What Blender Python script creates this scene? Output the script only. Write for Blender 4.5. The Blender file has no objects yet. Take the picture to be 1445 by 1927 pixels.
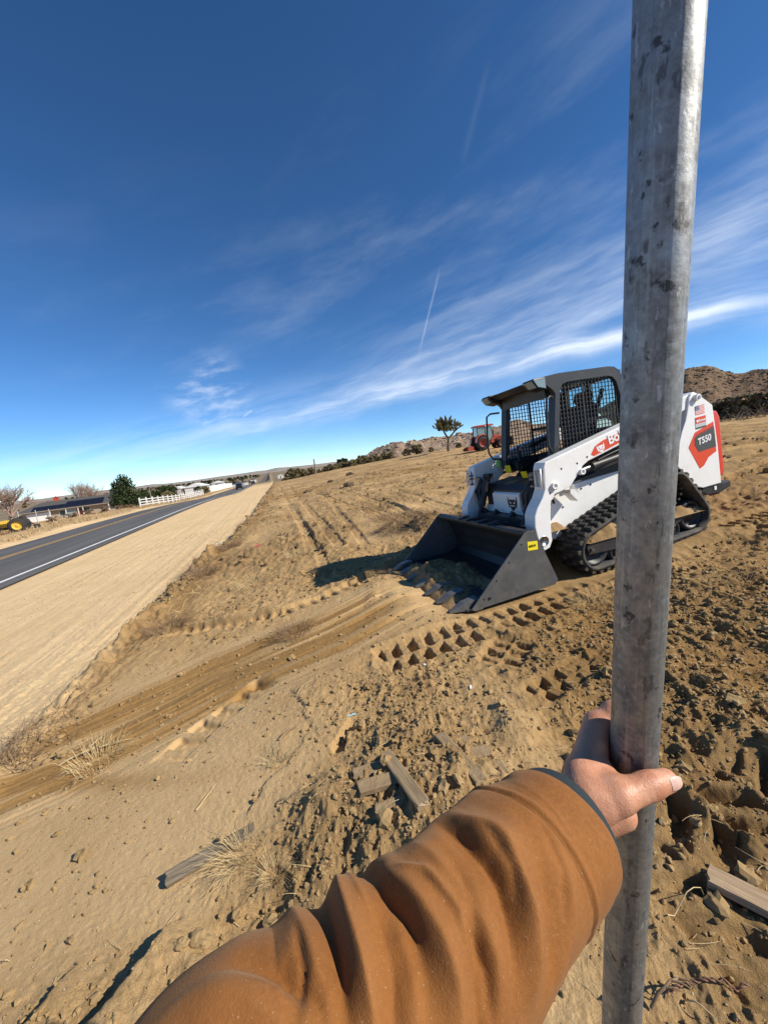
import bpy, bmesh, math, random
import numpy as np
from mathutils import Vector, Matrix, Euler

# ------------------------------------------------------------------ camera / light / sky
SC = bpy.context.scene
COL = SC.collection
RAD = math.radians
CAM_H = 1.45
FPX, CXP, CYP = 724.0, 722.5, 963.5            # focal length and centre for a 1445 x 1927 frame
PITCH, ROLL = 8.0, 7.0
def cam_axes():
    p, r = RAD(PITCH), RAD(ROLL)
    f = np.array([0, math.cos(p), -math.sin(p)]); u = np.array([0, math.sin(p), math.cos(p)]); x = np.array([1.0, 0, 0])
    return np.array([math.cos(r)*x - math.sin(r)*u, math.sin(r)*x + math.cos(r)*u, f])
CM = cam_axes()
CAM = np.array([0, 0, CAM_H])
cd = bpy.data.cameras.new('camera'); cam = bpy.data.objects.new('camera', cd); COL.objects.link(cam)
cd.sensor_fit = 'HORIZONTAL'; cd.sensor_width = 36.0; cd.lens = 36.0*FPX/1445.0
cd.clip_start = 0.02; cd.clip_end = 30000
cam.matrix_world = Matrix(((CM[0][0], CM[1][0], -CM[2][0], 0), (CM[0][1], CM[1][1], -CM[2][1], 0),
                           (CM[0][2], CM[1][2], -CM[2][2], CAM_H), (0, 0, 0, 1)))
SC.camera = cam

SUN_EL = RAD(37.5)
SUN_H = np.array([0.955, -0.297]); SUN_H /= np.linalg.norm(SUN_H)     # horizontal direction towards the sun
SUN_DIR = np.array([SUN_H[0]*math.cos(SUN_EL), SUN_H[1]*math.cos(SUN_EL), math.sin(SUN_EL)])
sd = bpy.data.lights.new('sun', 'SUN'); sd.energy = 5.0; sd.angle = RAD(0.53); sd.color = (1.0, 0.925, 0.80)
so = bpy.data.objects.new('sun', sd); COL.objects.link(so)
so.rotation_euler = Vector(SUN_DIR.tolist()).to_track_quat('Z', 'Y').to_euler()

def ray(px, py):
    return np.array([(px-CXP)/FPX, -(py-CYP)/FPX, 1.0]) @ CM
def unit(v):
    v = np.asarray(v, float); return v/np.linalg.norm(v)

W = bpy.data.worlds.new('World'); SC.world = W; W.use_nodes = True
def build_world():
    nt = W.node_tree; nt.nodes.clear(); N = nt.nodes.new; L = nt.links.new
    out = N('ShaderNodeOutputWorld'); bg = N('ShaderNodeBackground'); bg.inputs['Strength'].default_value = 0.117
    sky = N('ShaderNodeTexSky'); sky.sky_type = 'NISHITA'; sky.sun_disc = False
    sky.sun_elevation = SUN_EL; sky.sun_rotation = math.atan2(SUN_H[0], SUN_H[1])
    sky.altitude = 1800; sky.air_density = 0.7; sky.dust_density = 0.0; sky.ozone_density = 2.0
    tc = N('ShaderNodeTexCoord')
    def vm(op, a, b=None):
        n = N('ShaderNodeVectorMath'); n.operation = op
        for i, v in enumerate((a, b)):
            if v is None: continue
            if isinstance(v, (tuple, list, np.ndarray)): n.inputs[i].default_value = tuple(float(q) for q in v)
            else: L(v, n.inputs[i])
        return n.outputs['Value'] if op in ('DOT_PRODUCT', 'LENGTH') else n.outputs['Vector']
    def m(op, a, b=None, c=None, clamp=False):
        n = N('ShaderNodeMath'); n.operation = op; n.use_clamp = clamp
        for i, v in enumerate((a, b, c)):
            if v is None: continue
            if isinstance(v, (int, float)): n.inputs[i].default_value = float(v)
            else: L(v, n.inputs[i])
        return n.outputs[0]
    def smooth(v, a, b):
        n = N('ShaderNodeMapRange'); n.interpolation_type = 'SMOOTHSTEP'
        L(v, n.inputs[0]); n.inputs[1].default_value = min(a, b); n.inputs[2].default_value = max(a, b)
        if a > b: n.inputs[3].default_value, n.inputs[4].default_value = 1.0, 0.0
        return n.outputs[0]
    D = vm('NORMALIZE', tc.outputs['Generated'])
    # cirrus bands follow great circles: across-band coordinate = dot with the band's pole
    def circle(pa, pb):
        p1, p2 = unit(ray(*pa)), unit(ray(*pb)); pole = unit(np.cross(p2, p1)); pole = pole if pole[2] > 0 else -pole
        al = unit(p2-p1); al = unit(al-pole*np.dot(al, pole)); th = np.cross(pole, al); th = th if np.dot(th, p1) > 0 else -th
        c_ = vm('DOT_PRODUCT', D, pole); g_ = m('ARCTAN2', vm('DOT_PRODUCT', D, al), vm('DOT_PRODUCT', D, th))
        return c_, g_, lambda px, py: math.atan2(float(unit(ray(px, py)) @ al), float(unit(ray(px, py)) @ th))
    def noise(g_, c_, sx, sy, off, detail=6, rough=0.55, dist=0.15):
        cb = N('ShaderNodeCombineXYZ'); L(m('MULTIPLY', g_, sx), cb.inputs[0]); L(m('MULTIPLY', c_, sy), cb.inputs[1]); cb.inputs[2].default_value = off
        n = N('ShaderNodeTexNoise'); n.inputs['Scale'].default_value = 1.0; n.inputs['Detail'].default_value = detail
        n.inputs['Roughness'].default_value = rough; n.inputs['Distortion'].default_value = dist; L(cb.outputs[0], n.inputs['Vector'])
        return n.outputs['Fac']
    def gauss(c_, centre, width):
        q = m('DIVIDE', m('SUBTRACT', c_, centre), width); return m('POWER', 2.718, m('MULTIPLY', m('MULTIPLY', q, q), -1.0))
    cA, gA, fA = circle((430, 822), (1150, 640)); cB, gB, fB = circle((640, 745), (1170, 517))
    wA = m('ADD', cA, m('MULTIPLY', m('SUBTRACT', noise(gA, cA, 5.0, 3.0, 3.1, 4), 0.5), 0.045))
    wB = m('ADD', cB, m('MULTIPLY', m('SUBTRACT', noise(gB, cB, 4.0, 3.0, 9.1, 4), 0.5), 0.05))
    strA = smooth(noise(gA, wA, 3.2, 34.0, 0.4, 7, .6), 0.36, 0.66); strB = smooth(noise(gB, wB, 3.0, 24.0, 5.4, 7, .58), 0.38, 0.74)
    n2 = noise(gA, cA, 9.0, 60.0, 7.7, 8, 0.6)
    lonA = m('ADD', 0.35, m('MULTIPLY', smooth(noise(gA, cA, 3.0, 1.0, 31.0, 3), 0.35, 0.6), 0.65))
    lonB = m('ADD', 0.25, m('MULTIPLY', smooth(noise(gB, cB, 3.4, 1.0, 41.0, 3), 0.36, 0.6), 0.75))
    lonA = m('MULTIPLY', lonA, smooth(gA, fA(200, 875), fA(620, 778)))
    cov = m('MULTIPLY', m('MULTIPLY', gauss(wA, 0.004, 0.018), lonA), m('ADD', 0.24, m('MULTIPLY', strA, 0.50)))
    cov = m('ADD', cov, m('MULTIPLY', m('MULTIPLY', gauss(wA, 0.03, 0.05), strA), 0.16))
    cov = m('ADD', cov, m('MULTIPLY', m('MULTIPLY', m('MULTIPLY', gauss(wB, 0.006, 0.026), lonB), m('ADD', 0.09, m('MULTIPLY', strB, 0.33))), smooth(gB, fB(560, 780), fB(720, 715))))
    cov = m('ADD', cov, m('MULTIPLY', m('MULTIPLY', m('MULTIPLY', gauss(wB, 0.05, 0.07), strB), 0.15), smooth(gB, fB(560, 780), fB(900, 640))))
    cov = m('ADD', cov, m('MULTIPLY', m('MULTIPLY', gauss(wB, -0.045, 0.03), strB), m('MULTIPLY', smooth(gB, fB(700, 720), fB(1000, 590)), 0.30)))
    # a small detached wisp on the left and thin high veil
    cw = unit(ray(395, 742)); dw = vm('DISTANCE', D, cw) if False else None
    nw_ = N('ShaderNodeVectorMath'); nw_.operation = 'DISTANCE'; L(D, nw_.inputs[0]); nw_.inputs[1].default_value = tuple(float(q) for q in cw)
    cov = m('ADD', cov, m('MULTIPLY', m('MULTIPLY', smooth(nw_.outputs['Value'], 0.12, 0.01), smooth(noise(gA, cA, 9.0, 26.0, 15.0, 7, .62), .42, .70)), 0.50))
    veil = m('MULTIPLY', m('MULTIPLY', smooth(noise(gB, cB, 2.0, 7.0, 21.0, 7, 0.6), 0.46, 0.78), smooth(cB, 0.60, 0.05)), 0.16)
    cov = m('ADD', cov, veil)
    # contrails: short great-circle arcs
    def trail(pa, pb, w, k):
        va, vb = unit(ray(*pa)), unit(ray(*pb)); nn = unit(np.cross(va, vb)); mid = unit(va + vb); half = math.acos(float(np.dot(va, mid)))
        q = m('DIVIDE', m('ADD', vm('DOT_PRODUCT', D, nn), m('MULTIPLY', m('SUBTRACT', n2, 0.5), 0.004)), w)
        g = m('POWER', 2.718, m('MULTIPLY', m('MULTIPLY', q, q), -1.0))
        e = smooth(vm('DOT_PRODUCT', D, mid), math.cos(half*1.25), math.cos(half*0.55))
        return m('MULTIPLY', m('MULTIPLY', g, e), k)
    cov = m('ADD', cov, trail((791, 655), (825, 515), 0.0020, 0.15))
    cov = m('ADD', cov, trail((872, 300), (918, 120), 0.0055, 0.022))
    cov = m('ADD', cov, trail((458, 784), (474, 772), 0.0022, 0.25))
    sep = N('ShaderNodeSeparateXYZ'); L(D, sep.inputs[0])
    cov = m('MULTIPLY', cov, smooth(sep.outputs[2], 0.0, 0.05))
    cov = m('MULTIPLY', cov, 0.95, clamp=True)
    hs = N('ShaderNodeHueSaturation'); hs.inputs['Saturation'].default_value = 1.19; hs.inputs['Value'].default_value = 1.0; L(sky.outputs['Color'], hs.inputs['Color'])
    tint = N('ShaderNodeMix'); tint.data_type = 'RGBA'; tint.blend_type = 'MULTIPLY'; tint.inputs['Factor'].default_value = 1.0
    L(hs.outputs[0], tint.inputs[6]); tint.inputs[7].default_value = (0.86, 1.0, 1.07, 1)
    mix = N('ShaderNodeMix'); mix.data_type = 'RGBA'; L(cov, mix.inputs['Factor'])
    L(tint.outputs[2], mix.inputs[6]); mix.inputs[7].default_value = (7.0, 7.6, 8.4, 1)
    L(mix.outputs[2], bg.inputs['Color']); L(bg.outputs[0], out.inputs['Surface'])
build_world()

SC.view_settings.view_transform = 'Standard'; SC.view_settings.look = 'None'
SC.view_settings.exposure = 0.36; SC.view_settings.gamma = 1.0; SC.view_settings.use_curve_mapping = False
SC.render.engine = 'CYCLES'
SC.cycles.max_bounces = 6; SC.cycles.diffuse_bounces = 3; SC.cycles.use_denoising = True; SC.cycles.use_adaptive_sampling = True; SC.cycles.adaptive_threshold = 0.008
SC.render.resolution_x, SC.render.resolution_y = 767, 1024

# ------------------------------------------------------------------ terrain height (numpy)
#TERRAIN_BEGIN
def vnoise(x, y, seed=0):
    x = np.asarray(x, float); y = np.asarray(y, float)
    xi = np.floor(x).astype(np.int64); yi = np.floor(y).astype(np.int64); fx = x-xi; fy = y-yi
    fx = fx*fx*fx*(fx*(fx*6-15)+10); fy = fy*fy*fy*(fy*(fy*6-15)+10)
    def h(a, b):
        n = (a*374761393 + b*668265263 + seed*2147483647) & 0xffffffff
        n = ((n ^ (n >> 13))*1274126177) & 0xffffffff
        n = (n ^ (n >> 16)) & 0xffff
        return n/65535.0
    a, b, c, d = h(xi, yi), h(xi+1, yi), h(xi, yi+1), h(xi+1, yi+1)
    return (a*(1-fx)+b*fx)*(1-fy) + (c*(1-fx)+d*fx)*fy - 0.5
def sstep(a, b, x):
    t = np.clip((np.asarray(x, float)-a)/(b-a), 0, 1); return t*t*(3-2*t)
DX, DY = -0.27, 0.963                                     # direction of the road; the lateral axis is (0.963, 0.27)
def to_ns(x, y): return 0.963*x+0.27*y, -0.27*x+0.963*y
def from_ns(n, s): return 0.963*n-0.27*s, 0.27*n+0.963*s
MX, MY, MZ = 2.288, 4.40, CAM_H-1.273                     # where the loader stands
def mplane(x, y): return MZ + 0.0493*(x-MX) - 0.0071*(y-MY)
CTRL = [(0, 0.3, 0.02), (0.5, 1.0, 0.03), (-0.4, 1.6, 0.0), (-1.2, 1.2, -0.05), (-1.5, 2.6, -0.14), (-1.9, 4.2, -0.16), (0, 3.2, 0.08),
        (1.2, 4.0, mplane(1.2, 4.0)), (3.3, 4.6, mplane(3.3, 4.6)), (2.2, 5.4, mplane(2.2, 5.4)), (2.5, 3.3, mplane(2.5, 3.3)), (0.3, 3.9, mplane(.3, 3.9)), (0.5, 5.0, mplane(.5, 5.0)),
        (4.5, 3.6, 0.33), (3.0, 1.0, 0.15), (6, 6, 0.45), (9.6, 36, 0.98), (8.2, 46, 1.36), (-5.1, 60, 0.62), (-16, 68, -0.45), (16, 60, 1.5),
        (43, 45, 1.34), (60, 20, 1.6), (25, 20, 1.0), (10, 15, 0.62), (-2.5, 20, -0.05), (-5, 35, -0.05), (3, 30, 0.55), (0, -6, 0.0), (20, -10, 0.8), (-4, -8, -0.25), (0, 11, 0.12), (-3, 9, -0.15)]
CTRL = np.array(CTRL, float)
def _tps(P):
    n = len(P); d = np.linalg.norm(P[:, None, :2]-P[None, :, :2], axis=2)
    K = np.where(d > 0, d*d*np.log(np.maximum(d, 1e-9)), 0) + np.eye(n)*0.6
    A = np.zeros((n+3, n+3)); A[:n, :n] = K; A[:n, n] = 1; A[:n, n+1:] = P[:, :2]; A[n, :n] = 1; A[n+1:, :n] = P[:, :2].T
    return np.linalg.solve(A, np.concatenate([P[:, 2], [0, 0, 0]]))
TW = _tps(CTRL)
def lot_z(x, y):
    z = np.full(np.shape(x), TW[-3]) + TW[-2]*x + TW[-1]*y
    for (a, b, c), w in zip(CTRL, TW):
        d2 = (x-a)**2+(y-b)**2
        z = z + w*0.5*d2*np.log(np.maximum(d2, 1e-12))
    return z
def berm_n(s): return np.interp(s, [-20, 3, 9, 11, 17, 35, 72, 140, 400], [-2.15, -2.05, -1.8, -1.4, -1.15, -0.7, 0.6, 1.0, 1.0])
def road_z(s): return np.interp(s, [-200, 8, 26, 38, 50, 62, 75, 86, 100, 112, 138, 200, 250, 300, 420, 700, 1300, 8000], [-0.86, -0.86, -0.98, -1.05, -1.20, -1.48, -1.90, -2.30, -2.66, -2.80, -3.12, -3.95, -4.95, -7.0, -10.6, -11.5, -10.5, -10.0])
def side_z(n, s):
    """everything on the road's side of the lot: the sandy shoulder, the road bed and the low land beyond"""
    zr = road_z(s); nb = berm_n(s)
    edge = np.interp(s, [-20, 2, 6, 18, 36, 72, 150], [-0.30, -0.27, -0.40, -0.62, -0.75, -1.2, -4.0]); edge = np.maximum(edge, zr)
    t = np.clip((n+7.8)/(nb+7.8), 0, 1)
    sh = zr + (edge-zr)*(t**1.15)
    far = np.interp(n, [-400, -110, -75, -45, -27, -20, -17, -14.9], [-1.6, -1.6, -1.4, -0.75, -0.05, 0.12, 0.06, -0.02])
    return np.where(n > -7.8, sh, np.where(n < -14.9, zr+far*np.interp(s, [0, 130, 300], [1, 1, .3]), zr))
def loader_pad(x, y):
    lx = (x-MX)*-0.9622+(y-MY)*-0.2725; ly = (x-MX)*0.2725-(y-MY)*0.9622; e = 0.12*vnoise(x*3.1, y*3.1, 95)
    m = sstep(1.12, 0.86, np.abs(ly)+e)*sstep(-1.25, -0.85, lx+e)*sstep(2.35, 1.9, lx+e)
    return m, mplane(x, y)-0.035+0.115*np.clip((0.45-lx)/1.05, 0, 1.15)
def base_z(x, y):
    x = np.asarray(x, float); y = np.asarray(y, float)
    n, s = to_ns(x, y); r = np.hypot(x, y)
    xl = np.clip(x, -30, 70); yl = np.clip(y, -12, 75)
    zl = lot_z(xl, yl)
    zl = zl - np.maximum(y-75, 0)*0.03 - np.maximum(s-74, 0)*np.clip(0.13-(n-2)*0.006, 0.01, 0.13)
    zl = np.maximum(zl, -9.5)
    um, uz = loader_pad(x, y); zl = zl*(1-um)+uz*um
    nb = berm_n(s); w = sstep(nb-0.35, nb+0.45, n + 0.22*vnoise(s*0.9, n*0.2, 5) + 0.10*vnoise(s*3.1, n, 6))
    return side_z(n, s)*(1-w) + zl*w
def seg_frame(x, y, pts):
    """signed lateral offset and arc length relative to a polyline (nearest segment)"""
    best = np.full(np.shape(x), 1e9); A = np.zeros(np.shape(x)); B = np.zeros(np.shape(x)); acc = 0.0
    for (x0, y0), (x1, y1) in zip(pts[:-1], pts[1:]):
        L = math.hypot(x1-x0, y1-y0); ux, uy = (x1-x0)/L, (y1-y0)/L
        a = (x-x0)*ux+(y-y0)*uy; b = -(x-x0)*uy+(y-y0)*ux
        ac = np.clip(a, 0, L); d = np.hypot(a-ac, b)
        k = d < best
        best = np.where(k, d, best); A = np.where(k, acc+a, A); B = np.where(k, b, B); acc += L
    return A, B, best, acc
def mloc(mx, my):
    """loader coordinates (forward, left) to the ground plane"""
    return MX + mx*-0.9622 + my*0.2725, MY + mx*-0.2725 - my*0.9622
FAR_TRACKS = []
PRINTS = [  # polyline, width, sink, pitch, lug depth, style
    ([mloc(1.0, 1.02), mloc(2.0, 1.12), mloc(2.9, 1.14)], 0.36, 0.015, 0.128, 0.062, 'track'),
    ([mloc(1.9, 1.38), mloc(2.25, 1.62)], 0.28, 0.016, 0.105, 0.050, 'track'),
    ([(1.18, 2.16), (0.66, 1.90)], 0.19, 0.012, 0.120, 0.048, 'track'),
    ([mloc(-0.9, 0.72), mloc(-2.6, 0.78), mloc(-6, 0.9)], 0.36, 0.025, 0.130, 0.080, 'track'),
    ([mloc(-1.0, -0.72), mloc(-3, -0.7), mloc(-7, -1.3)], 0.36, 0.025, 0.130, 0.080, 'track'),
    ([mloc(-1.2, 1.25), mloc(-3, 1.45), mloc(-6, 1.9)], 0.36, 0.022, 0.130, 0.075, 'track'),
    ([(-2.55, 4.10), (-1.9, 3.98), (-1.2, 3.93), (-0.55, 4.25), (0.3, 4.9)], 0.24, 0.015, 0.135, 0.040, 'bar'),
    ([(-0.98, 2.66), (-1.30, 2.27), (-1.42, 1.98)], 0.22, 0.015, 0.14, 0.040, 'bar'),
    ([(0.70, 1.42), (0.86, 1.06), (0.96, 0.72)], 0.42, 0.02, 0.135, 0.070, 'chev'),
    ([(1.22, 1.42), (1.30, 1.00), (1.34, 0.66)], 0.40, 0.02, 0.140, 0.065, 'chev'),
    ([(-3.9, 17), (-2.3, 10.5), (-1.2, 6.6), (-0.95, 5.4)], 0.16, 0.016, 0.13, 0.014, 'bar'),
    ([(-2.2, 16), (-1.2, 10.5), (-0.55, 7.4), (-0.35, 6.2)], 0.16, 0.016, 0.13, 0.014, 'bar'),
    ([(-1.0, 13), (0.2, 8.6), (1.0, 6.7)], 0.22, 0.014, 0.11, 0.016, 'bar'),
    ([(0.4, 16), (1.2, 9.8), (1.75, 7.2)], 0.22, 0.014, 0.11, 0.016, 'bar'),
    ([(-4.6, 26), (1.5, 19.5), (9, 17.5), (17, 18.2)], 0.34, 0.03, 0.2, 0.02, 'bar'),
    ([(-4.0, 23.5), (2.0, 17.3), (9, 15.4), (17, 16)], 0.34, 0.03, 0.2, 0.02, 'bar'),
    ([(3.2, 8.8), (6.5, 8.9), (12, 10.0)], 0.34, 0.03, 0.2, 0.02, 'bar'),
    ([(4.0, 7.2), (7.2, 7.3), (13, 8.4)], 0.34, 0.03, 0.2, 0.02, 'bar'),
]
def lot_masks(x, y):
    """rough = how cloddy, damp = fresh brown soil, sand = pale loose sand of the shoulder"""
    n, s = to_ns(x, y); nb = berm_n(s); r = np.hypot(x, y)
    e = n + 0.22*vnoise(s*0.9, n*0.2, 5) + 0.10*vnoise(s*3.1, n, 6)
    lot = sstep(nb-0.25, nb+0.25, e)
    rough = 0.47 + 0.9*vnoise(x*0.55, y*0.55, 31) + 0.5*vnoise(x*1.6, y*1.6, 32) - 0.30*sstep(-0.5, -1.2, x)*sstep(4.5, 3, y) + 0.32*sstep(4.6, 7.5, y) + 0.40*np.exp(-(((x+0.85)/0.45)**2+((y-0.92)/0.22)**2))
    rough = rough + 0.55*sstep(0.2, 1.1, x)*sstep(3.4, 2.2, y)                         # churned ground by the pole
    rough = rough + 0.75*np.exp(-(((x+0.42)/0.28)**2+((y-1.22)/0.32)**2))              # loose slope below the boards
    rough = rough + 0.45*np.exp(-(((x+0.1)/0.9)**2+((y-2.0)/0.6)**2)) + 0.5*np.exp(-(((x-0.05)/0.35)**2+((y-1.4)/0.4)**2))
    rough = rough + 0.5*sstep(2.4, 3.4, x)*sstep(7.5, 5.0, y) + 0.5*np.exp(-((n-nb-0.15)/0.22)**2)*sstep(2.5, 4, s)
    sm = np.exp(-(((x+1.55)/0.62)**2+((y-1.55)/0.40)**2)*1.1)                          # smooth scraped patch
    rough = rough - 0.95*sm
    sw = [(-3.1, 1.9), (-2.2, 2.35), (-1.5, 2.85), (-0.6, 3.15), (0.0, 3.55)]          # swath of the box blade
    A, B, d, L = seg_frame(x, y, sw)
    swath = np.exp(-(B/0.56)**4)*(d < 1.2)*sstep(-0.3, 0.2, A)*sstep(L+0.5, L-0.4, A)
    rough = rough - 0.55*swath
    rough = np.clip(rough, 0.04, 1.5)
    damp = 0.75*np.exp(-((B+0.16)/0.13)**2)*(d < 1.0)+0.7*np.exp(-((B-0.30)/0.10)**2)*(d < 1.0)+0.75*swath*np.clip(0.42+2.4*vnoise(B*11, A*0.6, 41)+1.0*vnoise(B*30, A*1.2, 45), 0, 1)
    damp = damp*sstep(-0.5, 0.4, A)*sstep(L+0.3, L-0.6, A)
    damp = damp + 0.6*np.exp(-(((x+1.9)/0.7)**2+((y-1.98+0.25*(x+1.9))/0.07)**2))
    damp = damp + 0.85*np.exp(-((n-nb-0.42)/0.40)**2)*sstep(3.2, 6.5, s)*sstep(70, 30, s)*np.clip(.85+1.2*vnoise(n*5, s*.5, 57), .2, 1.2)
    damp = damp + 0.65*sstep(0.35, 1.0, x)*sstep(3.6, 2.4, y)*np.clip(.9+1.2*vnoise(x*1.3, y*1.3, 52), 0, 1.3) + 0.35*sstep(2.6, 4.0, x)*sstep(14, 7, y)
    damp = damp + 0.9*sstep(4, 9, y)*sstep(60, 30, y)*np.clip(1.5*vnoise(y*0.42+0.05*x+.3*vnoise(x*.1, y*.1, 48), x*0.05, 47)+.5*vnoise(y*1.3, x*.12, 49), 0, 1)
    for pts in FAR_TRACKS:
        A4, B4, d4, L4 = seg_frame(x, y, pts); damp = damp + .55*np.exp(-(d4/np.clip(0.012*np.hypot(x, y), .10, .5))**2)
    damp = np.clip(damp*lot + 0.5*lot*vnoise(x*0.35, y*0.35, 44), 0, 1)
    return rough*lot + (1-lot)*0.05, damp, 1-lot, swath*lot, sm*lot
def detail_z(x, y):
    n, s = to_ns(x, y); r = np.hypot(x, y)
    rough, damp, sand, swath, sm = lot_masks(x, y)
    lot = 1-sand
    near = np.clip(1.2-r/60.0, 0.25, 1)
    z = np.zeros(np.shape(x))
    # broad unevenness
    z += lot*(0.10*vnoise(x*0.45, y*0.45, 1)*sstep(0.5, 5, r) + 0.07*vnoise(x*1.3, y*1.3, 2)*sstep(0.3, 3, r)*np.clip(rough+.2, 0, 1))
    z += lot*0.05*vnoise(n*2.6+0.5*vnoise(s*.3, n*.3, 8), s*0.22, 3)*sstep(4, 10, r)*near
    z += lot*0.10*vnoise(y*0.9+0.08*x, x*0.10, 9)*sstep(9, 16, y)*sstep(70, 30, y)
    # clods at several sizes (ridged so that lumps stand up from creases)
    far = sstep(40, 12, r)
    def lumps(k, sd, pw=1.0):
        wx = x + 0.4/k*vnoise(x*k*.6, y*k*.6, sd+50); wy = y + 0.4/k*vnoise(x*k*.6, y*k*.6, sd+51)
        v = np.abs(vnoise(wx*k, wy*k, sd))*2
        return 0.5-v**pw
    z += rough*(.35+.65*sstep(.12, .6, rough))*0.060*vnoise(x*3.0, y*3.0, 11)
    rs = rough*(.25+.75*sstep(.12, .6, rough))
    z += rs*far*(0.040*lumps(7.5, 12, .8) + 0.030*lumps(16, 13, .8))
    z += np.clip(rough-0.15, 0, 2)*sstep(9, 3.5, r)*(0.019*lumps(34, 14, .9) + 0.010*vnoise(x*70, y*70, 15))
    z += lot*sstep(9, 4, r)*(0.0035*lumps(42, 16, .9)+0.0025*lumps(85, 18, .9)+0.0015*vnoise(x*150, y*150, 20)*sstep(3, 1.5, r))*(1-0.6*sm)*(1-.5*swath)
    # isolated clods
    cl = vnoise(x*6.3, y*6.3, 17); z += np.clip(rough-0.35, 0, 1)*far*0.11*np.clip(cl-0.24, 0, 1)
    z += lot*sstep(5, 8, y)*sstep(45, 18, r)*(0.09*np.clip(vnoise(x*1.1, y*2.2, 55)-.12, 0, 1)+0.05*np.clip(vnoise(x*3, y*5, 56)-.1, 0, 1))
    # blade streaks
    A, B, d, L = seg_frame(x, y, [(-3.1, 1.9), (-2.2, 2.35), (-1.5, 2.85), (-0.6, 3.15), (0.0, 3.55)])
    z += swath*(0.024*vnoise(B*13, A*0.6, 21) + 0.014*vnoise(B*38, A*1.2, 22)+0.006*vnoise(B*90, A*4, 29))
    z += sm*(0.006*vnoise((y*.96+x*.28)*13, (x-y*.28)*1.6, 23) + 0.002*vnoise(x*50, y*50, 24))
    # sandy shoulder: wheel streaks along the road
    z += sand*sstep(-7.6, -7.2, n)*(0.018*vnoise(n*2.1, s*0.06, 25) + 0.016*vnoise(n*7, s*0.16, 26) + 0.010*vnoise(n*18, s*.5, 30) + 0.009*vnoise(x*9, y*9, 27)*far + 0.010*vnoise(x*26, y*26, 28)*sstep(14, 6, r)+0.007*vnoise(x*55, y*55, 19)*sstep(8, 4, r))
    # ragged windrow where the lot meets the shoulder
    nb = berm_n(s); q = n-nb-0.10+0.2*vnoise(s*1.1, n*.3, 33)
    z += (0.06+0.13*np.clip(vnoise(s*1.9, 3.3, 34)+.25, 0, 1))*np.exp(-(q/0.16)**2)*np.clip(1+1.6*vnoise(x*7, y*7, 35)+1.0*vnoise(x*17, y*17, 46), 0, 3)*sstep(2.2, 3.6, s)
    z += 0.10*np.exp(-((n-nb-1.3)/0.25)**2)*np.clip(vnoise(s*.8, 7.1, 36)+.1, 0, 1)*sstep(6, 9, s)
    # the mound that carries the buried boards, its loose left slope, scarps at the lower left
    z += 0.13*np.exp(-(((x-0.08)/0.34)**2+((y-1.36)/0.34)**2))*(1+.5*vnoise(x*4, y*4, 93))
    z += -0.02*np.exp(-(((x-0.34)/0.12)**2+((y-1.70)/0.13)**2))*(1+1.5*vnoise(x*9, y*9, 91)) + 0.06*np.exp(-(((x-0.50)/0.12)**2+((y-1.70)/0.16)**2))
    z += 0.05*np.exp(-(((x+0.40)/0.16)**2+((y-1.45)/0.12)**2))
    for (x0, y0), (x1, y1), hgt, wd in (((-0.86, 1.10), (-1.02, 0.80), 0.075, .30), ((-1.15, 1.02), (-1.27, .82), 0.03, .2), ((-0.55, 1.95), (-0.78, 1.52), 0.012, .25), ((-0.75, 2.4), (-0.52, 1.9), .012, .2)):
        A2, B2, d2, L2 = seg_frame(x, y, [(x0, y0), (x1, y1)])
        jag = B2 + 0.05*vnoise(A2*9, 1.7, 37)+0.018*vnoise(x*38, y*38, 92)
        z += hgt*sstep(-0.006, 0.014, jag)*np.exp(-(np.clip(jag, 0, 9)/wd)**2)*sstep(-0.05, 0.06, A2)*sstep(L2+0.06, L2-0.04, A2)
    # boot print
    bx, by = x+0.35, y-1.87; ba = bx*0.35+by*0.94; bb = bx*0.94-by*0.35
    ins = sstep(0.004, -0.012, np.hypot(bb/0.85, np.clip(np.abs(ba)-0.085, 0, 9))-0.042)
    z = z*(1-0.85*ins) - 0.022*ins + ins*0.003*np.sin(ba*260)
    # windrow of stalks beyond the bucket
    A3, B3, d3, L3 = seg_frame(x, y, [(0.1, 7.2), (1.0, 6.6), (2.4, 6.2)])
    z += 0.24*np.exp(-(d3/0.24)**2)*(0.7+0.9*vnoise(x*3, y*3, 38)+.5*vnoise(x*9, y*9, 40))
    # heap pushed up in front of the bucket teeth, pocket under the loader
    ex = (x-mloc(2.02, -0.25)[0]); ey = (y-mloc(2.02, -0.25)[1]); ha = ex*-0.9622+ey*-0.2725; hb = ex*0.2725-ey*0.9622
    z += 0.03*np.exp(-((ha-0.45)/0.25)**2-(hb/0.7)**4)*(1+1.2*vnoise(x*9, y*9, 39))
    # prints
    for pts, w, sink, pitch, dep, sty in PRINTS:
        xs = [p[0] for p in pts]; ys = [p[1] for p in pts]
        k = (x > min(xs)-1) & (x < max(xs)+1) & (y > min(ys)-1) & (y < max(ys)+1)
        if not k.any(): continue
        X, Y = x[k], y[k]; A, B, d, L = seg_frame(X, Y, pts)
        fade = sstep(-0.02, 0.10, A)*sstep(L+0.02, L-0.12, A)*np.clip(1.05+1.2*vnoise(X*1.7, Y*1.7, 61), 0.25, 1)
        ins = sstep(w/2+0.015, w/2-0.015, np.abs(B))*fade
        rim = np.exp(-((np.abs(B)-w/2-0.03)/0.025)**2)*fade*(sty != 'bar')
        ph = A/pitch + .30*vnoise(A*2.1, B*6, 67) + .10*vnoise(X*22, Y*22, 68)
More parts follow.
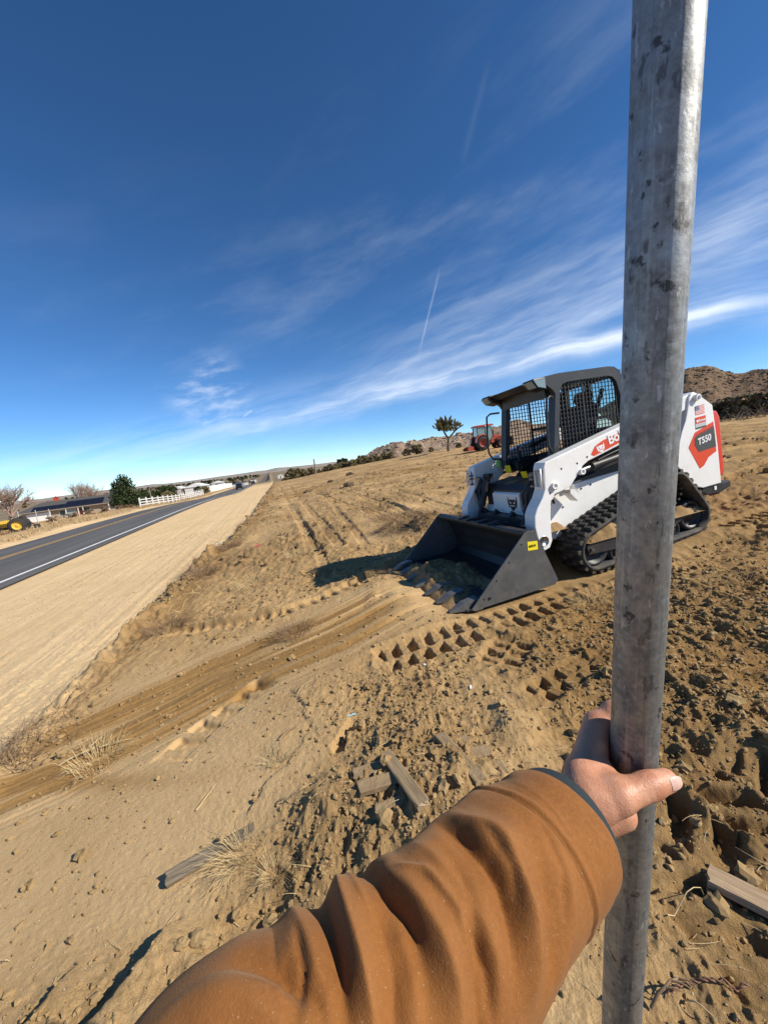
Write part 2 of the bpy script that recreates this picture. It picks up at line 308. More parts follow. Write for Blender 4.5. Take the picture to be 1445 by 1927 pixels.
        if sty == 'track':
            c3 = np.floor((B/w+0.5)*2); ph = ph + 0.5*(c3 == 1)
            gap = np.abs((B/w+0.5)*2-np.floor((B/w+0.5)*2)-0.5)
            hole = sstep(0.29, 0.235, np.abs(ph-np.floor(ph)-0.5))*sstep(0.45, 0.41, gap)
        elif sty == 'chev':
            ph = ph + np.abs(B)/w*1.6; hole = sstep(0.34, 0.16, np.abs(ph-np.floor(ph)-0.5))*sstep(0.01, 0.03, np.abs(B))
        else:
            ph = ph + 0.35*B/w; hole = sstep(0.36, 0.16, np.abs(ph-np.floor(ph)-0.5))
        hole = hole*np.clip(0.80+1.1*vnoise(X*4, Y*4, 62)+.5*vnoise(X*13, Y*13, 69), .1, 1.3)+0.16*vnoise(X*40, Y*40, 66)
        flat = 0.75 if max(ys) < 6 else 0.30
        z[k] = z[k]*(1-flat*ins) + ins*(-sink-dep*hole) + rim*sink*0.4*np.clip(1+3*vnoise(X*14, Y*14, 63), 0, 3)
    # the ground under the loader is pressed flat
    u_ = loader_pad(x, y)[0]; z = z*(1-0.88*u_)
    # keep clear of the road bed
    onroad = sstep(-15.1, -14.8, n)*sstep(-7.5, -7.8, n)
    z = z*(1-onroad) - 0.05*onroad
    # weeds bank beyond the road is slightly hummocky
    z += sstep(-15.2, -17, n)*(0.25*vnoise(x*.35, y*.35, 64)+0.1*vnoise(x*1.2, y*1.2, 65))
    return z
def ground_z(x, y):
    x = np.atleast_1d(np.asarray(x, float)); y = np.atleast_1d(np.asarray(y, float))
    return base_z(x, y)+detail_z(x, y)
def gz(x, y):
    if math.hypot(x, y) > 55: return float(base_z(np.array([x]), np.array([y]))[0])
    return float(ground_z(x, y)[0])
def ghit(px, py, far=400.0):
    """where the sight line through a photograph pixel meets the undisturbed ground"""
    d = ray(px, py); t = np.concatenate([np.linspace(0.3, 12, 1500), np.geomspace(12, far, 2500)])
    P = CAM + t[:, None]*d; g = base_z(P[:, 0], P[:, 1]); k = np.where(P[:, 2] < g)[0]
    i = k[0] if len(k) else len(t)-1
    return P[i, 0], P[i, 1]
def at_depth(px, py, dep):
    return CAM + ray(px, py)*dep
def px_path(*pts): return [ghit(*p) for p in pts]
PRINTS += [(px_path((590, 926), (640, 945), (700, 968), (770, 1000)), 0.30, 0.02, 0.16, 0.045, 'track'), (px_path((640, 920), (700, 940), (780, 972), (860, 1000)), 0.30, 0.02, 0.16, 0.04, 'track'),
           (px_path((526, 915), (545, 950), (575, 1000), (590, 1040)), 0.22, 0.02, 0.14, 0.035, 'bar'), (px_path((545, 915), (570, 945), (610, 990), (640, 1030)), 0.22, 0.02, 0.14, 0.03, 'bar')]
for path in (((700, 907), (850, 888), (1000, 880)), ((640, 925), (760, 905), (900, 893)), ((560, 928), (620, 905), (700, 890)), ((690, 890), (800, 872), (930, 862)), ((650, 900), (760, 885), (920, 876)), ((1330, 850), (1445, 830), (1600, 810)), ((1330, 878), (1445, 852), (1600, 830)), ((1330, 912), (1445, 886), (1600, 860)), ((1330, 815), (1445, 800), (1600, 785)), ((540, 940), (600, 915), (690, 897))):
    FAR_TRACKS.append(px_path(*path)); PRINTS.append((FAR_TRACKS[-1], 0.30, 0.035, 0.25, 0.03, 'bar'))
#TERRAIN_END

# ------------------------------------------------------------------ materials
MATS = {}
def mat(name, col, rough=0.6, metal=0.0, noise=None, bump=None, col2=None, spec=0.5, coat=0.0, trans=0.0, alpha=None, ior=1.45, coords='Object', sheen=0.0, dust=None):
    """noise=(scale, amount of col2, detail); bump=(scale, strength, distance); dust=(colour, amount, scale)"""
    if name in MATS: return MATS[name]
    M = bpy.data.materials.new(name); M.use_nodes = True; nt = M.node_tree; b = nt.nodes['Principled BSDF']; N = nt.nodes.new; L = nt.links.new
    b.inputs['Base Color'].default_value = (*col, 1); b.inputs['Roughness'].default_value = rough; b.inputs['Metallic'].default_value = metal
    b.inputs['Specular IOR Level'].default_value = spec; b.inputs['Coat Weight'].default_value = coat; b.inputs['Transmission Weight'].default_value = trans; b.inputs['IOR'].default_value = ior
    b.inputs['Coat Roughness'].default_value = 0.08; b.inputs['Sheen Weight'].default_value = sheen
    tc = N('ShaderNodeTexCoord')
    colsock = None
    if noise:
        n = N('ShaderNodeTexNoise'); n.inputs['Scale'].default_value = noise[0]; n.inputs['Detail'].default_value = noise[2] if len(noise) > 2 else 5; n.inputs['Roughness'].default_value = 0.6
        L(tc.outputs[coords], n.inputs['Vector'])
        r = N('ShaderNodeMapRange'); r.inputs[1].default_value = 0.32; r.inputs[2].default_value = 0.68; r.inputs[4].default_value = noise[1]; L(n.outputs['Fac'], r.inputs[0])
        m = N('ShaderNodeMix'); m.data_type = 'RGBA'; L(r.outputs[0], m.inputs['Factor']); m.inputs[6].default_value = (*col, 1); m.inputs[7].default_value = (*(col2 or tuple(c*.5 for c in col)), 1)
        colsock = m.outputs[2]
        rr = N('ShaderNodeMapRange'); rr.inputs[3].default_value = max(0.02, rough-0.08); rr.inputs[4].default_value = min(1, rough+0.12); L(n.outputs['Fac'], rr.inputs[0]); L(rr.outputs[0], b.inputs['Roughness'])
    if dust:
        n = N('ShaderNodeTexNoise'); n.inputs['Scale'].default_value = dust[2]; n.inputs['Detail'].default_value = 8; n.inputs['Roughness'].default_value = 0.7; L(tc.outputs[coords], n.inputs['Vector'])
        r = N('ShaderNodeMapRange'); r.inputs[1].default_value = 0.48; r.inputs[2].default_value = 0.75; r.inputs[4].default_value = dust[1]; L(n.outputs['Fac'], r.inputs[0])
        m = N('ShaderNodeMix'); m.data_type = 'RGBA'; L(r.outputs[0], m.inputs['Factor'])
        if colsock: L(colsock, m.inputs[6])
        else: m.inputs[6].default_value = (*col, 1)
        m.inputs[7].default_value = (*dust[0], 1); colsock = m.outputs[2]
    if colsock: L(colsock, b.inputs['Base Color'])
    if bump:
        n = N('ShaderNodeTexNoise'); n.inputs['Scale'].default_value = bump[0]; n.inputs['Detail'].default_value = 6; n.inputs['Roughness'].default_value = 0.6; L(tc.outputs[coords], n.inputs['Vector'])
        bp = N('ShaderNodeBump'); bp.inputs['Strength'].default_value = bump[1]; bp.inputs['Distance'].default_value = bump[2]; L(n.outputs['Fac'], bp.inputs['Height']); L(bp.outputs[0], b.inputs['Normal'])
    MATS[name] = M; return M

def soil_material():
    M = bpy.data.materials.new('desert_soil'); M.use_nodes = True; nt = M.node_tree; b = nt.nodes['Principled BSDF']; N = nt.nodes.new; L = nt.links.new
    b.inputs['Roughness'].default_value = 0.95; b.inputs['Specular IOR Level'].default_value = 0.12
    tc = N('ShaderNodeTexCoord'); P = tc.outputs['Object']
    def noise(s, d=6, r=.6, vec=None):
        n = N('ShaderNodeTexNoise'); n.inputs['Scale'].default_value = s; n.inputs['Detail'].default_value = d; n.inputs['Roughness'].default_value = r; L(vec or P, n.inputs['Vector']); return n.outputs['Fac']
    def mr(v, a, b_, c=0.0, d=1.0):
        n = N('ShaderNodeMapRange'); L(v, n.inputs[0]); n.inputs[1].default_value = a; n.inputs[2].default_value = b_; n.inputs[3].default_value = c; n.inputs[4].default_value = d; return n.outputs[0]
    def mix(f, a, b_, mode='MIX'):
        n = N('ShaderNodeMix'); n.data_type = 'RGBA'; n.blend_type = mode
        if isinstance(f, float): n.inputs['Factor'].default_value = f
        else: L(f, n.inputs['Factor'])
        for i, v in ((6, a), (7, b_)):
            if isinstance(v, tuple): n.inputs[i].default_value = (*v, 1)
            else: L(v, n.inputs[i])
        return n.outputs[2]
    def attr(nm):
        a = N('ShaderNodeAttribute'); a.attribute_name = nm; return a.outputs['Fac']
    def math_(op, a, b_):
        n = N('ShaderNodeMath'); n.operation = op
        for i, v in enumerate((a, b_)):
            if isinstance(v, float): n.inputs[i].default_value = v
            else: L(v, n.inputs[i])
        return n.outputs[0]
    lotc = mix(mr(noise(1.1), .35, .65), (0.500, 0.340, 0.168), (0.395, 0.258, 0.116))
    lotc = mix(mr(noise(9, 8, .7), .38, .62, 0, .75), lotc, (0.51, 0.365, 0.20))
    lotc = mix(mr(noise(60, 4, .6), .5, .72, 0, .55), lotc, (0.235, 0.150, 0.068))
    damp = mix(mr(noise(14, 6, .7), .35, .65), (0.325, 0.188, 0.066), (0.225, 0.130, 0.045))
    pale = mix(mr(noise(3, 8, .7), .35, .65), (0.56, 0.405, 0.225), (0.475, 0.335, 0.175))
    lotc = mix(mr(attr('rough'), 0.42, 0.12, 0, .85), lotc, pale)
    c = mix(mr(attr('damp'), 0.1, 0.9, 0, .9), lotc, damp)
    rc = mix(mr(noise(5, 8, .65), .35, .7), (0.350, 0.236, 0.116), (0.215, 0.138, 0.064))
    c = mix(mr(attr('rough'), 0.40, 1.15, 0, .80), c, rc)
    sc = mix(mr(noise(.8, 6, .65), .35, .65), (0.72, 0.545, 0.325), (0.64, 0.475, 0.270))
    sc = mix(mr(noise(40, 4, .6), .48, .74, 0, .5), sc, (0.42, 0.29, 0.150))
    stn = N('ShaderNodeMapping'); stn.inputs['Rotation'].default_value = (0, 0, -math.atan2(DY, DX)); stn.inputs['Scale'].default_value = (.10, 5.0, 1)
    L(P, stn.inputs[0]); sc = mix(mr(noise(1.0, 7, .65, stn.outputs[0]), .46, .70, 0, .30), sc, (0.54, 0.39, 0.215))
    c = mix(attr('sand'), c, sc)
    wd = mix(mr(noise(.9, 7, .7), .35, .65), (0.50, 0.37, 0.19), (0.37, 0.265, 0.15))
    fv = mix(mr(noise(.03, 8, .7), .35, .65), (0.26, 0.205, 0.14), (0.17, 0.14, 0.095)); wd = mix(attr('far'), wd, fv)
    wd = mix(mr(noise(5, 6, .7), .5, .7, 0, .7), wd, (0.24, 0.175, 0.10))
    c = mix(attr('weeds'), c, wd)
    # pale grit
    vor = N('ShaderNodeTexVoronoi'); vor.inputs['Scale'].default_value = 75; L(P, vor.inputs['Vector'])
    grit = math_('MULTIPLY', mr(vor.outputs['Distance'], .16, .06), mr(noise(30, 3), .52, .66))
    c = mix(math_('MULTIPLY', grit, 0.6), c, (0.60, 0.52, 0.40))
    c = mix(1.0, c, (1.04, 1.0, 0.93), 'MULTIPLY')
    L(c, b.inputs['Base Color'])
    h = math_('ADD', math_('MULTIPLY', noise(42, 9, .74), 0.65), math_('MULTIPLY', noise(170, 6, .7), 0.45))
    bp = N('ShaderNodeBump'); bp.inputs['Distance'].default_value = 0.022; L(mr(attr('rough'), 0.0, 0.7, 0.55, 1.0), bp.inputs['Strength']); L(h, bp.inputs['Height']); L(bp.outputs[0], b.inputs['Normal'])
    return M
SOIL = soil_material()

def asphalt_material():
    M = bpy.data.materials.new('asphalt'); M.use_nodes = True; nt = M.node_tree; b = nt.nodes['Principled BSDF']; N = nt.nodes.new; L = nt.links.new
    b.inputs['Roughness'].default_value = 0.85; b.inputs['Specular IOR Level'].default_value = 0.3
    uv = N('ShaderNodeUVMap'); sep = N('ShaderNodeSeparateXYZ'); L(uv.outputs[0], sep.inputs[0])
    cb = N('ShaderNodeCombineXYZ'); 
    m1 = N('ShaderNodeMath'); m1.operation = 'MULTIPLY'; m1.inputs[1].default_value = 0.04; L(sep.outputs[1], m1.inputs[0]); L(sep.outputs[0], cb.inputs[0]); L(m1.outputs[0], cb.inputs[1])
    n1 = N('ShaderNodeTexNoise'); n1.inputs['Scale'].default_value = 1.6; n1.inputs['Detail'].default_value = 5; L(cb.outputs[0], n1.inputs['Vector'])
    n2 = N('ShaderNodeTexNoise'); n2.inputs['Scale'].default_value = 30; n2.inputs['Detail'].default_value = 6; L(uv.outputs[0], n2.inputs['Vector'])
    r = N('ShaderNodeValToRGB'); r.color_ramp.elements[0].position = .3; r.color_ramp.elements[0].color = (0.080, 0.077, 0.073, 1); r.color_ramp.elements[1].position = .7; r.color_ramp.elements[1].color = (0.130, 0.124, 0.116, 1)
    ad = N('ShaderNodeMath'); ad.operation = 'MULTIPLY_ADD'; L(n2.outputs['Fac'], ad.inputs[0]); ad.inputs[1].default_value = 0.35
    sb = N('ShaderNodeMath'); sb.operation = 'SUBTRACT'; L(n1.outputs['Fac'], sb.inputs[0]); sb.inputs[1].default_value = 0.17; L(sb.outputs[0], ad.inputs[2]); L(ad.outputs[0], r.inputs['Fac'])
    L(r.outputs[0], b.inputs['Base Color'])
    bp = N('ShaderNodeBump'); bp.inputs['Strength'].default_value = .3; bp.inputs['Distance'].default_value = .01; L(n2.outputs['Fac'], bp.inputs['Height']); L(bp.outputs[0], b.inputs['Normal'])
    return M

# ------------------------------------------------------------------ mesh helpers
class MB:
    def __init__(s): s.v = []; s.f = []; s.sm = []
    def add(s, vs, fs, smooth=False):
        o = len(s.v); s.v += [tuple(map(float, p)) for p in vs]
        s.f += [tuple(i+o for i in f) for f in fs]; s.sm += [smooth]*len(fs); return s
    def box(s, c, d, rot=None):
        x, y, z = (q/2 for q in d); P = [(-x, -y, -z), (x, -y, -z), (x, y, -z), (-x, y, -z), (-x, -y, z), (x, -y, z), (x, y, z), (-x, y, z)]
        R = rot if rot is not None else Matrix.Identity(3)
        P = [Vector(c)+R @ Vector(p) for p in P]
        return s.add(P, [(0, 3, 2, 1), (4, 5, 6, 7), (0, 1, 5, 4), (1, 2, 6, 5), (2, 3, 7, 6), (3, 0, 4, 7)])
    def bbox(s, c, d, b=0.01, rot=None):
        """box with chamfered edges"""
        x, y, z = (q/2 for q in d); b = min(b, x*.9, y*.9, z*.9); vs = []; idx = {}
        for sx in (-1, 1):
            for sy in (-1, 1):
                for sz in (-1, 1):
                    for k in range(3):
                        p = [sx*(x-b), sy*(y-b), sz*(z-b)]; p[k] = (sx*x, sy*y, sz*z)[k]; idx[(sx, sy, sz, k)] = len(vs); vs.append(p)
        fs = []
        for k in range(3):
            a, c2 = [(1, 2), (2, 0), (0, 1)][k]
            for s1 in (-1, 1):
                q = []
                for (u, w) in ((-1, -1), (1, -1), (1, 1), (-1, 1)):
                    t = [0, 0, 0]; t[k] = s1; t[a] = u; t[c2] = w; q.append(idx[(t[0], t[1], t[2], k)])
                fs.append(q if s1 > 0 else q[::-1])
        for k in range(3):
            a, c2 = [(1, 2), (2, 0), (0, 1)][k]
            for u in (-1, 1):
                for w in (-1, 1):
                    q = []
                    for s1, kk in ((-1, a), (1, a), (1, c2), (-1, c2)):
                        t = [0, 0, 0]; t[k] = s1; t[a] = u; t[c2] = w; q.append(idx[(t[0], t[1], t[2], kk)])
                    fs.append(q if u*w < 0 else q[::-1])
        for sx in (-1, 1):
            for sy in (-1, 1):
                for sz in (-1, 1):
                    q = [idx[(sx, sy, sz, k)] for k in range(3)]; fs.append(q if sx*sy*sz > 0 else q[::-1])
        R = rot if rot is not None else Matrix.Identity(3)
        return s.add([Vector(c)+R @ Vector(p) for p in vs], fs)
    def cyl(s, a, b, r, r2=None, n=12, caps=True, smooth=True):
        a, b = Vector(a), Vector(b); r2 = r if r2 is None else r2; d = (b-a).normalized()
        u = d.orthogonal().normalized(); w = d.cross(u); P = []
        for q, rr in ((a, r), (b, r2)):
            for i in range(n):
                t = 2*math.pi*i/n; P.append(q+(u*math.cos(t)+w*math.sin(t))*rr)
        s.add(P, [(i, (i+1) % n, n+(i+1) % n, n+i) for i in range(n)], smooth)
        if caps: s.add(P, [tuple(range(n))[::-1], tuple(range(n, 2*n))])
        return s
    def tube(s, pts, r, n=8, smooth=True, caps=True, closed=False):
        pts = [Vector(p) for p in pts]; m = len(pts); rs = r if isinstance(r, (list, tuple)) else [r]*m; P = []
        prev = None
        for i in range(m):
            if closed: d = pts[(i+1) % m]-pts[i-1]
            else: d = pts[min(i+1, m-1)]-pts[max(i-1, 0)]
            d = d.normalized() if d.length > 1e-9 else Vector((0, 0, 1))
            u = d.orthogonal().normalized() if prev is None else (prev-d*prev.dot(d)).normalized()
            prev = u; w = d.cross(u)
            for k in range(n):
                t = 2*math.pi*k/n; P.append(pts[i]+(u*math.cos(t)+w*math.sin(t))*rs[i])
        F = []
        for i in range(m if closed else m-1):
            j = (i+1) % m
            F += [(i*n+k, i*n+(k+1) % n, j*n+(k+1) % n, j*n+k) for k in range(n)]
        s.add(P, F, smooth)
        if caps and not closed: s.add(P, [tuple(range(n))[::-1], tuple((m-1)*n+k for k in range(n))])
        return s
    def prism(s, poly, a0, a1, axis='y', inset=0.0):
        """polygon in the plane across `axis`, extruded from a0 to a1 (poly as (x,z) for y, (y,z) for x, (x,y) for z)"""
        def P(p, a): return {'y': (p[0], a, p[1]), 'x': (a, p[0], p[1]), 'z': (p[0], p[1], a)}[axis]
        n = len(poly); area = sum(poly[i][0]*poly[(i+1) % n][1]-poly[(i+1) % n][0]*poly[i][1] for i in range(n))
        pl = list(poly) if area > 0 else list(poly)[::-1]
        lo, hi = min(a0, a1), max(a0, a1)
        vs = [P(p, lo) for p in pl]+[P(p, hi) for p in pl]
        side = [(i, (i+1) % n, n+(i+1) % n, n+i) for i in range(n)]; caps = [tuple(range(n))[::-1], tuple(range(n, 2*n))]
        fs = side+caps
        if axis == 'y': fs = [f[::-1] for f in fs]
        return s.add(vs, fs)
    def lathe(s, prof, c=(0, 0, 0), axis='y', n=24, smooth=True):
        P = []
        for r, a in prof:
            for i in range(n):
                t = 2*math.pi*i/n; q = (r*math.cos(t), r*math.sin(t))
                P.append({'y': (c[0]+q[0], c[1]+a, c[2]+q[1]), 'z': (c[0]+q[0], c[1]+q[1], c[2]+a), 'x': (c[0]+a, c[1]+q[0], c[2]+q[1])}[axis])
        m = len(prof)
        return s.add(P, [(j*n+i, j*n+(i+1) % n, (j+1)*n+(i+1) % n, (j+1)*n+i) for j in range(m-1) for i in range(n)], smooth)
    def mesh(s, name):
        me = bpy.data.meshes.new(name); me.from_pydata(s.v, [], s.f)
        me.polygons.foreach_set('use_smooth', s.sm); me.update(); return me
    def split(s, name, m, parent=None, **kw):
        """one object for every separate piece"""
        par = list(range(len(s.v)))
        def find(a):
            while par[a] != a: par[a] = par[par[a]]; a = par[a]
            return a
        key = {}
        for i, p in enumerate(s.v):
            k = (round(p[0], 5), round(p[1], 5), round(p[2], 5))
            if k in key: par[find(i)] = find(key[k])
            else: key[k] = i
        for f in s.f:
            for a in f[1:]: par[find(a)] = find(f[0])
        groups = {}
        for fi, f in enumerate(s.f): groups.setdefault(find(f[0]), []).append(fi)
        out = []
        for fs in groups.values():
            mp = {}; q = MB()
            for fi in fs:
                q.f.append(tuple(mp.setdefault(a, len(mp)) for a in s.f[fi])); q.sm.append(s.sm[fi])
            q.v = [s.v[a] for a in mp]; out.append(q.build(name, m, parent, **kw))
        return out
    def build(s, name, m, parent=None, recalc=True, bevel=None):
        me = s.mesh(name)
        if recalc or bevel:
            bm = bmesh.new(); bm.from_mesh(me)
            if bevel:
                bmesh.ops.remove_doubles(bm, verts=bm.verts, dist=1e-5)
                es = [e for e in bm.edges if len(e.link_faces) == 2 and e.calc_face_angle(0) > 0.5]
                bmesh.ops.bevel(bm, geom=es, offset=bevel, segments=2, affect='EDGES', profile=0.6, clamp_overlap=True)
            bmesh.ops.recalc_face_normals(bm, faces=bm.faces); bm.to_mesh(me); bm.free()
        return link(name, me, m, parent)
def link(name, me, m=None, parent=None):
    o = bpy.data.objects.new(name, me); COL.objects.link(o)
    if m is not None and len(me.materials) == 0: me.materials.append(m)
    if parent is not None: o.parent = parent
    return o
def empty(name, loc=(0, 0, 0), rz=0.0, scale=1.0):
    o = bpy.data.objects.new(name, None); COL.objects.link(o); o.location = loc; o.rotation_euler = (0, 0, rz); o.scale = (scale,)*3; o.empty_display_size = 0.1; return o
def tag(o, label, cat, group=None, kind=None):
    o['label'] = label; o['category'] = cat
    if group: o['group'] = group
    if kind: o['kind'] = kind
    return o
def copy_tree(o, parent=None):
    c = o.copy(); COL.objects.link(c); c.parent = parent
    for ch in list(o.children): copy_tree(ch, c)
    return c
def quads_mesh(name, V, F, attrs=None, smooth=True):
    me = bpy.data.meshes.new(name); nv, nf = len(V), len(F)
    me.vertices.add(nv); me.vertices.foreach_set('co', np.asarray(V, np.float32).ravel())
    F = np.asarray(F, np.int32); k = F.shape[1]
    me.loops.add(nf*k); me.loops.foreach_set('vertex_index', F.ravel())
    me.polygons.add(nf); me.polygons.foreach_set('loop_start', np.arange(0, nf*k, k, dtype=np.int32))
    me.polygons.foreach_set('use_smooth', np.full(nf, smooth)); me.update(calc_edges=True)
    for nm, arr in (attrs or {}).items():
        a = me.attributes.new(nm, 'FLOAT', 'POINT'); a.data.foreach_set('value', np.asarray(arr, np.float32))
    return me
def grid_faces(nr, nc, wrap=False):
    i = np.arange(nr-1)[:, None]; j = np.arange(nc if wrap else nc-1)[None, :]; j2 = (j+1) % nc
    return np.stack([i*nc+j, i*nc+j2, (i+1)*nc+j2, (i+1)*nc+j], -1).reshape(-1, 4)
RNG = np.random.default_rng(7); random.seed(7)

# ------------------------------------------------------------------ the ground
def build_ground():
    az = np.radians(np.concatenate([np.linspace(-71, 64, 850), np.linspace(66, 288, 70)[1:-1]]))     # azimuth from +y towards +x, denser in front
    rr = np.concatenate([np.geomspace(0.40, 2.2, 310), np.geomspace(2.2, 6.5, 350)[1:], np.geomspace(6.5, 75, 310)[1:], np.geomspace(75, 9000, 70)[1:]])
    R, A = np.meshgrid(rr, az, indexing='ij'); x = (R*np.sin(A)).ravel(); y = (R*np.cos(A)).ravel()
    z = base_z(x, y); dz = np.zeros_like(z)
    k = np.hypot(x, y) < 180; dz[k] = detail_z(x[k], y[k])
    rough, damp, sand, _, _ = lot_masks(x, y); n, s = to_ns(x, y)
    far = sstep(120, 260, np.hypot(x, y))
    weeds = np.maximum(sstep(-15.6, -17.5, n+1.2*vnoise(x*.4, y*.4, 71)), far); sand = sand*(1-weeds)
    V = np.stack([x, y, z+dz], 1); nc = len(az)
    F = grid_faces(len(rr), nc, wrap=True)
    V = np.vstack([V, [[0, 0, float(base_z(np.array([0.]), np.array([0.]))[0])]]]); c = len(V)-1
    cap = np.array([[c, (j+1) % nc, j, c] for j in range(nc)]); cap = cap[:, [0, 1, 2]]
    one = lambda a: np.append(a, 0.3)
    me = quads_mesh('ground', V, F[:, ::-1], {'rough': one(rough), 'damp': one(damp), 'sand': one(sand), 'weeds': one(weeds), 'far': one(far)})
    me.materials.append(SOIL); o = link('ground', me); o['kind'] = 'structure'
    return o
build_ground()

def strip(name, n0, n1, s, m, lift, kind='structure', crown=True, uv=True):
    s = np.asarray(s); k = 7 if n1-n0 > 2 else 2
    ns = np.linspace(n0, n1, k); V = []
    for q in s:
        for n in ns:
            x, y = from_ns(n, q); cr = 0.09*(1-((n+11.25)/3.5)**2) if crown else 0
            V.append((x, y, float(road_z(q))+cr+lift))
    me = quads_mesh(name, V, grid_faces(len(s), k), smooth=True)
    u = me.uv_layers.new(name='uv'); li = np.empty(len(me.loops), np.int32); me.loops.foreach_get('vertex_index', li)
    V = np.array(V); N_, S_ = to_ns(V[:, 0], V[:, 1]); u.data.foreach_set('uv', np.stack([N_, S_], 1)[li].astype(np.float32).ravel())
    me.materials.append(m); o = link(name, me)
    if kind: o['kind'] = kind
    return o
S_ROAD = np.concatenate([np.arange(-30, 160, 2.0), np.geomspace(160, 2500, 60)])
strip('road', -14.8, -7.75, S_ROAD, asphalt_material(), 0.0)
M_WHITE_LINE = mat('white_road_paint', (0.72, 0.72, 0.70), .7, noise=(3, .35, 8), col2=(0.40, 0.39, 0.37), coords='Object')
M_YELLOW_LINE = mat('yellow_road_paint', (0.62, 0.36, 0.08), .7, noise=(3, .5, 8), col2=(0.33, 0.22, 0.09))
strip('edge_line', -8.36, -8.22, S_ROAD, M_WHITE_LINE, 0.005)
strip('centre_line', -11.82, -11.71, S_ROAD, M_YELLOW_LINE, 0.005)
strip('centre_line', -11.56, -11.45, S_ROAD, M_YELLOW_LINE, 0.005)

# ------------------------------------------------------------------ shared paints
M_WPAINT = mat('white_machine_paint', (0.80, 0.80, 0.78), .38, coat=.25, noise=(3.0, .10, 6), col2=(0.66, 0.62, 0.55), dust=((0.55, 0.45, 0.32), .28, 7))
M_BLACK = mat('black_steel', (0.018, 0.018, 0.020), .45, noise=(7, .5, 7), col2=(0.045, 0.043, 0.040), dust=((0.16, 0.13, 0.09), .16, 4))
M_CAB = mat('dark_grey_cab_paint', (0.032, 0.034, 0.036), .42, dust=((0.20, 0.17, 0.13), .18, 6))
M_RUBBER = mat('track_rubber', (0.022, 0.022, 0.023), .72, noise=(8, .5, 6), col2=(0.05, 0.046, 0.04), bump=(60, .3, .004), dust=((0.30, 0.23, 0.14), .40, 7))
M_RED = mat('orange_red_paint', (0.62, 0.045, 0.018), .38, coat=.2, dust=((0.5, 0.3, 0.2), .10, 6))
M_STEEL = mat('bare_steel', (0.42, 0.42, 0.42), .35, metal=1.0, noise=(12, .5, 6), col2=(0.2, 0.18, 0.16))
M_WORN = mat('worn_bucket_steel', (0.135, 0.138, 0.138), .40, metal=.3, noise=(5, .6, 9), col2=(0.055, 0.055, 0.056), dust=((0.30, 0.25, 0.18), .30, 9))
M_YELLOW = mat('yellow_plastic_tag', (0.80, 0.66, 0.02), .5)
M_GREEN = mat('green_plastic_tag', (0.10, 0.62, 0.06), .5)
M_DECAL_RED = mat('orange_red_vinyl', (0.66, 0.070, 0.022), .35)
M_DECAL_GREY = mat('charcoal_vinyl', (0.075, 0.075, 0.070), .35)
M_DECAL_WHITE = mat('white_vinyl', (0.80, 0.80, 0.80), .4)
M_DECAL_BLUE = mat('blue_vinyl', (0.035, 0.05, 0.16), .4)
M_DECAL_BLACK = mat('black_vinyl', (0.012, 0.012, 0.012), .4)
M_CLEAR = mat('tinted_cab_glass', (0.55, 0.78, 0.76), .03, trans=1.0, ior=1.02, spec=.3)
M_LENS = mat('lamp_lens', (0.22, 0.30, 0.31), .12, coat=.6)
M_SEAT = mat('black_seat_vinyl', (0.015, 0.015, 0.016), .6)
M_DIRT = mat('loose_brown_soil', (0.34, 0.225, 0.11), .95, noise=(9, .8, 8), col2=(0.20, 0.125, 0.058), bump=(40, .9, .012), spec=.1)

